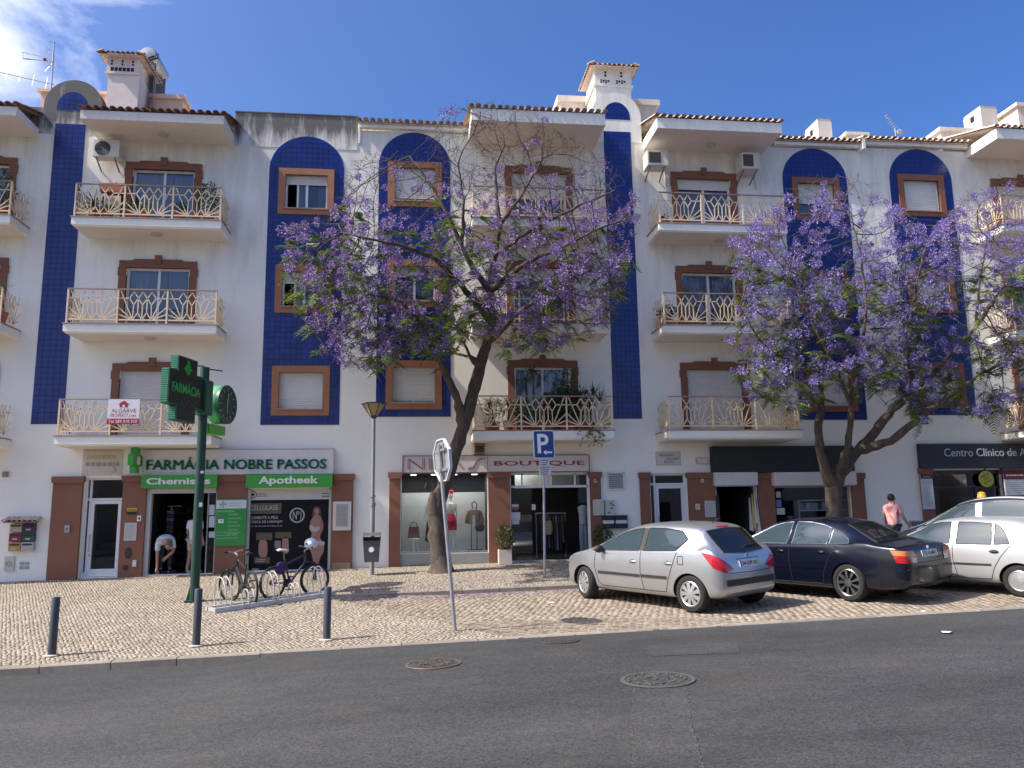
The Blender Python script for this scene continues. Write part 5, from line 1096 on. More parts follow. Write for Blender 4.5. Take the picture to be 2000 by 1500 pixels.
# planters at the boutique door
def shrub(name, label, cat, base, pot, m_pot, ph, pr, fh, fr, n, lm, seed, square=True, group=None):
 t = thing(name, label, cat, base, group, world=False); r = random.Random(seed)
 if square: MB().box(-pr, pr, -pr, pr, 0, ph).build('pot', m_pot, t); MB().box(-pr + .03, pr - .03, -pr + .03, pr - .03, ph, ph + .005).build('soil', C('soil', (.04, .028, .02), .95), t)
 else: MB().lathe([(pr * .7, 0), (pr, ph * .85), (pr * 1.08, ph * .86), (pr * 1.08, ph), (pr * .95, ph), (pr * .9, ph * .93), (0.001, ph * .93)], (0, 0, 0), 16).build('pot', m_pot, t)
 st = MB()
 for k in range(7): a = r.uniform(0, 6.28); st.tube([(0.02 * math.cos(a), .02 * math.sin(a), ph * .9), (fr * .35 * math.cos(a), fr * .35 * math.sin(a), ph + fh * .4), (fr * .7 * math.cos(a), fr * .7 * math.sin(a), ph + fh * r.uniform(.6, .95))], [.012, .008, .004], 5)
 st.build('stem', C('stem_brown', (.12, .08, .05), .9), t); lf = MB()
 for k in range(n):
  a, u = r.uniform(0, 6.28), r.random(); q = fr * math.sqrt(r.random()); zc = ph + fh * (.18 + .82 * u); q *= .5 + .5 * math.sin(math.pi * min(1, u * 1.05 + .1)); c = Vector((q * math.cos(a), q * math.sin(a), zc)); d = Vector((r.gauss(math.cos(a), .6), r.gauss(math.sin(a), .6), r.gauss(.2, .6))).normalized(); s_ = d.cross(Vector((r.gauss(0, 1), r.gauss(0, 1), r.gauss(0, 1)))).normalized(); L = r.uniform(.06, .12); w_ = L * .26
  lf.q([c, c + d * L * .5 + s_ * w_, c + d * L, c + d * L * .5 - s_ * w_])
 o = lf.build('foliage', lm, t, recalc=False); return t
LEAF1 = mat('olive_leaf', (.13, .13, .055), .6, var=.35, scale=9, sub=.25); LEAF2 = mat('dark_leaf', (.06, .115, .035), .5, var=.4, scale=9, sub=.25); LEAF3 = mat('grey_green_leaf', (.10, .14, .07), .6, var=.35, scale=9, sub=.25)
p = F(986, 1094, -.35); shrub('planter', 'square cream planter with a small olive-green shrub at the boutique door', 'planter', (p.x, -.35, walk_z(p.x, -.35)), None, C('planter_cream', (.62, .54, .44), .8), .37, .17, .62, .26, 420, LEAF1, 4)
p = F(1178, 1085, -.3); shrub('potted_plant', 'dark leafy potted shrub by the right boutique pilaster, half hidden by the silver hatchback', 'potted plant', (p.x, -.35, walk_z(p.x, -.35)), None, C('pot_dark', (.08, .05, .04), .8), .3, .15, .62, .26, 300, LEAF2, 5, False)
# --- open dark shop: hanging clothes; magazine window
x0, x1, z0, z1, _ = SH['dshop']; t = thing('garment', 'pale dresses hanging at the right edge of the open dark doorway', 'clothes', (x1 - .12, .0, z0 + .5))
for k, (cc, xx) in enumerate((((.55, .53, .5), x1 - .05), ((.5, .40, .12), x1 - .12), ((.45, .42, .42), x1 - .2), ((.6, .58, .56), x1 + .02))):
 zt2 = z1 - .12 - .1 * k; MB().faces([(xx - .03, -.1, zt2), (xx + .03, -.02, zt2), (xx - .10, -.14, zt2 - .9 - .1 * (k % 2)), (xx + .0, -.2, zt2 - .95), (xx + .09, .0, zt2 - .92), (xx, .05, zt2)], [(0, 1, 4, 3), (0, 3, 2), (5, 0, 2), (1, 5, 4)]).build('dress', C('dress_%d' % k, cc, .9), t, recalc=False)
MB().box(x0, x0 + .05, .0, .1, z0, z1).build('doorway_jamb', MT['grey'], B_)
t = thing('garment', 'dark patterned clothes hanging at the left edge of the open dark doorway', 'clothes', (x0 + .05, -.05, z0 + .5)); MB().box(x0 - .02, x0 + .08, -.1, -.0, z0 + .5, z1 - .25).build('cloth', C('patterned_black', ()), t); MB().tube([(x0 + .03, -.05, z1 - .25), (x0 + .03, -.05, z1 - .1)], .01).build('hanger', MT['steel'], t)
x0, x1, z0, z1, _ = SH['dwin']
m = MB().q([(x0, .08, z0), (x1, .08, z0), (x1, .08, z1), (x0, .08, z1)]).build('shop_window', MT['shopglass'], B_, recalc=False); f_ = MB(); f_.box(x1 - .06, x1, .04, .12, z0, z1); f_.box(x0, x1 - .06, .04, .12, z1 - .06, z1); f_.build('window_frame', C('frame_tan', (.42, .36, .27), .6), m); MB().box(x0 - .1, x1 + .1, -.06, .1, z0 - .08, z0 - .001).build('stone_sill', C('sill_stone', ()), m)
for (u, v, w, h, cc) in ((1516, 960, 9, 12, (.5, .5, .48)), (1516, 976, 10, 14, (.16, .2, .4)), (1517, 992, 16, 13, (.55, .55, .53))):
 q = rect(u, v, u + w, v + h, .07); MB().box(q[0], q[1], .070, .076, q[2], q[3]).build('notice', C('note_%d' % v, cc, .6), m)
t = thing('display_shelf', 'white-framed shelves of magazines and boxes in the shop window behind the tree', 'shelf unit', ((x0 + x1) / 2, .5, z0)); q = rect(1556, 976, 1655, 1030, .5)
f_ = MB()
for a_, b2, c_, d_ in ((q[0], q[0] + .025, z0, q[3]), (q[1] - .02, q[1], z0, q[3]), (q[0], q[1], q[3] - .03, q[3]), (q[0], q[1], q[3] - .32, q[3] - .29), (q[0], q[1], z0 + .02, z0 + .05)): f_.box(a_, b2, .35, .7, c_, d_)
f_.build('frame', WHITE, t); rr = random.Random(12)
for rowz, hh in ((q[3] - .285, .24), (z0 + .06, .26), (z0 + .34, .2)):
 xx = q[0] + .04
 while xx < q[1] - .12: w_ = rr.uniform(.07, .16); MB().box(xx, xx + w_, .40, .6, rowz, rowz + hh * rr.uniform(.5, 1)).build('carton', rr.choice([PROD[0], PROD[4], C('lilac_box', (.25, .24, .42), .5), PROD[0], C('grey_box', (.3, .32, .33), .5)]), t); xx += w_ + .015
p = F(1541, 985, .4); t = thing('ornament', 'pale ornate figurine in the left of the magazine shop window', 'ornament', (p.x, .4, z0)); MB().lathe([(.11, 0), (.11, .3), (.05, .36), (.10, .45), (.06, .55), (.10, .62), (.03, .68)], (p.x, .4, z0 + .0), 14).build('figure', C('ornament_grey', (.32, .31, .29), .5, var=.3, scale=20), t, smooth=True); MB().lathe([(.09, .68), (.12, .7), (.02, .74)], (p.x, .4, z0), 14).build('hat', GREYW, t)
# --- clinic
x0, x1, z0, z1, _ = SH['clinic']; y = .1
m = MB().q([(x0, y, z0), (x1, y, z0), (x1, y, z1), (x0, y, z1)]).build('shop_window', glass('dark_glass', (.25, .28, .3), 1.5, .02), C_, recalc=False); f_ = MB(); zt_ = F(1890, 951, y).z; f_.box(x0, x1, y - .03, y + .03, zt_ - .02, zt_ + .02); f_.box(x0, x1, y - .03, y + .03, z1 - .12, z1); xm = F(1905, 960, y).x; f_.box(xm - .03, xm + .03, y - .03, y + .03, z0, zt_ - .02); f_.build('window_frame', C('frame_dark', (.03, .03, .033), .4), m)
q = rect(1880, 936, 1887, 943, y); MB().box(q[0], q[1], y - .012, y - .002, q[2], q[3]).build('sensor', GREYW, m)
q = rect(1858, 968, 1925, 992, .6); MB().box(q[0], q[1], .6, .63, q[2] - .8, q[3]).build('blue_screen', C('dim_teal', (.06, .12, .15), .5), m)
c = F(1925.5, 935.5, -.02); R2 = F(1940, 935, -.02).x - c.x; t = thing('round_sign', 'round yellow sign reading ABERTO AOS SÁBADOS hanging at the clinic window', 'sign', (c.x, -.02, c.z - R2))
MB().lathe([(R2, 0), (R2, .02)], (c.x, -.02, c.z), 36, 0, Matrix.Rotation(math.pi / 2, 3, 'X')).build('disc', C('sign_yellow', (.52, .50, .06), .5), t); MT_ = Matrix.Translation((c.x, 0, c.z)) @ Matrix.Rotation(-.42, 4, 'Y') @ Matrix.Translation((-c.x, 0, -c.z))
for s_, k, hw in (('ABERTO', .32, .55), ('AOS', -.08, .3), ('SÁBADOS', -.46, .62)): text(s_, c.x - R2 * hw, c.x + R2 * hw, c.z + R2 * k, c.z + R2 * (k + .24), -.042, BLK, t, ext=0, off=.02, M=MT_)
MB().box(c.x - .01, c.x + .01, -.035, -.005, c.z + R2, c.z + R2 + .12).build('hanger', MT['black'], t)
for px, lb, hb in (((1801, 926, 1823.5, 994.5), 'narrow white price panel with dark red header on the left clinic pilaster', .13), ((1963, 918, 2012, 982), 'large white treatment list with dark red header on the right clinic pilaster', .28)):
 t, x0, x1, z0, z1 = plate('price_panel', lb, 'notice board', px, -.13, -.09, C('panel_white', (.55, .57, .6), .5)); h = (z1 - z0) * hb; MB().box(x0 - .01, x1 + .01, -.136, -.13, z1 - h, z1).build('header', C('header_red', (.11, .012, .02), .5), t); rows(x0 + .04, x1 - .04, z0 + .08, z1 - h - .06, 14 if x1 - x0 < .5 else 9, -.132, C('print_grey', ()), t, 'print', .3, 3); rows(x0 + .06, x1 - .05, z1 - h * .75, z1 - h * .4, 1, -.138, C('pale_pink', (.5, .4, .42), .5), t, 'print', .5, 3, 0)
p = F(1790, 1022); x0, x1, z0, z1 = rect(1775, 1017, 1803, 1030); t = thing('wall_plaque', 'small grey plaque with three ring marks low on the wall right of the walking man', 'plaque', ((x0 + x1) / 2, 0, z0)); MB().box(x0, x1, -.03, 0, z0, z1).build('board', C('plaque_grey', (.3, .3, .31), .5), t)
m = MB()
for k in range(3): m.lathe([(.055, .03), (.055, .04), (.035, .04), (.035, .03)], (x0 + .12 + k * .12, 0, (z0 + z1) / 2), 14, 0, Matrix.Rotation(math.pi / 2, 3, 'X'), False)
m.build('rings', BLK, t)
# ================================================================== ROOFS, BALCONY THINGS
def box_px(mb, px, Y, dep, mi=0, grow=0):
 x0, x1, z0, z1 = rect(*px, Y=Y); mb.box(x0 - grow, x1 + grow, Y, Y + dep, z0, z1, mi); return x0, x1, z0, z1
def big_chimney(B, px_body, px_head, px_roof, Y, dep, m, holes, zlow):
 mb = MB(); x0, x1, z0, z1 = rect(*px_body, Y=Y); hx0, hx1, hz0, hz1 = rect(*px_head, Y=Y)
 mb.box(x0, x1, Y, Y + dep, zlow, hz0 - .06); ch = mb.build('chimney', m, B)
 mb = MB(); mb.box(hx0 - .04, hx1 + .04, Y - .04, Y + dep + .04, hz0 - .06, hz0); mb.box(hx0, hx1, Y, Y + dep, hz0, hz1); mb.build('chimney_head', m, ch)
 h = MB()
 for (u, v, w, hh) in holes: h.box(hx0 + (hx1 - hx0) * u, hx0 + (hx1 - hx0) * (u + w), Y - .004, Y + .02, hz0 + (hz1 - hz0) * v, hz0 + (hz1 - hz0) * (v + hh))
 h.build('smoke_holes', C('smoke_hole_black', (.012, .012, .014), .9), ch)  # openings drawn as near-black boxes set into the head
 rx0, rx1, rz0, rz1 = rect(*px_roof, Y=Y - .15); cx, cy = (hx0 + hx1) / 2, Y + dep / 2; hw, hd = (rx1 - rx0) / 2, dep / 2 + .2; zt = hz1
 rf = MB(); rf.faces([(cx - hw, cy - hd, zt), (cx + hw, cy - hd, zt), (cx + hw, cy + hd, zt), (cx - hw, cy + hd, zt), (cx - hw * .3, cy, zt + .3), (cx + hw * .3, cy, zt + .3)], [(0, 1, 5, 4), (1, 2, 5), (2, 3, 4, 5), (3, 0, 4), (3, 2, 1, 0)])
 rf.build('chimney_roof', MT['roofpale'], ch); n = max(5, round(2 * hw / .15)); tl = tile_mesh(MT['roofpale'], .5, .075)
 for i in range(n + 1):
  u = -hw + 2 * hw * i / n
  o = bpy.data.objects.new('roof_tile', tl); link(o, ch); o.location = (cx + u, cy - hd - .03, zt + .02); o.rotation_euler = (.45, 0, 0); o.scale = (1, max(.35, 1 - abs(u) / hw * .6), 1)
 m2 = max(5, round(2 * hd / .15))
 for sgn in (-1, 1):
  for i in range(m2 + 1):
   u = -hd + 2 * hd * i / m2
   o = bpy.data.objects.new('roof_tile', tl); link(o, ch); o.location = (cx + sgn * (hw + .03), cy + u, zt + .02); o.rotation_euler = (.45, 0, sgn * math.pi / 2); o.scale = (1, max(.35, 1 - abs(u) / hd * .6), 1)
 return ch
PINKW = C('chimney_pinkish_render', (.74, .66, .61), .85, var=.08, dirt=((.35, .3, .27), .3, 3.0, 12, 17))
hl = []
for u in (.12, .46, .80): hl += [(u, .50, .06, .13), (u, .70, .06, .13)]
for k in range(6): hl += [(.12 + k * .13, .10, .10, .24)]
big_chimney(BLD['A'], (209, 145, 270, 215), (209, 113, 270, 142), (196, 100, 283, 110), 1.6, 1.25, PINKW, hl, 12.4)
hl = []
for u in (.27, .70): hl += [(u, .52, .055, .14), (u, .72, .055, .14)]
for u0 in (.15, .58):
 for k in range(4): hl += [(u0 + k * .068, .10 + .1 * (k % 2), .05, .1), (u0 + k * .068, .24 - .06 * (k % 2), .05, .08)]
big_chimney(BLD['B'], (1163, 170, 1233, 215), (1161, 136, 1233, 166), (1147, 122, 1240, 132), .9, 1.2, MT['slabwhite'], hl, 12.9)
def attic(B, px, Y, dep, m, cornice=.14, zlow=12.3, over=.10):
 x0, x1, z0, z1 = rect(*px, Y=Y); mb = MB(); mb.box(x0, x1, Y, Y + dep, zlow, z1 - cornice); o = mb.build('attic', m, B)
 MB().box(x0 - over, x1 + over, Y - over, Y + dep + over, z1 - cornice, z1).build('attic_cornice', m, o); return o
attic(BLD['A'], (272, 186, 356, 220), 2.6, 3.0, MT['peach']); attic(BLD['A'], (80, 178, 205, 215), 2.8, 2.5, MT['peach'], .1)
CREAM = C('attic_cream', (.80, .73, .64), .85, var=.06, dirt=((.4, .34, .28), .3, 3., 12, 16))
attic(BLD['B'], (1094, 193, 1282, 225), 2.2, 2.6, CREAM, .2); attic(BLD['B'], (1655, 260, 1690, 275), 1.5, 2.0, CREAM, .1); attic(BLD['C'], (1838, 252, 1912, 275), 1.8, 2.5, CREAM, .12); attic(BLD['C'], (1990, 205, 2100, 265), 2.0, 4, CREAM, .12)
for px, Y, B in (((1598, 232, 1625, 275), 2.0, 'B'), ((1918, 207, 1950, 275), 2.4, 'C')):
 mb = MB(); x0, x1, z0, z1 = rect(*px, Y=Y); mb.box(x0, x1, Y, Y + .9, 12.5, z1 - .1); o = mb.build('chimney', CREAM, BLD[B])
 MB().box(x0 + .012, x1 - .012, Y + .015, Y + .885, z1 - .1, z1).build('chimney_top', C('chimney_top_stain', (.5, .44, .36), .9, var=.3), o); MB().box(x0 - .006, x0 + .02, Y + .35, Y + .55, z1 - .42, z1 - .2).build('smoke_holes', C('smoke_hole_black', ()), o)
# solar water heater
p = F(300, 125, 3.2); t = thing('solar_water_heater', 'silver solar water tank with black hoses on the roof behind the left chimney', 'water heater', (p.x, 3.2, 12.6)); m = MB(); RX = Matrix.Rotation(math.pi / 2, 3, 'X'); m.lathe([(.02, -.8), (.24, -.78), (.27, -.7), (.27, .5), (.24, .58), (.02, .6)], (p.x, p.y, p.z), 20, 0, RX); m.build('tank', MT['steel'], t, smooth=True)
q0, q1 = F(297, 150, 2.8), F(312, 190, 2.0); m = MB(); m.faces([(p.x - .1, 3.9, p.z - .3), (p.x + .25, 2.6, p.z - .3), (p.x + .45, 1.9, 13.2), (p.x + .05, 3.2, 13.2)], [(0, 1, 2, 3)]); m.box(p.x - .2, p.x + .25, 2.7, 2.75, 12.6, p.z - .25); m.box(p.x - .2, p.x + .25, 3.65, 3.7, 12.6, p.z - .25); m.build('collector', C('collector_grey', (.25, .25, .24), .4), t, recalc=False)
m = MB(); m.tube([p + Vector((.25, -.4, .1)), p + Vector((.33, -.7, -.2)), p + Vector((.1, -1.0, -.5)), p + Vector((-.25, -1.2, -.8)), p + Vector((-.3, -1.25, -1.3))], .035, 7); m.tube([p + Vector((.2, -.5, 0)), p + Vector((.1, -.9, -.35)), p + Vector((-.2, -1.1, -.62))], .03, 7); m.build('hoses', MT['black'], t)
# antennas
def antenna(label, base, top, Y, booms, loc=None):
 b, t_ = F(*base, Y), F(*top, Y); t = thing('antenna', label, 'antenna', b); MB().tube([(b.x, Y, b.z - .9), t_], .022, 7).build('mast', MT['steel'], t)
 for bm in booms:
  m = MB(); a, c = F(*bm[0], Y), F(*bm[1], Y); m.tube([a, c], .014, 6); n = bm[2]
  for k in range(n):
   q = a.lerp(c, (k + .5) / n); L = bm[3]; dr = Vector(bm[4]).normalized(); m.tube([q - dr * L, q + dr * L], .007, 5)
  m.build('boom', MT['steel'], t)
 return t
t = antenna('rooftop antenna mast with a fan-shaped aerial at the upper left', (101, 178), (106, 82), 2.2, [((0, 141), (104, 165), 4, .22, (0, .2, 1)), ((44, 113), (104, 121), 1, .01, (0, 1, 0)), ((97, 80), (111, 83), 2, .05, (0, 1, 0))])
m = MB()
for a_, b2 in (((44, 102), (86, 112)), ((45, 116), (86, 117)), ((44, 102), (45, 116)), ((86, 112), (106, 121)), ((86, 117), (106, 122)), ((90, 92), (104, 118)), ((94, 98), (105, 120)), ((87, 98), (103, 119)), ((88, 140), (104, 122)), ((92, 135), (105, 123)), ((88, 131), (104, 122))): m.tube([F(*a_, 2.2), F(*b2, 2.2)], .011, 5)
m.build('fan_aerial', MT['steel'], t); MB().ball(F(87, 115.5, 2.2), .05).build('feed_box', C('red_plastic', (.4, .03, .03), .5), t)
t = antenna('small tilted rooftop antenna above the right roof line', (1750, 272), (1748, 250), 2.0, [((1729, 224), (1750, 252), 7, .16, (.2, 1, .2))]); MB().ball(F(1757, 258, 2.0), (.12, .04, .12)).build('dish', C('dish_grey', (.45, .45, .45), .5), t)
# air conditioners
ACW = C('ac_cream', (.62, .60, .55), .5, var=.08, scale=8)
def aircon(label, px, dep, fan, Y=None):
 Y = -dep - .12; x0, x1, z0, z1 = rect(*px, Y=Y); t = thing('air_conditioner', label, 'air conditioner', ((x0 + x1) / 2, 0, z0), 'air conditioners on the facade')
 m = MB(); b = .02; m.box(x0, x1, Y, Y + dep, z0, z1); m.build('casing', ACW, t)
 if fan:
  cx, cz, r = x0 + (x1 - x0) * .36, (z0 + z1) / 2 - .01, (z1 - z0) * .43; MB().lathe([(r, .0), (r, .012), (.001, .013)], (cx, Y, cz), 28, 0, Matrix.Rotation(math.pi / 2, 3, 'X')).build('fan', C('fan_dark', (.03, .03, .032), .6), t)
  g = MB()
  for k in range(1, 5): g.lathe([(r * k / 4.5, .016), (r * k / 4.5 + .006, .02), (r * k / 4.5 + .006, .016)], (cx, Y, cz), 28, 0, Matrix.Rotation(math.pi / 2, 3, 'X'), False)
  for k in range(8): a = k * .785; g.bar((cx, Y - .016, cz), (cx + r * math.cos(a), Y - .016, cz + r * math.sin(a)), .008, .006)
  g.build('guard', C('guard_grey', (.12, .12, .12), .5), t)
 else:
  MB().box(x0 + .04, x1 - (x1 - x0) * .36, Y - .006, Y, z0 + .07, z1 - .06).build('grille', C('grille_brown', (.085, .07, .06), .7), t)
  g = MB()
  for k in range(9): zq = z0 + .09 + k * (z1 - z0 - .17) / 9; g.box(x0 + .045, x1 - (x1 - x0) * .36 - .005, Y - .014, Y - .006, zq, zq + .008)
  g.build('louvres', C('louvre_brown', (.15, .13, .11), .6), t); MB().box(x1 - (x1 - x0) * .30, x1 - .06, Y - .005, Y, z1 - .16, z1 - .09).build('badge', C('badge_pale', (.7, .66, .5), .4), t)
 m = MB()
 for k in (.12, .82): xx = x0 + (x1 - x0) * k; m.bar((xx, Y - .02, z0 - .025), (xx, 0, z0 - .025), .04, .04); m.bar((xx, Y + .05, z0 - .03), (xx, 0, z0 - .26), .03, .03)
 m.build('bracket', C('bracket_grey', (.2, .19, .18), .6), t)
 m = MB(); m.tube([(x1 - .02, -.1, z0 + .2), (x1 + .06, -.05, z0 + .1), (x1 + .08, -.02, z0 - .05), (x1 + .1, -.015, z0 - .4)], .018, 6); m.build('pipe', C('pipe_white', (.5, .5, .48), .6), t)
aircon('cream air conditioner with a round dark fan under the left roof eave', (182, 273, 233, 305), .33, True)
aircon('boxy air conditioner left of the brown door under the right roof eave', (1265, 293, 1305, 322), .5, False)
aircon('boxy air conditioner right of the brown door under the right roof eave', (1449, 298, 1484, 329), .5, False)
x0, x1, z0, z1 = rect(925, 867, 947, 887, -.25); t = thing('vent_box', 'rusty brown vent box under the balcony with the many plants', 'vent box', ((x0 + x1) / 2, 0, z0)); MB().box(x0, x1, -.25, 0, z0, z1).build('housing', C('rusty_box', (.24, .16, .10), .8, var=.4, scale=14), t); MB().box(x0 + .04, x1 - .04, -.256, -.25, z0 + .05, z1 - .05).build('grille', C('vent_dark', ()), t)
# hanging for-sale banner
y = -1.0 - .02; x0, x1, z0, z1 = rect(210, 780, 272, 828, y - .02); t = thing('banner', 'white and red ALGARVE PROPERTY banner with phone number tied to the balcony railing', 'banner', ((x0 + x1) / 2, y, z0)); h = z1 - z0; w = x1 - x0
BR = C('banner_red', (.42, .015, .05), .5)
MB().box(x0, x1, y - .022, y - .012, z0 + h * .22, z1).build('banner_sheet', C('banner_white', (.74, .74, .76), .5), t); MB().box(x0 - .004, x1 + .004, y - .023, y - .011, z0, z0 + h * .22 - .001).build('banner_foot', BR, t)
text('ALGARVE', x0 + w * .12, x1 - w * .1, z0 + h * .46, z0 + h * .62, y - .025, BR, t, ext=0, off=.0); text('PROPERTY.com', x0 + w * .1, x1 - w * .1, z0 + h * .28, z0 + h * .42, y - .025, BR, t, ext=0); text('Tel 289 310 310', x0 + w * .05, x1 - w * .05, z0 + h * .04, z0 + h * .17, y - .026, C('banner_white', ()), t, ext=0, off=.01)
cx = (x0 + x1) / 2; MB().prism([(cx - .14, z0 + h * .80), (cx - .1, z0 + h * .80), (cx - .1, z0 + h * .68), (cx + .1, z0 + h * .68), (cx + .1, z0 + h * .80), (cx + .14, z0 + h * .80), (cx, z0 + h * .95)], y - .025, y - .023).build('house_logo', BR, t); MB().box(cx - .03, cx + .03, y - .027, y - .025, z0 + h * .68, z0 + h * .77).build('logo_door', C('banner_white', ()), t)
# balcony plants
TERRA = C('terracotta_pot', (.42, .14, .07), .8, var=.15, scale=8)
def blades(lf, c, n, L, w, r, up=.8, droop=.6, seg=3):
 for k in range(n):
  a = r.uniform(0, 6.28); el = r.uniform(.15, 1.35) * up; d = Vector((math.cos(a) * math.cos(el), math.sin(a) * math.cos(el), math.sin(el))); s_ = Vector((-math.sin(a), math.cos(a), 0)); l_ = L * r.uniform(.65, 1.1); P_ = []
  for i in range(seg + 1):
   u = i / seg; p = Vector(c) + d * l_ * u + Vector((0, 0, -droop * l_ * u * u * (1 - el / 1.6))); ww = w * (1 - u * .92) * (.6 + .4 * min(1, u * 4)); P_.append((p - s_ * ww, p + s_ * ww))
  for (a1, b1), (a2, b2) in zip(P_, P_[1:]): lf.q([a1, b1, b2, a2])
def spiky(name, label, px, Y, zfloor, trunk, n, L, w, lm, seed, pot=True, heads=None, droop=.6):
 p = F(px[0], px[1], Y); t = thing(name, label, 'potted plant', (p.x, Y, zfloor), 'potted plants on the balconies', world=False); r = random.Random(seed); zb = 0
 if pot: MB().lathe([(.10, 0), (.15, .24), (.16, .245), (.16, .29), (.14, .29), (.13, .26), (.001, .26)], (0, 0, 0), 14).build('pot', TERRA, t); zb = .26
 top = max(zb + .02, p.z - zfloor - L * .35)
 MB().tube([(0, 0, zb), (.02, 0, (zb + top) / 2), (0, 0, top)], [.035, .03, .028], 7).build('trunk', C('stem_brown', ()), t)
 lf = MB()
 for hx, hz in (heads or [(0, 0)]): blades(lf, (hx, 0, top + hz), n, L, w, r, droop=droop)
 lf.build('leaves', lm, t, recalc=False); return t
ZL = {0: 3.99, 1: 6.87, 2: 9.72}; ZR = {0: 4.08, 1: 7.0, 2: 9.95}
SPK = mat('spiky_leaf', (.09, .12, .045), .5, var=.4, scale=7, sub=.2); SPY = mat('yellow_edged_leaf', (.24, .23, .08), .5, var=.4, scale=9, sub=.2)
spiky('potted_plant', 'large arching fern palm at the left end of the top left balcony', (186, 385), -.6, ZL[2], .2, 34, .75, .035, SPK, 1, droop=.9); spiky('potted_plant', 'second drooping palm just right of the arching fern palm on the top left balcony', (212, 398), -.7, ZL[2], .2, 26, .6, .03, SPY, 2, droop=1.0)
p = F(222, 370, -.35); t = thing('planter_box', 'orange terracotta trough raised against the wall on the top left balcony', 'planter', (p.x, -.35, ZL[2])); MB().prism([(p.x - .30, p.z - .12), (p.x + .30, p.z - .12), (p.x + .34, p.z + .12), (p.x - .34, p.z + .12)], -.5, -.2).build('trough', TERRA, t)
m = MB(); [m.box(p.x + k, p.x + k + .03, -.4, -.3, ZL[2], p.z - .12) for k in (-.25, .22)]; m.build('stand', MT['black'], t); lf = MB(); blades(lf, (p.x, -.35, p.z + .1), 24, .2, .02, random.Random(4)); lf.build('leaves', SPK, t, recalc=False)
p = F(408, 400, -.6); shrub('potted_plant', 'bushy green plant at the right end of the top left balcony', 'potted plant', (p.x, -.6, ZL[2]), TERRA, TERRA, .28, .16, .85, .33, 420, LEAF3, 11, False, 'potted plants on the balconies')
for px, lb, s_ in ((252, 'small terracotta pot at the foot of the top left railing, left of its door', 21), (285, 'small terracotta pot in front of the top left balcony door', 22), (352, 'low potted plant at the right side of the top left balcony door', 23)): p = F(px, 415, -.75); shrub('potted_plant', lb, 'potted plant', (p.x, -.75, ZL[2]), TERRA, TERRA, .24, .13, .28, .16, 80, LEAF2, s_, False, 'potted plants on the balconies')
p = F(4, 350, -.8); shrub('potted_plant', 'dark foliage on the top balcony cut off by the left edge', 'potted plant', (p.x, -.75, ZL[2]), TERRA, TERRA, .3, .16, .95, .33, 360, LEAF2, 13, False, 'potted plants on the balconies')
spiky('potted_plant', 'spiky rosette plant peeping over the railing at the far left', (8, 553), -.8, ZL[1], .2, 26, .32, .02, SPK, 6, droop=.3)
# lush balcony over the boutique
spiky('potted_plant', 'tall palm rising in front of the glass door on the lush balcony', (1040, 715), -.55, ZR[0], 1.2, 46, .52, .022, SPK, 7, droop=.7); spiky('potted_plant', 'yellow-edged yucca at the left end of the lush balcony', (955, 775), -.7, ZR[0], .4, 38, .5, .03, SPY, 8, droop=.5); spiky('potted_plant', 'yellow-green yucca second from the left on the lush balcony', (992, 778), -.75, ZR[0], .4, 34, .5, .028, SPY, 9, droop=.4)
spiky('potted_plant', 'broad dark yucca clump at the right end of the lush balcony', (1150, 762), -.6, ZR[0], .5, 30, .6, .025, SPK, 10, heads=[(-.25, 0), (.1, .08), (.3, -.1)], droop=.5)
for px, h, fr, n, lm, s_, lb in ((1105, .95, .42, 700, LEAF2, 14, 'dense dark bush in the middle right of the lush balcony'), (1112, 1.45, .30, 420, LEAF3, 15, 'taller grey-green bush beside the right door jamb on the lush balcony'), (1075, .8, .35, 420, LEAF2, 16, 'low dark bush under the tall palm on the lush balcony'), (1135, .85, .34, 420, LEAF2, 17, 'dark bush under the broad yucca clump on the lush balcony'), (965, .6, .33, 300, SPY, 18, 'yellow-green bush behind the left yuccas on the lush balcony'), (1020, .55, .3, 260, LEAF2, 19, 'small dark bush left of the tall palm on the lush balcony')):
 p = F(px, 800, -.6); shrub('potted_plant', lb, 'potted plant', (p.x, -.55 - .15 * (s_ % 2), ZR[0]), TERRA, TERRA, .28, .17, h, fr, n, lm, s_, False, 'potted plants on the balconies')
# trailing vine over the slab edge
t = thing('trailing_vine', 'dry yellow-green vine hanging over the edge of the lush balcony', 'plant', (F(1150, 850, -1.2).x, -1.2, 4.0)); r = random.Random(2); st, lf = MB(), MB()
for k in range(9):
 x0_ = F(1150 + r.uniform(-22, 26), 850, -1.22).x; pts = [Vector((x0_ + r.uniform(-.05, .05) * i, -1.2 - .02 * i, 4.12 - .09 * i * r.uniform(.6, 1.1))) for i in range(6 if k < 6 else 3)]; st.tube(pts, .006, 4)
 for p in pts[1:]:
  for j in range(4): d = Vector((r.gauss(0, 1), r.gauss(0, .6), r.gauss(0, 1))).normalized() * .05; s_ = d.orthogonal() * .4; lf.q([p, p + d * .5 + s_, p + d, p + d * .5 - s_])
st.build('stem', C('stem_brown', ()), t); lf.build('leaves', SPY, t, recalc=False)
p = F(1302, 610, -.8); shrub('potted_plant', 'green succulent in an orange trough on the right middle balcony', 'potted plant', (p.x + .05, -.8, ZR[1]), TERRA, TERRA, .2, .2, .42, .28, 200, LEAF3, 25, True, 'potted plants on the balconies')
for px, lb, s_ in ((1300, 'tiny pot at the left corner of the right top balcony', 31), (1336, 'low pot in front of the door jamb on the right top balcony', 32)): p = F(px, 430, -.8); shrub('potted_plant', lb, 'potted plant', (p.x, -.8, ZR[2]), TERRA, TERRA, .16, .11, .16, .12, 50, LEAF1, s_, False, 'potted plants on the balconies')
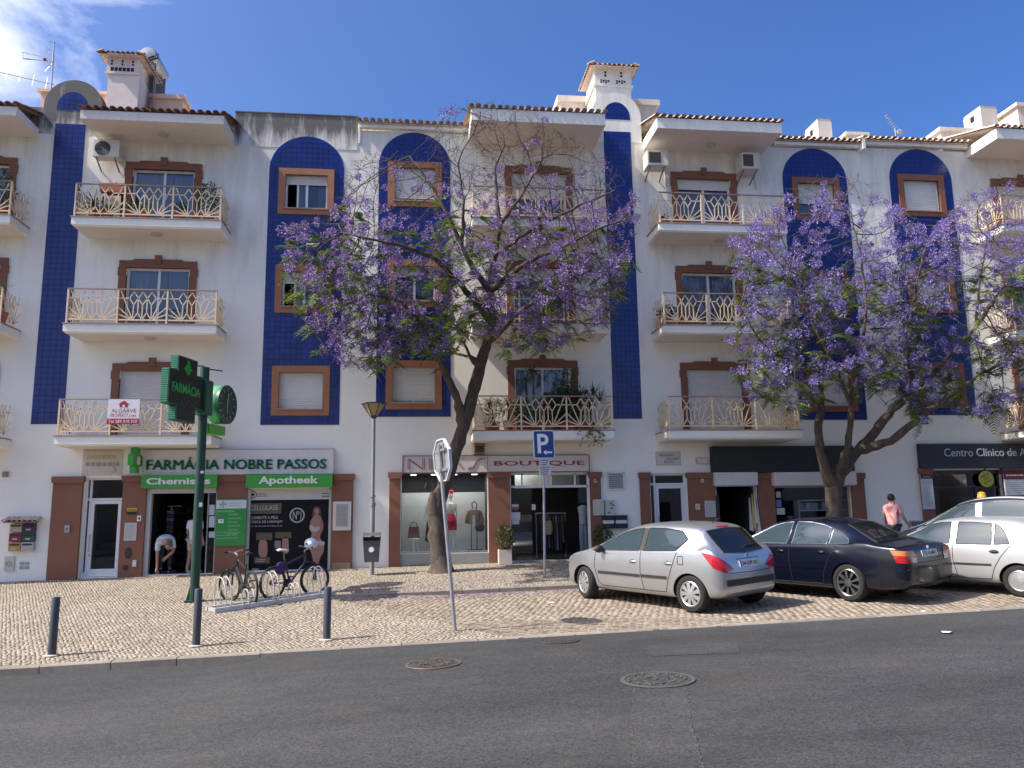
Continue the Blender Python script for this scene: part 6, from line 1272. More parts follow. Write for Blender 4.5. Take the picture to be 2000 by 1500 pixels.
# houses across the street, behind the camera: the shop glass mirrors them
for k, (hx, hw, hh) in enumerate(((-30, 15, 6.4), (-14, 12, 6.2), (1, 13, 5.6), (17, 14, 6.6), (34, 15, 6.1), (51, 14, 6.5))):
 t = thing('house', 'low white house with a red tiled roof across the street, ' + ['first from the left', 'second from the left', 'straight opposite the boutique', 'opposite the parked cars', 'second from the right', 'last on the right'][k], 'house', (hx, -38, -.6)); m = MB(); m.box(hx - hw / 2, hx + hw / 2, -44, -38, -.6, hh - .6); m.build('wall', C('house_wall', (.7, .66, .6), .9), t)
 m = MB(); m.faces([(hx - hw / 2 - .4, -37.5, hh - .7), (hx + hw / 2 + .4, -37.5, hh - .7), (hx + hw / 2 + .4, -41, hh + 1.4), (hx - hw / 2 - .4, -41, hh + 1.4), (hx - hw / 2 - .4, -44.5, hh - .7), (hx + hw / 2 + .4, -44.5, hh - .7)], [(0, 1, 2, 3), (3, 2, 5, 4), (0, 3, 4), (1, 5, 2), (0, 4, 5, 1)]); m.build('roof', MT['roof'], t)
 m = MB(); [m.box(hx - hw / 2 + a, hx - hw / 2 + a + 1.2, -37.98, -37.9, 1, 2.6) for a in (1.5, 4.5, 8)]; m.build('window', MT['dark'], t)
# ================================================================== STREET FURNITURE
SLATE = C('slate_paint', (.055, .06, .075), .45, var=.15)
for px, lb in (((101, 1281, 1166), 'slate grey bollard nearest the left edge of the pavement'), ((383, 1262, 1150), 'slate grey bollard in front of the green pharmacy pole'), ((638, 1250, 1146), 'slate grey bollard in front of the right end of the bicycle rack')):
 p = G(px[0], px[1]); h = F(px[0] + 3, px[2], p.y).z - p.z; t = thing('bollard', lb, 'bollard', p, 'bollards along the kerb', world=False)
 MB().lathe([(.058, 0), (.058, h - .012), (.052, h), (.0, h + .002)], (0, 0, 0), 18).build('post', SLATE, t, smooth=True); MB().lathe([(.11, 0), (.11, .012), (.062, .022)], (0, 0, 0), 14).build('footing', C('footing_pale', (.45, .42, .38), .9), t)
# --- pharmacy pole with LED cross
PG_ = C('pole_green', (.012, .05, .035), .4, var=.1); CG = C('cross_case', (.02, .11, .06), .4); CGL = C('cross_fins', (.06, .26, .15), .4)
b = G(379, 1175); Yp = b.y; top = F(403, 718, Yp); t = thing('pharmacy_sign_pole', 'dark green pole carrying a lit pharmacy cross and a round clock sign', 'pharmacy sign', b); x0_ = b.x
m = MB(); m.tube([(b.x, Yp, b.z), (b.x, Yp, top.z)], .092, 20); m.build('pole', PG_, t, smooth=True)
m = MB(); m.box(b.x - .16, b.x + .16, Yp - .16, Yp + .16, b.z, b.z + .03); [m.faces([(b.x + .07 * c, Yp + .07 * s, b.z + .03), (b.x + .16 * c, Yp + .16 * s, b.z + .03), (b.x + .085 * c, Yp + .085 * s, b.z + .35), (b.x + .07 * c - .012 * s, Yp + .07 * s + .012 * c, b.z + .03), (b.x + .16 * c - .012 * s, Yp + .16 * s + .012 * c, b.z + .03), (b.x + .085 * c - .012 * s, Yp + .085 * s + .012 * c, b.z + .35)], [(0, 1, 2), (5, 4, 3), (1, 4, 5, 2)]) for c, s in ((1, 0), (-1, 0), (0, 1), (0, -1))]; m.build('base_plate', PG_, t)
AN = R_(75); RZ = Matrix.Rotation(AN, 3, 'Z'); d = RZ @ Vector((1, 0, 0)); zc = F(355, 762, Yp - .75).z
org = Vector((b.x, Yp, zc)); TM = Matrix.Translation(org) @ Matrix.Rotation(AN, 4, 'Z')
def LB(mb, x0, x1, y0, y1, z0, z1, mi=0):
 n0 = len(mb.v); mb.box(x0, x1, y0, y1, z0, z1, mi)
 for i in range(n0, len(mb.v)): mb.v[i] = tuple(TM @ Vector(mb.v[i]))
cx = -.80; m = MB(); hw, ha, th = .65, .35, .085
LB(m, cx - hw, cx + hw, -th, th, -ha, ha); LB(m, cx - ha, cx + ha, -th, th, ha + .001, hw); LB(m, cx - ha, cx + ha, -th, th, -hw, -ha - .001); cr = m.build('cross', CG, t)
m = MB(); e = .004
for z0, z1, xx in ((-ha + .03, ha - .03, cx - hw), (ha + .04, hw - .03, cx - ha), (-hw + .03, -ha - .04, cx - ha)):
 k = z0
 while k < z1: LB(m, xx - .012, xx, -th * .8, th * .8, k, k + .022); k += .042
m.build('fins', CGL, cr); m = MB(); f = .03
LB(m, cx - hw + f, cx + hw - f, -th - .004, -th, -ha + f, ha - f); LB(m, cx - ha + f, cx + ha - f, -th - .004, -th, ha - f + .001, hw - f); LB(m, cx - ha + f, cx + ha - f, -th - .004, -th, -hw + f, -ha + f - .001); m.build('led_panel', C('led_black', (.008, .014, .011), .35), cr)
LED = C('led_green', (.02, .26, .05), .5, emit=.12)
text('FARMÁCIA', cx - hw + .1, cx + hw - .16, -.10, .14, -th - .007, LED, cr, ext=0, off=.015, M=TM)
m = MB(); [LB(m, cx - .15 + i * .05, cx - .11 + i * .05, -th - .008, -th - .005, .30 + j * .05, .34 + j * .05) for j, row in enumerate(('..##..', '.####.', '######', '.####.', '..##..', '..##..')) for i, ch in enumerate(row) if ch == '#']; m.build('led_emblem', LED, cr)
GH = C('led_ghost', (.035, .08, .055), .5); m = MB(); [LB(m, cx - .28 + i * .08, cx - .23 + i * .08, -th - .007, -th - .005, -.52 + j * .07, -.47 + j * .07) for j in range(5) for i in range(8) if (i * 7 + j * 3) % 5 < 2]; m.build('led_dots', GH, cr)
m = MB(); LB(m, -.16, .12, -.14, .10, -.30, .30); LB(m, -.12, .12, -.12, .12, .22, .32); LB(m, -.14, .14, -.13, .13, -.42, -.3); m.build('bracket_box', CG, t)
m = MB(); m.tube([TM @ Vector((-.5, 0, .55)), TM @ Vector((-.1, .0, .62)), (b.x, Yp, top.z - .02), (b.x + .3, Yp + .25, top.z - .03)], .015, 6); m.build('cable', MT['black'], t)
dc = TM @ Vector((.72, 0, F(427, 791, Yp + .7).z - zc)); m = MB(); RD = Matrix.Rotation(AN, 3, 'Z') @ Matrix.Rotation(math.pi / 2, 3, 'X')
m.lathe([(.001, -.15), (.40, -.15), (.425, -.12), (.425, .12), (.40, .15)], dc, 40, 0, RD); cl_ = m.build('clock', C('clock_green', (.10, .36, .20), .35), t, smooth=True)
m = MB(); m.lathe([(.43, .10), (.43, .165), (.365, .165), (.365, .145)], dc, 40, 0, RD, False); m.build('rim', CG, cl_, smooth=True); m = MB(); m.lathe([(.364, .15), (.001, .152)], dc, 40, 0, RD); m.build('dial', C('dial_dark', (.02, .05, .04), .3), cl_)
m = MB()
for k in range(12):
 a = k * math.pi / 6; u = RD @ Vector((math.cos(a), math.sin(a), 0)); nn = RD @ Vector((0, 0, .156)); m.bar(dc + u * .28 + nn, dc + u * .35 + nn, .02, .004, side=RD @ Vector((0, 0, 1)))
for a, L in ((1.45, .25), (-1.5, .18)): u = RD @ Vector((math.cos(a), math.sin(a), 0)); nn = RD @ Vector((0, 0, .16)); m.bar(dc + nn, dc + u * L + nn, .03, .004, side=RD @ Vector((0, 0, 1)))
m.build('hands', C('hand_pale', (.35, .5, .35), .5), cl_)
m = MB(); LB(m, .12, .8, -.09, .09, F(420, 840, Yp + .5).z - zc - .1, F(420, 840, Yp + .5).z - zc + .1); m.build('side_sign', C('lime_sign', (.10, .45, .05), .4), t)
m = MB()
for zq, w in ((F(391, 925, Yp).z, .05), (F(390, 990, Yp).z, .09)): m.box(b.x + .03, b.x + .094, Yp - .10, Yp - .07, zq, zq + w)
m.build('sticker', C('sticker_pale', (.5, .5, .5), .5), t)
# --- lamp post with litter bin
b = G(726, 1122); zt = F(730, 812, b.y).z; t = thing('lamp_post', 'slim grey street lamp with an amber lantern and a black bin on its pole', 'street lamp', b); m = MB(); zm = F(727, 985, b.y).z
m.tube([(b.x, b.y, b.z), (b.x, b.y, zm)], .06, 14); m.tube([(b.x, b.y, zm), (b.x, b.y, zt)], .047, 14); m.lathe([(.075, -.05), (.075, .05)], (b.x, b.y, zm), 14); m.lathe([(.07, -.02), (.07, .02)], (b.x, b.y, zm + .2), 14); m.build('pole', C('lamp_grey', (.30, .31, .32), .45, metal=.3, var=.12), t, smooth=True)
r1, r0, h = .29, .10, F(730, 790, b.y).z - zt; lm_ = thing('lamp_post', None, None) if False else None
hd = MB(); hd.lathe([(.05, -.08), (.09, -.02), (r0, 0)], (b.x, b.y, zt), 6); hd.lathe([(r1 * 1.12, h), (r1 * 1.12, h + .025), (.02, h + .07)], (b.x, b.y, zt), 6)
for k in range(6): a = k * math.pi / 3; hd.bar((b.x + r0 * math.cos(a), b.y + r0 * math.sin(a), zt), (b.x + r1 * math.cos(a), b.y + r1 * math.sin(a), zt + h), .022, .022)
ln = hd.build('lantern', C('lantern_dark', (.05, .045, .04), .5), t)
for k in range(6):
 a, c = k * math.pi / 3, (k + 1) * math.pi / 3; MB().q([(b.x + r0 * .96 * math.cos(a), b.y + r0 * .96 * math.sin(a), zt), (b.x + r0 * .96 * math.cos(c), b.y + r0 * .96 * math.sin(c), zt), (b.x + r1 * .97 * math.cos(c), b.y + r1 * .97 * math.sin(c), zt + h), (b.x + r1 * .97 * math.cos(a), b.y + r1 * .97 * math.sin(a), zt + h)]).build('lamp_pane', C('amber_pane', (.62, .48, .24), .4, sub=.4), ln, recalc=False)
yb = b.y - .22; x0, x1, z0, z1 = rect(708, 1040, 743, 1098, yb - .12); t = thing('litter_bin', 'dark grey litter bin with a round white sticker fixed to the lamp post', 'litter bin', ((x0 + x1) / 2, yb, z0)); BG = C('bin_grey', (.085, .08, .078), .5, var=.15)
xm = (x0 + x1) / 2; hw = (x1 - x0) / 2; m = MB(); hq = z1 - z0
m.faces([(xm + sx * hw * k, yb + sy * .14 * k, z0 + zz_ * hq) for zz_, k in ((0, .78), (.72, .96)) for sx, sy in ((-1, -1), (1, -1), (1, 1), (-1, 1))], [(0, 1, 5, 4), (1, 2, 6, 5), (2, 3, 7, 6), (3, 0, 4, 7), (3, 2, 1, 0)])
m.build('bin_body', BG, t); m = MB(); [m.box(xm - hw, xm + hw, yb + a_, yb + b2, z0 + hq * .72, z0 + hq * .84) for a_, b2 in ((.12, .15),)]; m.box(xm - hw, xm - hw + .03, yb - .15, yb + .12, z0 + hq * .72, z0 + hq * .86); m.box(xm + hw - .03, xm + hw, yb - .15, yb + .12, z0 + hq * .72, z0 + hq * .86)
n = 8; pr = [(yb - .16 + .32 * k / n, z0 + hq * (.86 + .14 * math.sin(math.pi * (k + .6) / (n + 1.2)))) for k in range(n + 1)]
for (ya, za), (yc, zc_) in zip(pr, pr[1:]): m.q([(xm - hw, ya, za), (xm + hw, ya, za), (xm + hw, yc, zc_), (xm - hw, yc, zc_)])
for xx in (xm - hw, xm + hw): m.q([(xx, *p) for p in pr])
m.build('lid', BG, t, recalc=False); MB().box(xm - hw + .03, xm + hw - .03, yb - .12, yb + .12, z0 + hq * .70, z0 + hq * .73).build('mouth', MT['black'], t)
MB().lathe([(.065, 0), (.065, .008), (.0, .009)], (xm, yb - .128, z0 + hq * .42), 20, 0, Matrix.Rotation(math.pi / 2 - .06, 3, 'X')).build('sticker', WHITE, t)
MB().box(xm - .04, xm + .04, yb + .13, yb + .24, z0 + hq * .3, z0 + hq * .7).build('bracket', MT['steel'], t)
# --- leaning stop sign seen from behind
b = G(889, 1232); Ys = b.y; t = thing('stop_sign', 'leaning octagonal road sign on a grey pole, its bare metal back turned to the street', 'road sign', b); topp = F(857, 868, Ys); dl = (topp - b); dl.y = .0
m = MB(); m.tube([b, b + dl], .03, 12); pole = m.build('pole', MT['steel'], t, smooth=True)
zax = dl.normalized(); cen = b + dl * ((F(862, 899, Ys).z - b.z) / dl.z); xa_ = Vector((.34, -.94, 0)); xa_ = (xa_ - zax * xa_.dot(zax)).normalized(); ya_ = zax.cross(xa_); SM = Matrix((xa_, ya_, zax)).transposed(); SM4 = Matrix.Translation(cen) @ SM.to_4x4()
def shp(poly, y0, y1):
 mb = MB(); mb.prism(poly, y0, y1); mb.v = [tuple(SM4 @ Vector(p)) for p in mb.v]; return mb
R8 = .36; oc = [(R8 * math.cos(math.pi / 8 + k * math.pi / 4), R8 * math.sin(math.pi / 8 + k * math.pi / 4)) for k in range(8)]
# local -y is the side towards the street camera: the bare back
shp(oc, .04, .052).build('sign_plate', C('sign_back', (.42, .44, .46), .4, metal=.5, var=.1), t); mb = MB()
for k in range(8):
 a, c = oc[k], oc[(k + 1) % 8]; mb.bar((a[0], .04, a[1]), (c[0], .04, c[1]), .02, .05)
mb.v = [tuple(SM4 @ Vector(p)) for p in mb.v]; mb.build('sign_rim', C('rim_white', (.6, .62, .63), .4), t)
mb = MB(); [mb.box(-.22, .22, .0, .04, z - .02, z + .02) for z in (-.16, .16)]; [mb.box(xx - .015, xx + .015, .02, .05, -.26, .26) for xx in (-.1, .1)]; mb.box(-.05, .05, -.04, .01, -.19, -.13); mb.v = [tuple(SM4 @ Vector(p)) for p in mb.v]; mb.build('bracket', MT['steel'], t)
shp(oc, .0525, .056).build('sign_face', C('stop_red', (.45, .015, .02), .4), t)
text('STOP', -.26, .26, -.1, .1, .0, WHITE, t, ext=0, off=.02, M=SM4 @ Matrix.Translation((0, .058, 0)) @ Matrix.Rotation(math.pi, 4, 'Z'))
# --- parking sign
b = G(1064, 1126); Yq = b.y; t = thing('parking_sign', 'blue P parking sign with an arrow and two small plates on a slim pole', 'road sign', b); tp = F(1061, 846, Yq); dl = tp - b; dl.y = 0; m = MB(); m.tube([b, b + dl], .03, 12); m.build('pole', MT['steel'], t, smooth=True)
ang = R_(14); PM = Matrix.Translation(F(1062, 868, Yq - .04)) @ Matrix.Rotation(ang, 4, 'Z') @ Matrix.Rotation(R_(-1.5), 4, 'Y')
def rrect(w, h, r, n=5):
 P_ = []
 for cx, cz, a0 in ((w - r, h - r, 0), (-w + r, h - r, 90), (-w + r, -h + r, 180), (w - r, -h + r, 270)):
  for k in range(n + 1): a = R_(a0 + 90 * k / n); P_.append((cx + r * math.cos(a), cz + r * math.sin(a)))
 return P_
def pp(poly, y0, y1): mb = MB(); mb.prism(poly, y0, y1); mb.v = [tuple(PM @ Vector(p)) for p in mb.v]; return mb
pp(rrect(.27, .335, .05), -.012, .004).build('sign_rim', C('rim_white', ()), t); pp(rrect(.247, .312, .04), -.016, -.0125).build('sign_face', C('sign_blue', (.012, .05, .22), .35), t)
text('P', -.17, .12, -.21, .25, -.0185, WHITE, t, ext=0, off=.02, M=PM); pp([(-.03, -.19), (.05, -.13), (.05, -.17), (.20, -.17), (.20, -.21), (.05, -.21), (.05, -.25)], -.0185, -.0165).build('arrow', WHITE, t)
for k, (z0, z1, w) in enumerate(((-.50, -.35, .125), (-.73, -.525, .15))):
 mb = MB(); mb.box(-w, w, -.012, .004, z0, z1); mb.v = [tuple(PM @ Vector(p)) for p in mb.v]; pl = mb.build('sub_plate', C('plate_pale', (.52, .53, .54), .5), t)
 mb = MB(); n = 3 if k == 0 else 4
 for i in range(n): zq = z1 - (i + .6) * (z1 - z0) / (n + .2); mb.box(-w * .8 + .03 * (i % 2), w * .8 - .02 * i, -.0135, -.0125, zq - .01, zq + .01)
 mb.v = [tuple(PM @ Vector(p)) for p in mb.v]; mb.build('print', C('print_dark', (.1, .1, .12), .5), pl)
# --- bicycle rack
A0, A1 = G(420, 1198), G(655, 1164); ax = (A1 - A0); L = ax.length; ax.normalize(); sd = Vector((-ax.y, ax.x, 0)).normalized(); up = ax.cross(sd) * (1 if ax.cross(sd).z > 0 else -1)
t = thing('bicycle_rack', 'low galvanised bicycle rack with round wheel hoops on the pavement', 'bicycle rack', A0); RK = C('rack_galvanised', (.50, .51, .51), .5, metal=.35, var=.2, scale=9)
for k in range(2): MB().bar(A0 + sd * (.04 + .40 * k) + up * .045, A1 + sd * (.04 + .40 * k) + up * .045, .085, .085, side=up).build('rail', RK, t)
for k in range(2): MB().bar(A0 + ax * (.05 + (L - .1) * k) + sd * .085 + up * .045, A0 + ax * (.05 + (L - .1) * k) + sd * .395 + up * .045, .06, .06, side=up).build('cross_bar', RK, t)
for i, (u, big) in enumerate(((.10, 1), (.30, 0), (.48, 1), (.68, 0), (.88, 1))):
 for w in (-.055, .055):
  c = A0 + ax * (L * u + w) + sd * .24; R1, hz = (.30, .62) if big else (.17, .34); pts = []
  for k in range(15): a = math.pi * (k / 14); pts.append(c + sd * (-R1 * math.cos(a)) * (1 if k not in (0, 14) else .75) + up * (.05 + (hz - .05) * math.sin(a) ** .72))
  MB().tube(pts, .012, 7).build('hoop', RK, t, smooth=True)
# --- bicycles
RUB = C('tyre_rubber', (.018, .018, .018), .8); RIM = C('rim_alloy', (.16, .16, .165), .35, metal=.6); BBK = C('bike_black', (.015, .015, .017), .35, coat=.3)
def bicycle(label, rear, head, frame_m, seat_m, steer, roll, extra=None):
 t = thing('bicycle', label, 'bicycle', rear, 'bicycles in the rack', world=False); t.rotation_euler = (roll, 0, math.atan2(head.y, head.x)); WB, R1 = 1.06, .335
 def wheel(cx, rot):
  c = Vector((cx, 0, R1)); Mz = Matrix.Rotation(rot, 3, 'Z'); w = []
  def ring(rad, n=32): return [c + Mz @ Vector((rad * math.cos(6.2832 * k / n), 0, rad * math.sin(6.2832 * k / n))) for k in range(n)]
  ty = MB().tube(ring(R1 - .025), .026, 8, closed=True).build('wheel', RUB, t, smooth=True); MB().tube(ring(R1 - .055), .012, 6, closed=True).build('rim', RIM, ty, smooth=True)
  sp = MB()
  for k in range(28): a = 6.2832 * k / 28; sp.tube([c + Mz @ Vector((.03 * math.cos(a + .6 * (k % 2 * 2 - 1)), .02 * (k % 2 * 2 - 1), .03 * math.sin(a + .6 * (k % 2 * 2 - 1)))), c + Mz @ Vector(((R1 - .06) * math.cos(a), 0, (R1 - .06) * math.sin(a)))], .0022, 3, cap=False)
  sp.lathe([(.022, -.05), (.022, .05)], c, 10, 0, Mz @ Matrix.Rotation(math.pi / 2, 3, 'X')); sp.build('spokes', RIM, ty, recalc=False)
 hx, hz = WB - .22, .78
 wheel(0, 0)
 # steered front end turns about the head tube foot
 Ms = Matrix.Rotation(steer, 3, 'Z'); piv = Vector((hx, 0, 0)); fc = piv + Ms @ Vector((WB - hx, 0, 0)); wheel_c = fc.x; c0 = MB
 def fwheel():
  c = Vector((fc.x, fc.y, R1)); n = 32
  ring = lambda rad: [c + Ms @ Vector((rad * math.cos(6.2832 * k / n), 0, rad * math.sin(6.2832 * k / n))) for k in range(n)]
  ty = MB().tube(ring(R1 - .025), .026, 8, closed=True).build('wheel', RUB, t, smooth=True); MB().tube(ring(R1 - .055), .012, 6, closed=True).build('rim', RIM, ty, smooth=True); sp = MB()
  for k in range(28): a = 6.2832 * k / 28; sp.tube([c + Ms @ Vector((0, .02 * (k % 2 * 2 - 1), 0)), c + Ms @ Vector(((R1 - .06) * math.cos(a), 0, (R1 - .06) * math.sin(a)))], .0022, 3, cap=False)
  sp.build('spokes', RIM, ty, recalc=False); fk = MB()
  for s in (-1, 1): fk.tube([c + Ms @ Vector((0, s * .055, 0)), c + Ms @ Vector((-.05, s * .055, .36)), Vector((hx, 0, .72)) + Ms @ Vector((0, s * .03, 0))], [.018, .022, .02], 7)
  fk.tube([(hx, 0, .70), (hx - .045, 0, .92)], .02, 8); fk.build('fork', BBK, t, smooth=True)
  hb = MB(); s0 = Vector((hx - .05, 0, .95)); st = s0 + Ms @ Vector((.09, 0, .04)); hb.tube([Vector((hx - .045, 0, .9)), s0, st], .018, 7); hb.tube([st + Ms @ Vector((-.06, -.32, .03)), st + Ms @ Vector((0, -.12, .03)), st, st + Ms @ Vector((0, .12, .03)), st + Ms @ Vector((-.06, .32, .03))], .013, 7); hd_ = hb.build('handlebar', C('bar_silver', (.35, .34, .33), .4, metal=.4), t, smooth=True)
  for s in (-1, 1): MB().tube([st + Ms @ Vector((-.035, s * .2, .03)), st + Ms @ Vector((-.065, s * .335, .032))], .018, 7).build('grip', MT['black'], hd_); MB().tube([st + Ms @ Vector((0, s * .16, .02)), st + Ms @ Vector((.05, s * .24, -.02))], .008, 5).build('brake_lever', MT['black'], hd_)
  return st
 st = fwheel(); bb = Vector((.43, 0, .30)); sc = Vector((.27, 0, .80)); hd1, hd2 = Vector((hx - .01, 0, .72)), Vector((hx - .035, 0, .86)); fr = MB()
 fr.tube([bb, sc], .019, 8); fr.tube([bb, hd1], [.028, .026], 8); fr.tube([sc - Vector((-.02, 0, .12)), hd2], .022, 8); fr.tube([hd1, hd2], .028, 8)
 for s in (-1, 1): fr.tube([bb + Vector((0, s * .04, 0)), Vector((0, s * .065, R1))], .012, 6); fr.tube([sc - Vector((-.02, 0, .15)), Vector((.0, s * .065, R1))], .011, 6)
 fr.build('frame', frame_m, t, smooth=True); sp = MB(); sp.tube([sc - Vector((0, 0, .02)), sc + Vector((-.035, 0, .16))], .015, 8); sp.build('seat_post', RIM, t)
 sdl = MB(); ctr = sc + Vector((-.05, 0, .18)); P_ = [(-.13, .075, .012), (-.09, .08, .02), (0, .045, .0), (.09, .022, -.005), (.14, .014, -.012)]
 vs = []; [vs.extend([ctr + Vector((x, -w, z)), ctr + Vector((x, 0, z + .025)), ctr + Vector((x, w, z)), ctr + Vector((x, 0, z - .03))]) for x, w, z in P_]; sdl.faces(vs, [(4 * i + j, 4 * i + (j + 1) % 4, 4 * i + 4 + (j + 1) % 4, 4 * i + 4 + j) for i in range(4) for j in range(4)] + [(3, 2, 1, 0), (16, 17, 18, 19)]); sdl.build('saddle', seat_m, t, smooth=60)
 ck = MB(); ck.lathe([(.09, -.004), (.09, .004)], bb + Vector((0, .06, 0)), 20, 0, Matrix.Rotation(math.pi / 2, 3, 'X')); ck.lathe([(.05, -.004), (.05, .004)], (0, .05, R1), 16, 0, Matrix.Rotation(math.pi / 2, 3, 'X')); ck.tube([bb + Vector((0, .07, .085)), Vector((0, .055, R1 + .05))], .004, 4); ck.tube([bb + Vector((0, .07, -.085)), Vector((0, .055, R1 - .05))], .004, 4)
 ca = Vector((.5, 0, -.8)).normalized() * .17
 ck.tube([bb + Vector((0, -.08, 0)), bb + Vector((0, .08, 0))], .014, 6); ck.tube([bb + Vector((0, .085, 0)), bb + ca + Vector((0, .085, 0))], .011, 6); ck.tube([bb + Vector((0, -.085, 0)), bb - ca + Vector((0, -.085, 0))], .011, 6); dr = ck.build('drivetrain', C('chain_dark', (.07, .065, .06), .5, metal=.5), t, recalc=False)
 for s in (1, -1): c = bb + ca * s + Vector((0, s * .13, 0)); MB().obox(c, (.09, .09, .022)).build('pedal', MT['black'], dr)
 return t, st, Ms
h1 = Vector((-.52, .86, 0)); r1_ = G(492, 1183); r1_.z += .0
bicycle('black mountain bike leaning in the left of the rack, handlebars turned away', r1_, h1, BBK, MT['black'], .35, -.05)
r2_ = G(531, 1172); h2 = Vector((.66, .75, 0)); t2, st, Ms = bicycle('dark blue bike with a white cover on its handlebar in the right of the rack', r2_, h2, C('bike_navy', (.02, .02, .05), .3, coat=.4), C('saddle_pale', (.5, .5, .5), .4), -.3, .03)
m = MB(); c = st + Ms @ Vector((.05, 0, .10)); m.ball(c, (.13, .16, .12), 12, 8); sq = m.build('handlebar_bag', C('bag_pale_blue', (.62, .72, .76), .6), t2, smooth=True); MB().obox(c + Vector((0, 0, -.0)), (.27, .06, .03)).build('bag_strap', MT['black'], sq)
m = MB(); m.ball((.18, 0, .62), (.15, .05, .13), 10, 6); m.build('frame_bag', C('bag_purple', (.05, .025, .12), .8), t2, smooth=True)
# ================================================================== CARS
def carmat(name, col, metal, rough, coat, flake=0.05):
 m = mat(name, col, rough, metal=metal, var=flake, scale=2.0); b = m.node_tree.nodes['Principled BSDF']; b.inputs['Coat Weight'].default_value = coat; b.inputs['Coat Roughness'].default_value = 0.04; return m
CP = dict(silver=carmat('silver_car_paint', (.47, .485, .51), .75, .3, .6), navy=carmat('navy_car_paint', (.0035, .005, .014), .0, .2, .3), silver2=carmat('pale_silver_car_paint', (.54, .545, .55), .5, .38, .4), dark=carmat('dark_car_paint', (.02, .028, .045), .4, .28, .9))
CGLASS = mat('car_glass', (.035, .055, .068), .03, var=0, spec=.9); CGLASS2 = mat('car_glass_tint', (.008, .009, .010), .04, var=0, spec=.7)  # side glass base tinted blue to imitate mirrored sky
TYRE = mat('car_tyre', (.016, .016, .017), .85, var=.2, scale=20); HUB = mat('wheel_cover', (.50, .51, .52), .35, metal=.7, var=.05); HUBD = mat('alloy_dark', (.22, .225, .235), .3, metal=.8, var=.05)
SEAM = mat('panel_gap', (.012, .012, .013), .8, var=0); TRIM = mat('rubber_trim', (.025, .025, .027), .6, var=.1); CHROME = mat('bright_trim', (.75, .76, .78), .15, metal=.9, var=0)
LRED = mat('tail_lamp_red', (.42, .008, .018), .12, var=.25, scale=30, coat=.8); LORG = mat('tail_lamp_amber', (.55, .17, .015), .15, var=.2, scale=30, coat=.8); LWHT = mat('lamp_clear', (.55, .56, .57), .12, var=.2, scale=30, coat=.8)
PLATEW = mat('number_plate', (.62, .63, .60), .4, var=0); PLATEB = mat('plate_blue', (.01, .05, .30), .4, var=0); PLATEY = mat('plate_yellow_end', (.6, .5, .05), .4, var=0)
def curve(pts):
 xs_ = np.array([p[0] for p in pts], float); ys_ = np.array([p[1] for p in pts], float); h = np.diff(xs_); dl_ = np.diff(ys_) / h; m = np.zeros(len(xs_)); m[0], m[-1] = dl_[0], dl_[-1]
 for i in range(1, len(xs_) - 1):
  if dl_[i - 1] * dl_[i] > 0: w1, w2 = 2 * h[i] + h[i - 1], h[i] + 2 * h[i - 1]; m[i] = (w1 + w2) / (w1 / dl_[i - 1] + w2 / dl_[i])
 def f(x):
  x = min(max(x, xs_[0]), xs_[-1]); i = min(int(np.searchsorted(xs_, x, 'right')) - 1, len(h) - 1); t = (x - xs_[i]) / h[i]
  return float((1 + 2 * t) * (1 - t) ** 2 * ys_[i] + t * (1 - t) ** 2 * h[i] * m[i] + t * t * (3 - 2 * t) * ys_[i + 1] + t * t * (t - 1) * h[i] * m[i + 1])
 return f
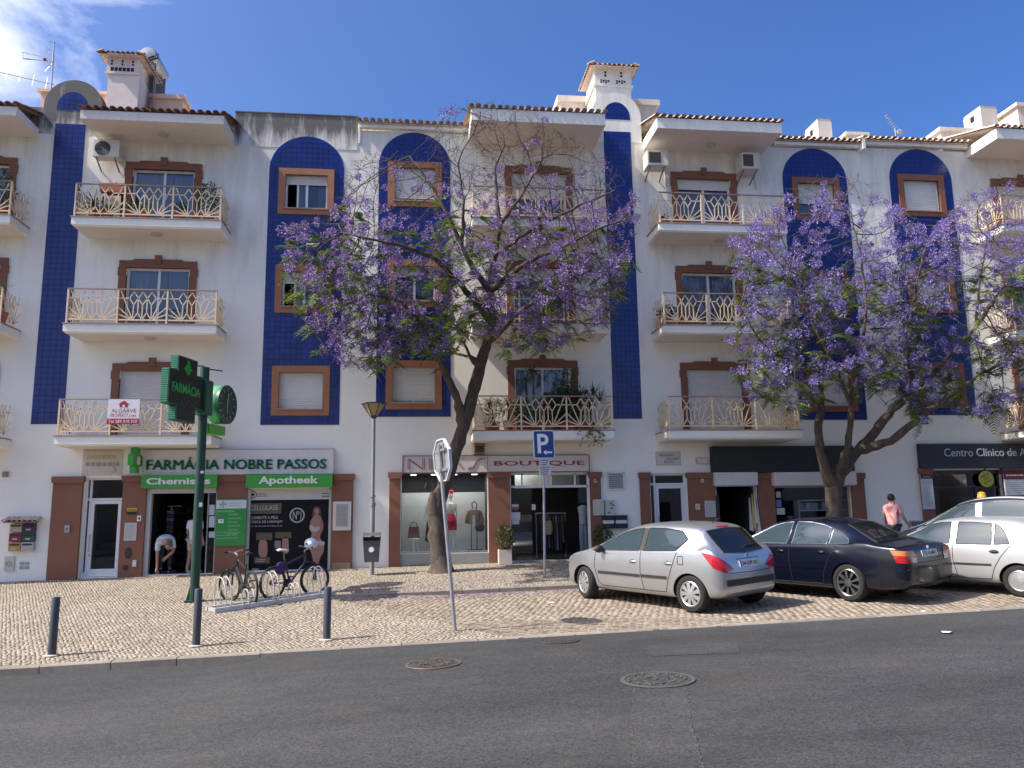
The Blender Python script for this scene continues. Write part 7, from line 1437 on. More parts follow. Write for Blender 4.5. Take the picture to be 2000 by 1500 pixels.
def build_car(S):
 rear, front = S['rear'], S['front']; hd = (front - rear); wb = S['wb']
 xax = hd.normalized(); lz = Vector((-xax.y, xax.x, 0)).normalized(); q = lz * .8; zl = S['zf'](rear.x + q.x, rear.y + q.y) - S['zf'](rear.x - q.x, rear.y - q.y)
 yax = (lz * 1.6 + Vector((0, 0, zl))).normalized(); yax = (yax - xax * yax.dot(xax)).normalized(); zax = xax.cross(yax)
 t = thing(S['name'], S['label'], S['cat'], (0, 0, 0), S.get('group'), world=False); t.matrix_world = Matrix.Translation(rear) @ Matrix((xax, yax, zax)).transposed().to_4x4()
 t.location = rear; t.scale = S.get('scale', (1, 1, 1)); t.rotation_euler = Matrix((xax, yax, zax)).transposed().to_euler()
 zt, zlo, w, zb, wr = [curve(S[k]) for k in ('zt', 'zlo', 'w', 'zb', 'wr')]; x0, x1 = S['zt'][0][0], S['zt'][-1][0]
 st = sorted({round(x, 3) for x in [*np.linspace(x0, x1, 26), *[p[0] for p in S['zt']], x0 + .015, x1 - .015]}); st = [s for i, s in enumerate(st) if i == 0 or s - st[i - 1] > .012]
 def sec(x):
  T, L, W, Bz, Wr = zt(x), zlo(x), w(x), zb(x), wr(x); Bz = min(Bz, T - .06); Bz = max(Bz, L + .12); zm = L + (Bz - L) * .5; g = cl((T - zb(x)) / .32, 0, 1)
  lo = [(0, L), (W * .5, L), (W * .86, L + .01), (W * .965, L + .07), (W * .99, L + (zm - L) * .55), (W, zm), (W * .992, zm + (Bz - zm) * .55), (W * .965, Bz)]
  A = [(W * .945, Bz + .03), (Wr + (W * .93 - Wr) * .62, Bz + (T - Bz) * .33), (Wr + (W * .93 - Wr) * .28, Bz + (T - Bz) * .66), (Wr, T - .075), (Wr * .88, T - .025), (Wr * .5, T - .004), (0, T)]
  Hh = [(W * .94, T - .035), (W * .89, T - .022), (W * .82, T - .013), (W * .7, T - .008), (W * .5, T - .003), (W * .25, T), (0, T)]
  return lo + [(a[0] * g + b[0] * (1 - g), a[1] * g + b[1] * (1 - g)) for a, b in zip(A, Hh)]
 vs, fs = [], []; K = None
 for x in st:
  half = sec(x); ring = half + [(-y, z) for y, z in half[-2:0:-1]]; K = len(ring); vs += [(x, y, z) for y, z in ring]
 n = len(st)
 for i in range(n - 1):
  for j in range(K): fs.append((i * K + j, i * K + (j + 1) % K, (i + 1) * K + (j + 1) % K, (i + 1) * K + j))
 # end caps as quads folded about the centre plane
 H = K // 2
 for base, flip in ((0, False), ((n - 1) * K, True)):
  for j in range(H):
   a, b, c, d = base + j, base + j + 1, base + (K - j - 1) % K, base + (K - j) % K
   f = [a, b, c, d]; f = [v for i, v in enumerate(f) if v not in f[:i]]
   if len(f) > 2: fs.append(tuple(f if flip else f[::-1]))
 me = bpy.data.meshes.new('body'); me.from_pydata(vs, [], fs); bm = bmesh.new(); bm.from_mesh(me); bmesh.ops.recalc_face_normals(bm, faces=bm.faces); bm.to_mesh(me); bm.free()
 o = bpy.data.objects.new('body', me); COL.objects.link(o); sm = o.modifiers.new('s', 'SUBSURF'); sm.levels = sm.render_levels = 2
 ra = S['arch']; cut = MB()
 for xx in (0, wb):
  for s in (-1, 1):
   n_ = 40; P_ = [(xx + ra * math.cos(6.2832 * k / n_), S['wr_'] + ra * math.sin(6.2832 * k / n_)) for k in range(n_)]; y0, y1 = sorted((s * (S['track'] - .16), s * 1.3)); cut.prism(P_, y0, y1)
 cm = cut.mesh('cut', SEAM); bm = bmesh.new(); bm.from_mesh(cm); bmesh.ops.recalc_face_normals(bm, faces=bm.faces); bm.to_mesh(cm); bm.free()
 co = bpy.data.objects.new('cut', cm); COL.objects.link(co); bo = o.modifiers.new('b', 'BOOLEAN'); bo.object = co; bo.operation = 'DIFFERENCE'; bo.solver = 'EXACT'
 dg = bpy.context.evaluated_depsgraph_get(); me2 = bpy.data.meshes.new_from_object(o.evaluated_get(dg)); bpy.data.objects.remove(o); bpy.data.objects.remove(co)
 me2.materials.clear(); me2.materials.append(S['paint']); me2.materials.append(SEAM); me2.materials.append(TRIM)
 mi = []
 for p in me2.polygons:
  c = p.center; k = 0
  for xx in (0, wb):
   r = math.hypot(c.x - xx, c.z - S['wr_'])
   if r < ra + .006 and abs(p.normal.y) < .25 and abs(c.y) > S['track'] - .17 and r > ra - .02: k = 1
   if r < ra and abs(p.normal.y) > .8 and abs(abs(c.y) - (S['track'] - .16)) < .02: k = 1
  if c.z < S.get('skirt', .2): k = 2
  mi.append(k)
 me2.polygons.foreach_set('material_index', mi); me2.polygons.foreach_set('use_smooth', [True] * len(me2.polygons))
 try: me2.set_sharp_from_angle(angle=R_(38))
 except Exception: pass
 body = bpy.data.objects.new('body', me2); link(body, t); body.name = 'body'
 bm = bmesh.new(); bm.from_mesh(me2); bvh = BVHTree.FromBMesh(bm); bm.free()
 def hit(p, d, off):
  d = Vector(d).normalized(); loc, nor, _, _ = bvh.ray_cast(Vector(p) - d * 2.5, d)
  if loc is None: loc2, nor, _, _ = bvh.find_nearest(Vector(p)); loc = loc2
  if nor.dot(d) > 0: nor = -nor
  return loc + nor * off, nor
 def resample(pl, n):
  pl = [Vector(p) for p in pl]; L = [0]
  for a, b in zip(pl, pl[1:]): L.append(L[-1] + (b - a).length)
  out_ = []
  for k in range(n + 1):
   s = L[-1] * k / n; i = max(i for i in range(len(L) - 1) if L[i] <= s + 1e-9); out_.append(pl[i].lerp(pl[i + 1], (s - L[i]) / max(L[i + 1] - L[i], 1e-9)))
  return out_
 def patch(name, bot, top, d, m, parent=body, off=.004, ns=14, nt=8, rim=None):
  bot, top = resample(bot, ns), resample(top, ns); mb = MB(); P_ = [[hit(bot[i].lerp(top[i], j / nt), d, off)[0] for i in range(ns + 1)] for j in range(nt + 1)]
  vs = [p for r in P_ for p in r]; mb.faces(vs, [(j * (ns + 1) + i, j * (ns + 1) + i + 1, (j + 1) * (ns + 1) + i + 1, (j + 1) * (ns + 1) + i) for j in range(nt) for i in range(ns)])
  ob = mb.build(name, m, parent, smooth=70, recalc=False)
  if rim:
   edge = P_[0] + [r[-1] for r in P_[1:]] + P_[-1][::-1][1:] + [r[0] for r in P_[::-1][1:-1]]; MB().tube(edge, rim[1], 5, closed=True).build('window_seal', rim[0], ob)
  return ob
 def side(pts, s): return [(x, s * 1.0, z) for x, z in pts]
 def line(name, pts, d, m, r, parent=body, n=24): P_ = [hit(p, d, .0)[0] for p in resample(pts, n)]; return MB().tube(P_, r, 5).build(name, m, parent)
 for s in (1, -1):
  d = (0, -s, 0)
  for nm, bot, top in S['side_windows']: patch(nm, side(bot, s), side(top, s), d, CGLASS, rim=S.get('rim', (TRIM, .009)))
  for pl in S['pillars']: patch('pillar_trim', side(pl[0], s), side(pl[1], s), d, S.get('pillar_m', TRIM), ns=4, off=.003)
  for pl in S['seams']: line('door_seam', side(pl, s), d, SEAM, .0065)
  for a, b, zz_, h in S['strips']: patch('side_moulding', side([(a, zz_), (b, zz_)], s), side([(a, zz_ + h), (b, zz_ + h)], s), d, S.get('strip_m', TRIM), off=.012, ns=20, nt=3)
  for x, z in S['handles']:
   p, nn = hit((x, s, z), d, .012); h_ = MB().ball(p, (.085, .022, .022), 12, 6).build('door_handle', S.get('handle_m', S['paint']), body, smooth=True); p2, _ = hit((x, s, z - .0), d, .001); MB().ball(p2, (.075, .008, .035), 12, 6).build('handle_recess', SEAM, h_)
  mx_, mz = S['mirror']; p, nn = hit((mx_, s, mz), d, .0); mm = MB(); mm.ball(p + Vector((0, s * .10, .03)), (.06, .10, .075), 12, 8); mm.tube([p, p + Vector((0, s * .08, .0))], .03, 8); mo = mm.build('wing_mirror', S.get('mirror_m', TRIM), body, smooth=True)
  for nm, m, bot, top in S['tail']: patch(nm, [(x, s * y, z) for x, y, z in bot], [(x, s * y, z) for x, y, z in top], (1, -s * .9, 0), m, off=.010, ns=12, nt=8)
  hb, ht = S['head']; patch('headlight', [(x, s * y, z) for x, y, z in hb], [(x, s * y, z) for x, y, z in ht], (-1, -s * .6, -.2), LWHT, off=.006)
 patch('rear_window', S['rearwin'][0], S['rearwin'][1], S['rearwin'][2], CGLASS2, ns=20, nt=10, rim=(TRIM, .008)); patch('windscreen', S['wind'][0], S['wind'][1], (-1, 0, -.6), CGLASS, ns=20, nt=10, rim=(TRIM, .008))
 for y0, y1, z0, z1, m in S['bumper']: patch('bumper_strip', [(-1, -y1, z0), (-1, 0, z0), (-1, y1, z0)], [(-1, -y1, z1), (-1, 0, z1), (-1, y1, z1)], (1, 0, 0), m, off=.014, ns=24, nt=4)
 for pl in S['rear_lines']: line('tailgate_seam', pl, (1, 0, 0), SEAM, .006)
 # number plate
 py0, py1, pz0, pz1 = S['plate']; p, nn = hit((-1, (py0 + py1) / 2, (pz0 + pz1) / 2), (1, 0, 0), .012); u = Vector((0, -1, 0)); v = nn.cross(u) * -1; v = v if v.z > 0 else -v; v.normalize(); W2, H2 = (py1 - py0) / 2, (pz1 - pz0) / 2
 def pq(a0, a1, b0, b1, o_): return [p + u * a + v * b + nn * o_ for a, b in ((a0, b0), (a1, b0), (a1, b1), (a0, b1))]
 pl = MB(); f_, k_ = pq(-W2, W2, -H2, H2, .004), pq(-W2, W2, -H2, H2, -.03); pl.faces(f_ + k_, [(0, 1, 2, 3), (0, 4, 5, 1), (1, 5, 6, 2), (2, 6, 7, 3), (3, 7, 4, 0)]); po = pl.build('number_plate', PLATEW, body, recalc=False); MB().q(pq(-W2, -W2 * .86, -H2, H2, .006)).build('plate_band', PLATEB, po, recalc=False)
 if S.get('plate_yellow'): MB().q(pq(W2 * .86, W2, -H2, H2, .006)).build('plate_band', PLATEY, po, recalc=False)
 if S.get('plate_text'):
  PM_ = Matrix((u, -nn, v)).transposed().to_4x4(); PM_.translation = p + nn * .008; text(S['plate_text'], -W2 * .78, W2 * .78, -H2 * .6, H2 * .6, 0, SEAM, po, 'plate_lettering', ext=0, off=.01, M=PM_)
 # wheels
 R1, wd = S['wr_'], S['tyre_w']; RX_ = Matrix.Rotation(math.pi / 2, 3, 'X')
 for xx in (0, wb):
  for s in (-1, 1):
   Mz = Matrix.Rotation(S.get('steer', 0) if xx > 0 else 0, 3, 'Z') @ Matrix.Rotation(-math.pi / 2 * s, 3, 'X'); c = Vector((xx, s * (S['track'] + .0), R1)); h2 = wd / 2; rr_ = S['rim_r']
   ty = MB().lathe([(rr_ - .02, -h2), (R1 - .03, -h2), (R1 - .006, -h2 + .025), (R1, -h2 + .05), (R1, h2 - .05), (R1 - .006, h2 - .025), (R1 - .03, h2), (rr_ + .012, h2 + .004), (rr_, h2 - .008), (rr_ - .02, h2 - .05)], c, 40, 0, Mz).build('wheel', TYRE, t, smooth=True)
   rm = MB(); rm.lathe([(rr_, h2 - .006), (rr_ - .012, h2 + .002), (rr_ - .03, h2 - .012), (rr_ - .03, h2 - .045)], c, 40, 0, Mz, False); kind, n_ = S['spokes']
   for k in range(n_):
    a = 6.2832 * k / n_
    for da in ((0,) if kind == 'cover' else (-.07, .07)):
     wi, wo = (.045, .075) if kind == 'cover' else (.018, .022)
     e0, e1 = Vector((math.cos(a), math.sin(a), 0)), Vector((math.cos(a + da), math.sin(a + da), 0)); s1 = Vector((-math.sin(a), math.cos(a), 0)); z0_, z1_ = h2 + .004, h2 - .008
     q_ = [e0 * .05 - s1 * wi / 2, e0 * .05 + s1 * wi / 2, e1 * (rr_ - .02) + s1 * wo / 2, e1 * (rr_ - .02) - s1 * wo / 2]; V_ = [c + Mz @ (v_ + Vector((0, 0, z0_ if i < 2 else z1_))) for i, v_ in enumerate(q_)] + [c + Mz @ (v_ + Vector((0, 0, h2 - .05))) for v_ in q_]
     rm.faces(V_, [(0, 1, 2, 3), (0, 4, 5, 1), (1, 5, 6, 2), (2, 6, 7, 3), (3, 7, 4, 0)])
   rm.lathe([(.075, h2 - .01), (.068, h2 + .006), (.0, h2 + .012)], c, 18, 0, Mz); rm.build('rim', S['hub'], ty, smooth=40); MB().lathe([(rr_ - .025, h2 - .05), (.0, h2 - .05)], c, 24, 0, Mz).build('rim_back', SEAM, ty)
 return t, body, hit, patch, line, MB
def G2(px, py): return G(px, py, bay_z)
SLOT = 'cars parked nose-in on the cobbled bay'
c207 = dict(name='parked_car', label='silver five-door hatchback with red tail lamps, nearest car on the setts', cat='car', group=SLOT, wb=2.54, scale=(1.06, 1, 1), zf=bay_z, paint=CP['silver'],
 zt=[(-.61, .60), (-.60, .74), (-.57, .88), (-.51, .985), (-.40, 1.10), (-.27, 1.25), (-.15, 1.375), (-.02, 1.435), (.3, 1.468), (.8, 1.478), (1.2, 1.46), (1.55, 1.395), (1.8, 1.30), (2.15, 1.13), (2.42, 1.0), (2.55, .955), (2.9, .875), (3.15, .775), (3.3, .66), (3.36, .54)],
 zlo=[(-.61, .36), (-.54, .27), (-.3, .22), (.5, .19), (2.2, .19), (3.0, .21), (3.36, .30)], w=[(-.61, .62), (-.58, .70), (-.49, .775), (-.28, .835), (.2, .862), (1.2, .87), (2.3, .868), (2.7, .845), (3.05, .74), (3.25, .58), (3.36, .38)],
 zb=[(-.7, .99), (0, .985), (1, .945), (2.2, .90), (3.4, .86)], wr=[(-.7, .50), (-.3, .535), (0, .575), (.8, .60), (1.5, .58), (2.4, .66), (3.4, .6)], arch=.345, wr_=.312, track=.745, tyre_w=.195, rim_r=.212, spokes=('cover', 9), hub=HUB, steer=-.30, skirt=.15,
 side_windows=[('side_window', [(2.28, .945), (1.12, .985)], [(2.18, 1.0), (1.92, 1.15), (1.62, 1.285), (1.38, 1.345), (1.14, 1.375)]), ('side_window', [(1.0, .99), (.28, 1.02)], [(1.0, 1.378), (.62, 1.382), (.25, 1.34), (.10, 1.21)])],
 pillars=[([(1.12, .985), (1.0, .99)], [(1.13, 1.375), (1.0, 1.378)])], seams=[[(1.06, .98), (1.06, .60), (1.0, .31)], [(2.20, .93), (2.22, .66), (2.12, .36), (2.02, .30)], [(.24, 1.0), (.33, .78), (.44, .5), (.50, .31)], [(2.02, .30), (.5, .305)], [(.12, .93), (.22, .93), (.22, .80), (.10, .79), (.12, .93)]],
 strips=[(.46, 1.045, .525, .05), (1.075, 2.12, .52, .05)], handles=[(1.24, .79), (.43, .80)], mirror=(2.02, .955), mirror_m=TRIM,
 tail=[('tail_lamp', LRED, [(-.66, .50, .725), (-.60, .66, .685), (-.47, .79, .765), (-.40, .82, .87)], [(-.64, .54, .785), (-.58, .68, .90), (-.44, .80, .985), (-.30, .84, 1.005)])], head=([(3.3, .45, .66), (3.05, .70, .70)], [(3.2, .46, .76), (2.85, .74, .86)]),
 rearwin=([(-.6, -.53, 1.035), (-.6, 0, .995), (-.6, .53, 1.035)], [(-.2, -.50, 1.36), (-.2, 0, 1.39), (-.2, .50, 1.36)], (1, 0, -.25)), wind=([(2.4, -.62, 1.0), (2.4, 0, 1.02), (2.4, .62, 1.0)], [(1.6, -.52, 1.36), (1.6, 0, 1.385), (1.6, .52, 1.36)]),
 bumper=[(0, .62, .455, .56, TRIM)], rear_lines=[[(-1, -.66, .70), (-1, -.5, .665), (-1, 0, .655), (-1, .5, .665), (-1, .66, .70)], [(-1, -.30, .88), (-1, .30, .88)]], plate=(-.26, .26, .745, .855), plate_yellow=True, plate_text='34-DP-50')
rp, fp = G2(1360, 1196), G2(1138, 1166)
H1 = (fp - rp).normalized()
def slot(rear_px, S, heading=None, zf=bay_z, shift=None):
 h = heading or H1; h2 = Vector((h.x, h.y, 0)).normalized(); left = Vector((-h2.y, h2.x, 0)); c = G2(*rear_px) if not isinstance(rear_px, Vector) else rear_px
 c = c - left * (S['track'] + (.0 if shift is None else shift)); r = Vector((c.x, c.y, zf(c.x, c.y))); f = r + h2 * S['wb'] * S.get('scale', (1, 1, 1))[0]; f = Vector((f.x, f.y, zf(f.x, f.y))); S['rear'], S['front'] = r, f; return build_car(S)
t, body, hit, patch, line, _ = slot((1357, 1196), c207)
p, nn = hit((.12, 0, 3), (0, 0, -1), 0); MB().tube([p, p + Vector((-.03, 0, .03)), p + Vector((-.16, 0, .09))], .008, 6).build('aerial', MT['black'], body); patch('brake_lamp', [(-.15, -.16, 1.405), (-.15, .16, 1.405)], [(-.1, -.16, 1.425), (-.1, .16, 1.425)], (1, 0, -.4), LRED, off=.006, ns=6, nt=2)
p, nn = hit((-1, -.1, 1.06), (1, 0, 0), .012); MB().tube([p + Vector((0, .12, -.03)), p + Vector((0, -.05, .015)), p + Vector((.015, -.35, .03))], .011, 6).build('rear_wiper', MT['black'], body)
p, nn = hit((-1, 0, .92), (1, 0, 0), .004); MB().prism([(-.03, -.03), (.03, -.03), (.02, .035), (-.02, .035)], -.004, .004).build('badge', CHROME, body).matrix_basis = Matrix.Translation(p) @ Matrix.Rotation(math.pi / 2, 4, 'Z').inverted()
bmw = dict(name='parked_car', label='dark navy saloon with silver alloy wheels and half orange tail lamps', cat='car', group=SLOT, wb=2.83, scale=(.95, 1, 1), zf=bay_z, paint=CP['navy'],
 zt=[(-1.12, .60), (-1.11, .78), (-1.09, .90), (-1.04, .965), (-.9, .99), (-.6, 1.02), (-.42, 1.075), (-.1, 1.24), (.18, 1.355), (.45, 1.405), (.9, 1.43), (1.4, 1.42), (1.72, 1.36), (2.1, 1.20), (2.5, 1.02), (2.65, .975), (3.1, .90), (3.4, .80), (3.58, .66), (3.65, .52)],
 zlo=[(-1.12, .34), (-1.0, .25), (-.4, .2), (.5, .17), (2.5, .17), (3.3, .2), (3.65, .28)], w=[(-1.12, .72), (-1.08, .80), (-.9, .86), (-.4, .885), (.4, .9), (1.5, .9), (2.7, .895), (3.1, .86), (3.4, .76), (3.58, .6), (3.65, .42)],
 zb=[(-1.2, .95), (0, .955), (1, .935), (2.3, .90), (3.7, .86)], wr=[(-1.1, .6), (-.4, .52), (.3, .56), (1, .585), (1.6, .56), (2.5, .66), (3.7, .6)], arch=.352, wr_=.328, track=.765, tyre_w=.235, rim_r=.24, spokes=('double', 9), hub=HUBD, steer=-.1, skirt=.13, rim=(CHROME, .010), pillar_m=CP['navy'],
 side_windows=[('side_window', [(2.44, .945), (1.30, .97)], [(2.30, 1.02), (2.0, 1.17), (1.72, 1.29), (1.5, 1.34), (1.28, 1.36)]), ('side_window', [(1.18, .972), (.42, .985)], [(1.18, 1.365), (.85, 1.36), (.55, 1.31), (.40, 1.26)]), ('quarter_window', [(.36, .987), (-.04, 1.01)], [(.36, 1.245), (.2, 1.19), (.02, 1.08)])],
 pillars=[([(1.30, .97), (1.18, .972)], [(1.29, 1.36), (1.18, 1.365)])], seams=[[(1.23, .96), (1.23, .6), (1.18, .28)], [(2.36, .93), (2.40, .6), (2.3, .3), (2.2, .27)], [(.20, .96), (.36, .74), (.48, .5), (.52, .28)], [(2.2, .27), (.52, .28)]],
 strips=[(-.38, .0, .56, .03), (.5, 1.2, .545, .035), (1.26, 2.34, .54, .035)], strip_m=CP['navy'], handles=[(1.42, .83), (.52, .84)], handle_m=CP['navy'], mirror=(2.2, .965), mirror_m=CP['navy'],
 tail=[('tail_lamp', LRED, [(-1.10, .46, .70), (-1.05, .70, .70), (-.93, .83, .715)], [(-1.09, .46, .81), (-1.04, .70, .815), (-.90, .845, .83)]), ('tail_lamp', LORG, [(-1.09, .48, .815), (-1.04, .70, .82), (-.90, .845, .835)], [(-1.07, .50, .895), (-1.02, .70, .905), (-.86, .855, .915)]), ('reverse_lamp', LWHT, [(-1.1, .46, .705), (-1.08, .58, .705)], [(-1.09, .47, .78), (-1.07, .58, .785)])], head=([(3.58, .4, .66), (3.35, .7, .70)], [(3.5, .4, .76), (3.2, .74, .82)]),
 rearwin=([(-.5, -.58, 1.06), (-.5, 0, 1.06), (-.5, .58, 1.06)], [(.15, -.46, 1.33), (.15, 0, 1.35), (.15, .46, 1.33)], (1, 0, -.8)), wind=([(2.5, -.64, 1.03), (2.5, 0, 1.05), (2.5, .64, 1.03)], [(1.75, -.5, 1.33), (1.75, 0, 1.35), (1.75, .5, 1.33)]),
 bumper=[(0, .70, .56, .60, CP['navy'])], rear_lines=[[(-1, -.70, .70), (-1, 0, .69), (-1, .70, .70)], [(-1, -.5, .95), (-1, -.46, .72)], [(-1, .5, .95), (-1, .46, .72)]], plate=(-.26, .26, .775, .885), plate_yellow=False, plate_text='72-15-MX')
t, body, hit, patch, line, _ = slot((1667, 1174), bmw)
p, nn = hit((-1.3, 0, .925), (1, 0, 0), .006); MB().lathe([(.035, 0), (.035, .004), (0, .005)], p, 18, 0, Matrix.Rotation(-math.pi / 2, 3, 'Y')).build('badge', CHROME, body); line('trim', [(-1, -.84, .595), (-1, 0, .60), (-1, .84, .595)], (1, 0, 0), CHROME, .004)
fie = dict(c207, label='pale silver older hatchback with grey mouldings, cut off by the right edge', paint=CP['silver2'], scale=(1, 1, .965), wb=2.45, wr_=.288, arch=.325, track=.70, tyre_w=.165, rim_r=.185, spokes=('cover', 14), steer=0,
 zt=[(-.62, .60), (-.605, .75), (-.56, .93), (-.46, 1.03), (-.3, 1.18), (-.12, 1.32), (.05, 1.375), (.4, 1.40), (.9, 1.405), (1.25, 1.385), (1.5, 1.34), (1.75, 1.23), (2.1, 1.06), (2.35, .945), (2.5, .915), (2.85, .85), (3.05, .76), (3.15, .66), (3.19, .54)],
 zlo=[(-.62, .34), (-.5, .26), (-.2, .22), (.5, .2), (2.1, .2), (2.9, .22), (3.19, .3)], w=[(-.62, .60), (-.56, .70), (-.4, .77), (0, .805), (1, .815), (2.2, .81), (2.7, .77), (3.0, .67), (3.12, .54), (3.19, .4)],
 zb=[(-.7, .92), (1, .90), (3.2, .86)], wr=[(-.7, .5), (0, .54), (.8, .56), (1.5, .54), (2.3, .62), (3.2, .6)], rim=(TRIM, .008), pillar_m=CP['silver2'],
 side_windows=[('side_window', [(2.16, .915), (1.14, .92)], [(2.06, .98), (1.75, 1.15), (1.55, 1.27), (1.36, 1.31), (1.16, 1.32)]), ('side_window', [(1.02, .92), (.40, .925)], [(1.02, 1.325), (.7, 1.32), (.44, 1.30)]), ('quarter_window', [(.36, .925), (.10, .94)], [(.38, 1.295), (.3, 1.26), (.22, 1.18)])],
 pillars=[([(1.14, .92), (1.02, .92)], [(1.15, 1.32), (1.02, 1.325)])], seams=[[(1.08, .92), (1.08, .6), (1.02, .30)], [(2.12, .9), (2.12, .6), (2.05, .32), (1.98, .29)], [(.08, .93), (.25, .72), (.38, .5), (.45, .29)], [(1.98, .29), (.45, .30)]],
 strips=[(.42, 1.07, .545, .03), (1.09, 2.08, .54, .03)], handles=[(1.28, .80), (.36, .80)], handle_m=TRIM, mirror=(1.95, .93), mirror_m=CP['silver2'], plate_text=None, plate_yellow=False,
 tail=[('tail_lamp', LRED, [(-.61, .48, .7), (-.52, .70, .7)], [(-.58, .48, .9), (-.48, .70, .9)])], head=([(3.12, .4, .64), (2.95, .62, .66)], [(3.05, .4, .74), (2.85, .66, .76)]),
 rearwin=([(-.5, -.5, .99), (-.5, 0, .97), (-.5, .5, .99)], [(-.1, -.46, 1.30), (-.1, 0, 1.32), (-.1, .46, 1.30)], (1, 0, -.3)), wind=([(2.3, -.58, .95), (2.3, 0, .97), (2.3, .58, .95)], [(1.55, -.48, 1.29), (1.55, 0, 1.31), (1.55, .48, 1.29)]))
slot((1999, 1166), fie)
mpv = dict(c207, name='parked_car', label='tall dark blue people carrier with an orange roof beacon, behind the pale silver car', paint=CP['dark'], scale=(1, 1, 1), wb=2.70, steer=0, wr_=.32, arch=.36, track=.78, tyre_w=.2, spokes=('cover', 7), hub=HUBD,
 zt=[(-.85, .62), (-.83, .80), (-.78, 1.0), (-.70, 1.15), (-.6, 1.35), (-.5, 1.52), (-.35, 1.62), (.2, 1.68), (.9, 1.70), (1.4, 1.66), (1.7, 1.58), (2.0, 1.43), (2.4, 1.21), (2.75, 1.05), (2.9, 1.0), (3.2, .9), (3.4, .76), (3.5, .6)],
 zlo=[(-.85, .36), (-.7, .26), (.5, .2), (2.6, .2), (3.5, .3)], w=[(-.85, .66), (-.75, .78), (-.4, .87), (.5, .9), (2.4, .9), (2.9, .85), (3.25, .72), (3.5, .45)], zb=[(-.9, 1.02), (1, .99), (2.6, .95), (3.5, .9)], wr=[(-.9, .58), (0, .62), (1, .64), (1.7, .62), (2.7, .7), (3.5, .6)], rim=(CHROME, .012),
 side_windows=[('side_window', [(2.55, 1.0), (1.35, 1.03)], [(2.42, 1.09), (2.1, 1.29), (1.85, 1.43), (1.6, 1.52), (1.37, 1.56)]), ('side_window', [(1.22, 1.03), (.35, 1.05)], [(1.22, 1.58), (.8, 1.59), (.35, 1.58)]), ('quarter_window', [(.25, 1.05), (-.5, 1.1)], [(.25, 1.58), (-.1, 1.55), (-.42, 1.4)])], pillars=[([(1.35, 1.03), (1.22, 1.03)], [(1.36, 1.56), (1.22, 1.58)])], pillar_m=CHROME,
 seams=[[(1.28, 1.02), (1.28, .6), (1.2, .3)], [(2.5, .98), (2.5, .6), (2.3, .3)]], strips=[(.5, 2.3, .55, .05)], handles=[(1.45, .9), (.5, .9)], mirror=(2.3, 1.02), mirror_m=CP['dark'], plate_text=None, plate_yellow=False,
 tail=[('tail_lamp', LRED, [(-.82, .6, .85), (-.7, .8, .85)], [(-.7, .6, 1.15), (-.6, .8, 1.15)])], head=([(3.4, .4, .7), (3.15, .68, .74)], [(3.3, .4, .82), (3.0, .74, .90)]), rearwin=([(-.8, -.6, 1.1), (-.8, .6, 1.1)], [(-.5, -.55, 1.5), (-.5, .55, 1.5)], (1, 0, 0)), wind=([(2.75, -.66, 1.07), (2.75, 0, 1.09), (2.75, .66, 1.07)], [(1.75, -.56, 1.54), (1.75, 0, 1.56), (1.75, .56, 1.54)]), bumper=[(0, .6, .45, .56, TRIM)])
rv = Vector((12.8, -7.25, 0)); left = Vector((-H1.y, H1.x, 0)); t, body, hit, patch, line, _ = slot(rv + left * .78, mpv)
for s in (-1, 1): line('roof_rail', [(-.3, s * .55, 3), (.4, s * .57, 3), (1.4, s * .56, 3), (1.75, s * .55, 3)], (0, 0, -1), CHROME, .022)
line('windscreen_edge', [(1.75, .60, 3), (2.1, .64, 3), (2.5, .70, 3), (2.75, .74, 3)], (0, 0, -1), CHROME, .016)
p, nn = hit((1.35, .35, 3), (0, 0, -1), 0); be = MB().lathe([(.09, 0), (.09, .03), (.085, .035), (.07, .11), (.03, .13), (.0, .132)], p, 18).build('roof_beacon', mat('beacon_amber', (.75, .38, .03), .3, var=.1, sub=.3), body, smooth=True)
# ================================================================== PEOPLE
def skin_mesh(name, pts, edges, m, parent, root=0, levels=2):
 "one continuous surface grown over a skeleton of joints (x,y,z,radius)"
 me = bpy.data.meshes.new(name); me.from_pydata([p[:3] for p in pts], edges, []); o = bpy.data.objects.new(name, me); COL.objects.link(o)
 o.modifiers.new('k', 'SKIN'); me.skin_vertices[0].data
 for i, p in enumerate(pts):
  r = p[3]; me.skin_vertices[0].data[i].radius = (r, p[4] if len(p) > 4 else r); me.skin_vertices[0].data[i].use_root = (i == root)
 sd = o.modifiers.new('s', 'SUBSURF'); sd.levels = sd.render_levels = levels
 dg = bpy.context.evaluated_depsgraph_get(); m2 = bpy.data.meshes.new_from_object(o.evaluated_get(dg)); bpy.data.objects.remove(o); m2.materials.clear(); m2.materials.append(m); m2.polygons.foreach_set('use_smooth', [True] * len(m2.polygons))
 ob = bpy.data.objects.new(name, m2); link(ob, parent); return ob
SKN = C('skin_tan', (.42, .22, .15), .6, sub=0); HAIRD = C('hair_dark', (.02, .015, .012), .7)
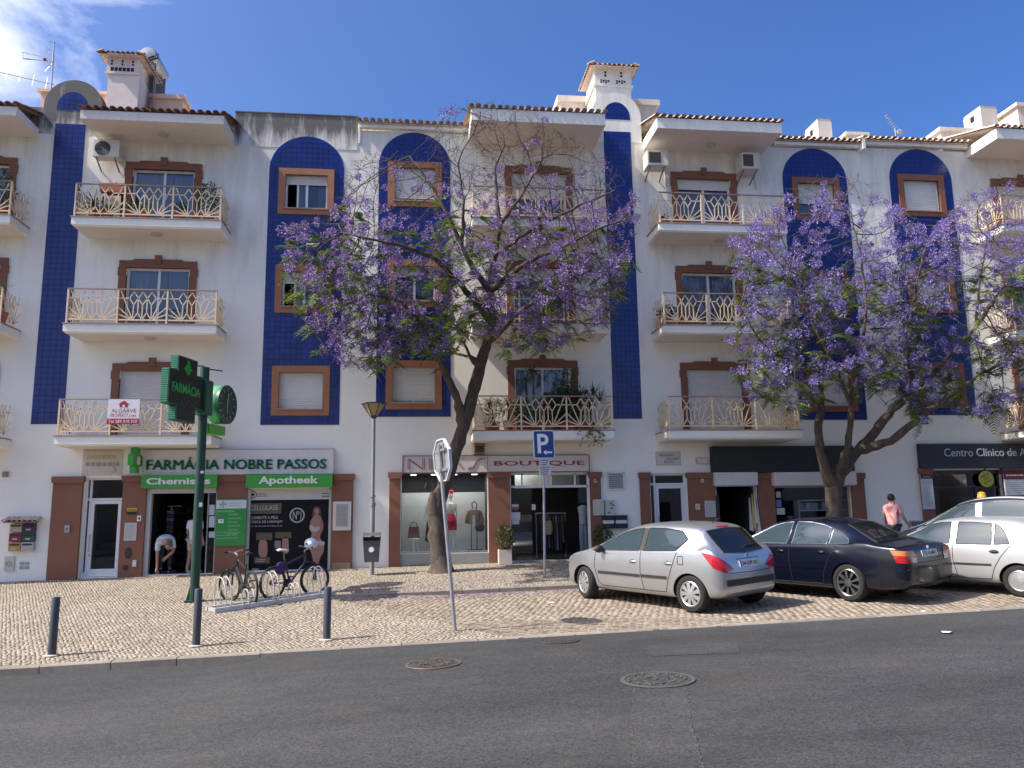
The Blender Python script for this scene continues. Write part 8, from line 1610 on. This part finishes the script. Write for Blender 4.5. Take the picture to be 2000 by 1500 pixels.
def person(label, base, J, clothes, hair_m, hair_shift=(0, .02, .03), rot=0.0, hair_r=.095):
 t = thing('person', label, 'person', base, None, world=False); t.rotation_euler.z = rot
 names = list(J); idx = {n: i for i, n in enumerate(names)}; E_ = [('pelvis', 'spine'), ('spine', 'chest'), ('chest', 'neck'), ('neck', 'head'), ('head', 'crown')]
 for s in 'lr': E_ += [('chest', 'shoulder_' + s), ('shoulder_' + s, 'elbow_' + s), ('elbow_' + s, 'wrist_' + s), ('wrist_' + s, 'hand_' + s), ('pelvis', 'hip_' + s), ('hip_' + s, 'knee_' + s), ('knee_' + s, 'ankle_' + s), ('ankle_' + s, 'toe_' + s)]
 pts = [J[n] for n in names]; es = [(idx[a], idx[b]) for a, b in E_]
 # fingers and thumb as short chains rooted in the palm
 for s in 'lr':
  w_, h_ = Vector(J['wrist_' + s][:3]), Vector(J['hand_' + s][:3]); d = (h_ - w_).normalized(); sd = d.orthogonal().normalized(); k0 = idx['hand_' + s]
  for f in range(4):
   o_ = sd * (f - 1.5) * .02; n0 = len(pts); L = (.055, .065, .062, .048)[f]; pts.append((*(h_ + o_ + d * .035), .0085)); pts.append((*(h_ + o_ * 1.1 + d * (.035 + L) + sd.cross(d) * .012), .007)); es += [(k0, n0), (n0, n0 + 1)]
  n0 = len(pts); pts.append((*(h_ + sd * .04 + d * .005), .010)); pts.append((*(h_ + sd * .052 + d * .04), .008)); es += [(k0, n0), (n0, n0 + 1)]
 skin_mesh('body', pts, es, SKN, t, idx['pelvis'])
 hd = Vector(J['head'][:3]); MB().ball(hd + Vector(hair_shift), (hair_r * .92, hair_r, hair_r * 1.02), 14, 9).build('hair', hair_m, t, smooth=True)
 for nm, m, chain, edges, grow in clothes:
  k = {n: i for i, n in enumerate(chain)}; P_ = []
  for n in chain:
   j = J[n[0]] if isinstance(n, tuple) else J[n]
   if isinstance(n, tuple): a, b, u = n; q = Vector(J[a][:3]).lerp(Vector(J[b][:3]), u); j = (*q, J[a][3] * (1 - u) + J[b][3] * u, (J[a][4] if len(J[a]) > 4 else J[a][3]) * (1 - u) + (J[b][4] if len(J[b]) > 4 else J[b][3]) * u)
   P_.append((*j[:3], j[3] + grow, (j[4] if len(j) > 4 else j[3]) + grow))
  skin_mesh(nm, P_, [(k[a], k[b]) for a, b in edges], m, t)
 return t
# face parts are added to the head of each figure
def face(t, hd, fwd, up=(0, 0, 1)):
 f = Vector(fwd).normalized(); u = Vector(up); s = f.cross(u).normalized(); u = s.cross(f).normalized(); hd = Vector(hd); B3 = Matrix((s, f, u)).transposed()
 m = MB(); m.ball(hd + f * .10 + u * -.005, (.014, .02, .022), 8, 6, 0, B3); [m.ball(hd + s * k * .088 + u * 0, (.012, .022, .032), 8, 6, 0, B3) for k in (-1, 1)]; m.build('nose_and_ears', SKN, t, smooth=True)
 e = MB(); [e.ball(hd + f * .088 + s * k * .034 + u * .018, (.013, .008, .008), 8, 5, 0, B3) for k in (-1, 1)]; e.build('eyes', C('eye_dark', (.03, .02, .02), .3), t, smooth=True); MB().ball(hd + f * .086 - u * .045, (.024, .008, .007), 8, 5, 0, B3).build('mouth', C('lips', (.25, .09, .08), .5), t, smooth=True)
def standing(h, lean=0.0, stride=0.0):
 s = h / 1.75; J = dict(pelvis=(0, 0, .95, .13, .10), spine=(0, -.01, 1.12, .13, .10), chest=(0, .0, 1.33, .155, .11), neck=(0, -.01, 1.50, .055), head=(0, -.02, 1.62, .085, .095), crown=(0, -.01, 1.70, .06))
 for k, n in ((1, 'l'), (-1, 'r')):
  st = stride * k; J.update({'shoulder_' + n: (k * .18, .0, 1.41, .065), 'elbow_' + n: (k * .24, st * .35 + .03, 1.14, .045), 'wrist_' + n: (k * .25, st * .6 - .10, .92, .03), 'hand_' + n: (k * .25, st * .7 - .12, .85, .032), 'hip_' + n: (k * .09, 0, .88, .095), 'knee_' + n: (k * .10, -st * .5 - .02, .50, .06), 'ankle_' + n: (k * .10, -st * .9 + .04, .09, .04), 'toe_' + n: (k * .11, -st * .9 - .12, .035, .035)})
 return {k: tuple(v * s for v in j) for k, j in J.items()}
PINK = C('pink_shirt', (.70, .33, .32), .9, var=.08); TRO = C('dark_trousers', (.03, .035, .05), .9)
p = F(1743, 1000, -3.1); J = standing(1.62, stride=.32); J['wrist_l'] = (.36, -.30, .86, .028); J['hand_l'] = (.40, -.36, .80, .03); J['elbow_l'] = (.27, -.12, 1.04, .043)
top_chain = ['chest', 'spine', 'pelvis', 'shoulder_l', 'shoulder_r', ('shoulder_l', 'elbow_l', .75), ('shoulder_r', 'elbow_r', .75), ('chest', 'neck', .45), ('hip_l', 'knee_l', .12), ('hip_r', 'knee_r', .12)]
top_e = [('chest', 'spine'), ('spine', 'pelvis'), ('chest', 'shoulder_l'), ('chest', 'shoulder_r'), ('shoulder_l', top_chain[5]), ('shoulder_r', top_chain[6]), ('chest', top_chain[7]), ('pelvis', top_chain[8]), ('pelvis', top_chain[9])]
leg_chain = ['pelvis', 'hip_l', 'hip_r', 'knee_l', 'knee_r', ('knee_l', 'ankle_l', .9), ('knee_r', 'ankle_r', .9)]; leg_e = [('pelvis', 'hip_l'), ('pelvis', 'hip_r'), ('hip_l', 'knee_l'), ('hip_r', 'knee_r'), ('knee_l', leg_chain[5]), ('knee_r', leg_chain[6])]
shoe = lambda n: ['ankle_' + n, 'toe_' + n]
SHB, SHW = C('shoe_dark', (.03, .025, .02), .6), C('shoe_white', (.6, .6, .6), .6)
def shoes(m): return [('shoe', m, shoe(n), [tuple(shoe(n))], .012) for n in 'lr']
t = person('man in a pink shirt with dark hair walking along the wall behind the navy saloon', (p.x, -3.1, walk_z(p.x, -3.1)), J, [('shirt', PINK, top_chain, top_e, .022), ('trousers', TRO, leg_chain, leg_e, .015)] + shoes(SHB), HAIRD, (0, .025, .035), R_(118)); face(t, J['head'][:3], (0, -1, 0))
# man bending down in the pharmacy doorway, one arm to the ground
x0, x1, z0, z1, _ = SH['shop1']; bp = F(318, 1120, .1); gz = z0
J = dict(pelvis=(-.02, .42, .86, .13, .11), spine=(-.0, .26, .93, .13, .11), chest=(.06, .02, .86, .15, .12), neck=(.15, -.14, .80, .055), head=(.20, -.23, .72, .085, .095), crown=(.22, -.30, .66, .06),
 shoulder_r=(-.12, -.04, .80, .062), elbow_r=(-.10, -.10, .50, .044), wrist_r=(-.08, -.14, .20, .03), hand_r=(-.07, -.16, .11, .032), shoulder_l=(.24, .0, .80, .062), elbow_l=(.30, -.14, .58, .044), wrist_l=(.20, -.26, .46, .03), hand_l=(.16, -.28, .42, .032),
 hip_l=(.08, .42, .80, .09), hip_r=(-.12, .42, .80, .09), knee_l=(.09, .34, .46, .06), knee_r=(-.14, .34, .46, .06), ankle_l=(.09, .38, .09, .04), ankle_r=(-.14, .38, .09, .04), toe_l=(.10, .22, .035, .035), toe_r=(-.15, .22, .035, .035))
PALE = C('pale_blue_shirt', (.55, .63, .72), .9)
t = person('man in a pale blue shirt bending to the ground in the open pharmacy doorway', (bp.x, .0, gz), J, [('shirt', PALE, top_chain, top_e, .022), ('trousers', TRO, leg_chain, leg_e, .015)] + shoes(SHB), C('hair_grey', (.12, .10, .09), .8), (.01, .01, .05)); face(t, J['head'][:3], (.15, -.75, -.65))
# customer standing half behind the green pole
cp_ = F(377, 1119, .15); J = standing(1.62, stride=-.12); BE = C('beige_cloth', (.46, .37, .27), .9); sk = ['pelvis', 'hip_l', 'hip_r', ('hip_l', 'knee_l', .75), ('hip_r', 'knee_r', .75)]; ske = [('pelvis', 'hip_l'), ('pelvis', 'hip_r'), ('hip_l', sk[3]), ('hip_r', sk[4])]
t = person('customer in a white top and beige shorts inside the pharmacy, half behind the pole', (cp_.x, .15, gz), J, [('top', C('white_cloth', (.62, .62, .64), .9), top_chain, top_e, .022), ('shorts', BE, sk, ske, .03)] + shoes(SHW), HAIRD, (0, .025, .035), R_(160)); face(t, J['head'][:3], (0, -1, 0))
# ================================================================== TREES
def in_poly(px, py, poly):
 c = False; j = len(poly) - 1
 for i in range(len(poly)):
  (xi, yi), (xj, yj) = poly[i], poly[j]
  if (yi > py) != (yj > py) and px < (xj - xi) * (py - yi) / (yj - yi) + xi: c = not c
  j = i
 return c
BARK = mat('jacaranda_bark', (.088, .067, .053), .9, var=.55, scale=11, bump=.9, bscale=34, stretch=(1, 1, .35)); TWIG = mat('bare_twig', (.10, .072, .056), .9, var=.25, scale=6)
def petal_mat(name, a, b, sub=.35):
 m = bpy.data.materials.new(name); m.use_nodes = True; t = m.node_tree; bs = t.nodes['Principled BSDF']; g = N(t, 'ShaderNodeNewGeometry'); r = N(t, 'ShaderNodeValToRGB'); r.color_ramp.elements[0].color = (*a, 1); r.color_ramp.elements[1].color = (*b, 1)
 t.links.new(g.outputs['Random Per Island'], r.inputs[0]); t.links.new(r.outputs[0], bs.inputs['Base Color']); bs.inputs['Roughness'].default_value = .6; tr = N(t, 'ShaderNodeBsdfTranslucent'); t.links.new(r.outputs[0], tr.inputs[0]); ms = N(t, 'ShaderNodeMixShader'); ms.inputs[0].default_value = sub
 t.links.new(bs.outputs[0], ms.inputs[1]); t.links.new(tr.outputs[0], ms.inputs[2]); t.links.new(ms.outputs[0], t.nodes['Material Output'].inputs[0]); return m
def jacaranda(label, base_px, Yb, limbs, crown, depth, natt, seed, flower, green, tint, seeds_pods=60, solid=None):
 rg = np.random.default_rng(seed); b = F(*base_px, Yb); gz = walk_z(b.x, Yb); t = thing('jacaranda_tree', label, 'tree', (b.x, Yb, gz), 'jacarandas on the pavement')
 # --- main limbs drawn after the photograph, each joint (px, py, depth, radius)
 nodes, par, rad, fixed = [], [], [], []
 def add(p, pr, r): nodes.append(np.array(p, float)); par.append(pr); rad.append(r * (1.14 if r > .05 else 1.1)); return len(nodes) - 1
 ids = {}
 for ln in limbs:
  prev = None
  for k, (px, py, y, r) in enumerate(ln):
   key = (px, py)
   if key in ids: prev = ids[key]; continue
   p = np.array(F(px, py, y))
   if prev is None: i = add(p, -1, r)
   else:
    q = nodes[prev]; n = max(1, int(np.linalg.norm(p - q) / .16)); r0 = rad[prev]
    for s in range(1, n + 1):
     u = s / n; w = rg.normal(0, .012, 3) if s < n else 0; i = add(q + (p - q) * u + w, prev, r0 + (r - r0) * u); prev = i
   ids[key] = i; prev = i
 nfix = len(nodes); tr_top = 0
 # --- attraction points through the crown
 lc = {}
 def lump(px, py): k = (int(px / 62 + .31 * (py // 55)), int(py / 55)); return lc.setdefault(k, rg.random()) > .30
 att = []; xs_ = [p[0] for p in crown]; ys_ = [p[1] for p in crown]
 while len(att) < natt:
  px, py = rg.uniform(min(xs_), max(xs_)), rg.uniform(min(ys_), max(ys_))
  if in_poly(px, py, crown) and (lump(px, py) or rg.random() < .3):
   y = depth[0] + (depth[1] - depth[0]) * rg.beta(2.0, 1.5); p = np.array(F(px, py, y)); att.append(p)
 att = np.array(att); alive = np.ones(len(att), bool); P_ = np.array(nodes); start = [i for i in range(nfix) if nodes[i][2] > gz + 3.0]
 D = np.full(len(att), 1e9); Nn = np.zeros(len(att), int)
 def upd(idx):
  for i in idx:
   d = np.linalg.norm(att - nodes[i], axis=1); m = d < D; D[m] = d[m]; Nn[m] = i
 upd(start); stepL = .14
 for it in range(70):
  act = alive & (D < 1.9)
  if not act.any(): break
  new = []
  for i in np.unique(Nn[act]):
   a = att[act & (Nn == i)]; v = a - nodes[i]; v /= np.linalg.norm(v, axis=1)[:, None] + 1e-9; d = v.sum(0) + rg.normal(0, .22, 3); L = np.linalg.norm(d)
   if L < 1e-6: continue
   p = nodes[i] + d / L * stepL
   if p[1] > -.06: p[1] = -.06
   if solid and p[1] > -1.2 and any(x0 < p[0] < x1 and z0 < p[2] < z1 for x0, x1, z0, z1 in solid): continue
   new.append(add(p, i, .004))
  if not new: break
  upd(new); alive &= D > .17
 n = len(nodes); kids = [[] for _ in range(n)]
 for i in range(n):
  if par[i] >= 0: kids[par[i]].append(i)
 tips = [i for i in range(nfix, n) if not kids[i]]
 r = np.array(rad);
 for i in range(n - 1, nfix - 1, -1):
  s = sum(r[k] ** 2.2 for k in kids[i]); r[i] = max(.0042, s ** (1 / 2.2))
 r[nfix:] = np.minimum(r[nfix:], .05)
 # --- branch surface
 br, tw = MB(), MB();
 def chain_from(i, k):
  c = [i, k]
  while True:
   ks = kids[c[-1]]
   if not ks: return c
   c.append(max(ks, key=lambda q: r[q]))
 trunk = MB(); seen = set()
 roots = [(None, 0)]; stack = [0]; chains = []
 done = set(); todo = [(0, kids[0][0] if kids[0] else None)]
 while todo:
  i, k = todo.pop()
  if k is None or (i, k) in done: continue
  c = chain_from(i, k)
  for a, b2 in zip(c, c[1:]): done.add((a, b2))
  chains.append(c)
  for a in c[:-1]:
   for q in kids[a]:
    if (a, q) not in done: todo.append((a, q))
  for q in kids[c[-1]]: todo.append((c[-1], q))
 for c in chains:
  thick = r[c[1]]; tgt = trunk if thick > .05 else (br if thick > .012 else tw); ns = 14 if thick > .09 else (8 if thick > .05 else (5 if thick > .012 else 3)); pts = [Vector(nodes[i]) for i in c]; rr = [max(r[i], .004) for i in c]; rr[0] = min(rr[0], rr[1] * 1.15)
  if thick > .05: rr = [q * (1 + .10 * math.sin(3.1 * k + seed) * .6 + rg.normal(0, .035)) for k, q in enumerate(rr)]
  tgt.tube(pts, rr, ns, cap=thick > .03)
 # flared root
 fl = MB(); fl.lathe([(rad[0] * 1.75, -.05), (rad[0] * 1.35, .06), (rad[0] * 1.1, .2), (rad[0] * 1.0, .42)], (nodes[0][0], nodes[0][1], gz), 14); trunk.faces(fl.v, fl.f)
 to = trunk.build('trunk', BARK, t, smooth=60); br.build('branches', BARK, t, smooth=60)
 # fine twigs at the tips
 rn = random.Random(seed)
 for i in tips:
  p = Vector(nodes[i]); d0 = (p - Vector(nodes[par[i]])).normalized()
  for k in range(3):
   d = (d0 + Vector((rn.gauss(0, .5), rn.gauss(0, .5), rn.gauss(.15, .5)))).normalized(); L = rn.uniform(.10, .30); q = p + d * L * .5 + Vector((rn.gauss(0, .02), rn.gauss(0, .02), 0)); tw.tube([p, q, p + d * L], [.0045, .0038, .0026], 3, cap=False)
 o = tw.build('twigs', TWIG, t, recalc=False); o['kind'] = 'stuff'
 # --- blossom and leaves
 fv, ff, lv, lf_ = [], [], [], []
 def pixel(p): v = Vector(p) - CAM; return 1000 + FPX * v.dot(_rt) / v.dot(_fw), 750 - FPX * v.dot(_up) / v.dot(_fw)
 clump = {}
 def noise(p, s): k = tuple(np.floor(np.array(p) / s).astype(int)); return clump.setdefault((s,) + k, rn.random())
 for i in tips + [j for j in range(nfix, n) if kids[j] and rn.random() < .10]:
  p = Vector(nodes[i]); px, py = pixel(p); fl_ = flower(px, py) * (.06 + 1.12 * noise(p, .5) ** 1.5); gr = green(px, py) * (.1 + 2.2 * noise(p, .7) ** 2)
  if rn.random() < fl_:
   n_ = rn.randint(44, 84); c = p + Vector((rn.gauss(0, .05), rn.gauss(0, .05), rn.uniform(-.02, .12))); sx = rn.choice((.075, .095, .12, .145)); sz = sx * rn.uniform(.8, 1.35)
   for k in range(n_):
    u = Vector((rn.gauss(0, 1), rn.gauss(0, 1), rn.gauss(0, 1))).normalized(); q = c + Vector((u.x * sx, u.y * sx, u.z * sz)) * rn.random() ** .45
    if q.y > -.02: q.y = -.02
    d = (u + Vector((rn.gauss(0, .5), rn.gauss(0, .5), rn.gauss(-.2, .5)))).normalized(); L = rn.uniform(.025, .044); s_ = d.orthogonal(); s_.rotate(Matrix.Rotation(rn.uniform(0, 6.28), 3, d)); w0, w1 = L * .16, L * .38; m0 = len(fv); b_ = d.cross(s_)
    fv += [q, q + d * L + s_ * w1, q + d * L - s_ * w1 * .5 + b_ * w1 * .87, q + d * L - s_ * w1 * .5 - b_ * w1 * .87]; ff += [(m0, m0 + 1, m0 + 2), (m0, m0 + 2, m0 + 3), (m0, m0 + 3, m0 + 1)]
  if rn.random() < gr:
   for rep in range(rn.randint(1, 3)):
    d = Vector((rn.gauss(0, .8), rn.gauss(-.15, .7), rn.uniform(-.5, .35))).normalized(); L = rn.uniform(.25, .42); s_ = d.cross(Vector((0, 0, 1))).normalized(); nup = s_.cross(d); K = 9
    for k in range(1, K + 1):
     u = k / K; q = p + d * L * u - Vector((0, 0, 1)) * L * .45 * u * u; wl = L * .42 * (math.sin(math.pi * (.15 + .8 * u)) + .1)
     if q.y > -.05: q.y = -.05
     for sg in (-1, 1):
      e = (s_ * sg + d * .45 - Vector((0, 0, rn.uniform(.1, .5)))).normalized(); w = .018; m0 = len(lv); f_ = d * w; lv += [q - f_, q + f_, q + e * wl + f_ * .5, q + e * wl - f_ * .5]; lf_.append((m0, m0 + 1, m0 + 2, m0 + 3))
 if fv: o = np_mesh('blossom', [tuple(v) for v in fv], ff, petal_mat('jacaranda_petal', *tint), t); o['kind'] = 'stuff'
 if lv: o = np_mesh('foliage', [tuple(v) for v in lv], lf_, petal_mat('jacaranda_leaf', (.03, .065, .016), (.20, .27, .045), .3), t); o['kind'] = 'stuff'
 pd = MB()
 for k in range(seeds_pods):
  i = rn.choice(tips); p = Vector(nodes[i]); pd.ball(p - Vector((0, 0, .04)), (.028, .008, .026), 7, 4, 0, Matrix.Rotation(rn.uniform(0, 3), 3, 'Z'))
 o = pd.build('seed_pods', C('pod_brown', (.07, .035, .025), .7), t); o['kind'] = 'stuff'
 return t
y0 = -1.55
L1 = [
 [(862, 1119, y0, .205), (857, 1060, y0, .19), (851, 1005, y0, .175), (866, 952, y0, .15), (886, 890, y0 - .05, .143), (906, 832, y0 - .1, .137), (923, 770, y0 - .15, .13), (938, 715, y0 - .2, .122), (952, 665, y0 - .3, .11), (961, 628, y0 - .35, .10), (957, 570, y0 - .4, .082), (966, 500, y0 - .3, .066), (976, 440, y0 - .2, .052), (970, 390, y0 - .2, .042), (966, 330, y0 - .1, .03), (985, 285, y0 - .2, .02)],
 [(851, 1005, y0, .175), (846, 978, y0 - .06, .135), (849, 962, y0 - .06, .09)],
 [(906, 832, y0 - .1, .137), (894, 782, y0 - .3, .085), (878, 745, y0 - .5, .075), (862, 712, y0 - .8, .064), (842, 672, y0 - 1.1, .052), (815, 620, y0 - 1.4, .04), (775, 585, y0 - 1.7, .03), (720, 575, y0 - 1.8, .02)],
 [(938, 715, y0 - .2, .122), (917, 695, y0 - .5, .035), (905, 668, y0 - .8, .025)],
 [(952, 665, y0 - .3, .11), (980, 645, y0 - .9, .058), (1010, 612, y0 - 1.4, .05), (1050, 585, y0 - 1.8, .04), (1100, 570, y0 - 2.0, .028)],
 [(957, 570, y0 - .4, .082), (927, 530, y0 - .8, .058), (902, 480, y0 - 1.0, .048), (880, 430, y0 - 1.0, .04), (842, 360, y0 - .8, .03), (800, 305, y0 - .6, .02)],
 [(902, 480, y0 - 1.0, .048), (905, 400, y0 - 1.3, .032), (895, 320, y0 - 1.2, .022)],
 [(961, 628, y0 - .35, .10), (905, 562, y0 - 1.3, .058), (850, 505, y0 - 1.9, .046), (790, 482, y0 - 2.2, .036), (730, 468, y0 - 2.3, .028), (670, 455, y0 - 2.3, .02)],
 [(966, 500, y0 - .3, .066), (1012, 465, y0 - .9, .045), (1070, 432, y0 - 1.3, .034), (1130, 402, y0 - 1.4, .026), (1200, 372, y0 - 1.3, .016)],
 [(957, 570, y0 - .4, .082), (1030, 512, y0 - 1.5, .046), (1100, 482, y0 - 2.0, .034), (1160, 450, y0 - 2.2, .024), (1215, 430, y0 - 2.2, .016)],
 [(976, 440, y0 - .2, .052), (1020, 380, y0 - .6, .03), (1060, 310, y0 - .6, .02)],
]
C1 = [(548, 450), (600, 425), (655, 410), (690, 310), (750, 300), (830, 275), (870, 215), (955, 192), (1040, 215), (1120, 275), (1180, 310), (1240, 365), (1245, 470), (1205, 600), (1150, 660), (1050, 690), (975, 690), (930, 640), (870, 700), (800, 690), (740, 722), (660, 722), (600, 640), (560, 545)]
def fl1(px, py): return cl((py - 315) / 130, .06, 1.0) * (.92 if py > 430 else .6) * (1.0 if px < 1180 or py > 420 else .6)
def gr1(px, py): return .40 * smooth(380, 520, py) + (.55 if (abs(px - 860) < 60 and py > 600) else 0) + (.25 if abs(px - 840) < 60 and 380 < py < 520 else 0)
SOL = [(1.35, 5.3, 3.5, 5.1), (1.35, 5.3, 6.4, 8.1), (1.35, 5.3, 9.3, 10.9), (1.3, 5.3, 12.4, 14), (6.6, 10.6, 3.5, 5.1), (6.6, 10.6, 6.4, 8.1), (6.6, 10.6, 9.3, 10.9), (17.2, 21.1, 3.5, 5.1), (17.2, 21.1, 6.4, 8.1), (17.2, 21.1, 9.5, 11.2)]
jacaranda('tall leaning jacaranda with bare upper twigs and purple lower blossom, before the boutique', (862, 1119), y0, L1, C1, (-4.9, -1.0), 5200, 11, fl1, gr1, ((.20, .12, .37), (.55, .41, .76)), 70, SOL)
y2 = -1.7
L2 = [
 [(1632, 1050, y2, .19), (1630, 1000, y2, .18), (1628, 950, y2, .185), (1640, 925, y2, .15), (1676, 880, y2 - .2, .115), (1712, 840, y2 - .4, .098), (1742, 800, y2 - .6, .082), (1790, 760, y2 - .8, .066), (1850, 700, y2 - 1.0, .052), (1905, 640, y2 - 1.1, .04), (1960, 560, y2 - 1.1, .026)],
 [(1628, 950, y2, .185), (1612, 920, y2 - .1, .11), (1602, 885, y2 - .2, .095), (1598, 840, y2 - .3, .085), (1603, 790, y2 - .4, .075), (1601, 740, y2 - .5, .06), (1606, 690, y2 - .6, .04), (1590, 620, y2 - .7, .028)],
 [(1640, 925, y2, .15), (1655, 880, y2 - .6, .072), (1661, 830, y2 - .9, .065), (1664, 792, y2 - 1.0, .058), (1642, 742, y2 - 1.2, .046), (1602, 662, y2 - 1.4, .036), (1562, 582, y2 - 1.4, .026), (1532, 505, y2 - 1.3, .018)],
 [(1664, 792, y2 - 1.0, .058), (1682, 700, y2 - 1.5, .042), (1692, 600, y2 - 1.7, .03), (1682, 500, y2 - 1.6, .02), (1664, 425, y2 - 1.4, .012)],
 [(1676, 880, y2 - .2, .115), (1740, 862, y2 - .9, .085), (1790, 822, y2 - 1.3, .07), (1832, 790, y2 - 1.6, .056), (1900, 742, y2 - 1.8, .04), (1970, 700, y2 - 1.8, .026)],
 [(1790, 760, y2 - .8, .066), (1772, 690, y2 - 1.4, .038), (1782, 600, y2 - 1.7, .028), (1802, 500, y2 - 1.7, .018)],
 [(1905, 640, y2 - 1.1, .04), (1915, 540, y2 - 1.0, .026), (1930, 450, y2 - .9, .016)],
 [(1603, 790, y2 - .4, .075), (1540, 720, y2 - 1.2, .034), (1480, 660, y2 - 1.6, .024), (1445, 600, y2 - 1.7, .014)],
]
C2 = [(1424, 480), (1480, 425), (1540, 375), (1600, 348), (1680, 338), (1750, 405), (1820, 445), (1890, 380), (1980, 355), (2060, 420), (2090, 600), (2070, 760), (1985, 800), (1900, 812), (1830, 800), (1790, 835), (1745, 765), (1655, 755), (1570, 800), (1480, 790), (1432, 745), (1424, 600)]
def fl2(px, py): return cl((py - 345) / 90, .12, 1.0) * (1.0 if px < 1880 else .75)
def gr2(px, py): return .5 * smooth(460, 590, py) + (.2 if 1550 < px < 1720 and py > 560 else 0)
jacaranda('spreading jacaranda covered in violet blossom, behind the navy saloon', (1632, 1050), y2, L2, C2, (-5.0, -1.0), 4800, 23, fl2, gr2, ((.20, .15, .45), (.54, .46, .88)), 40, SOL)
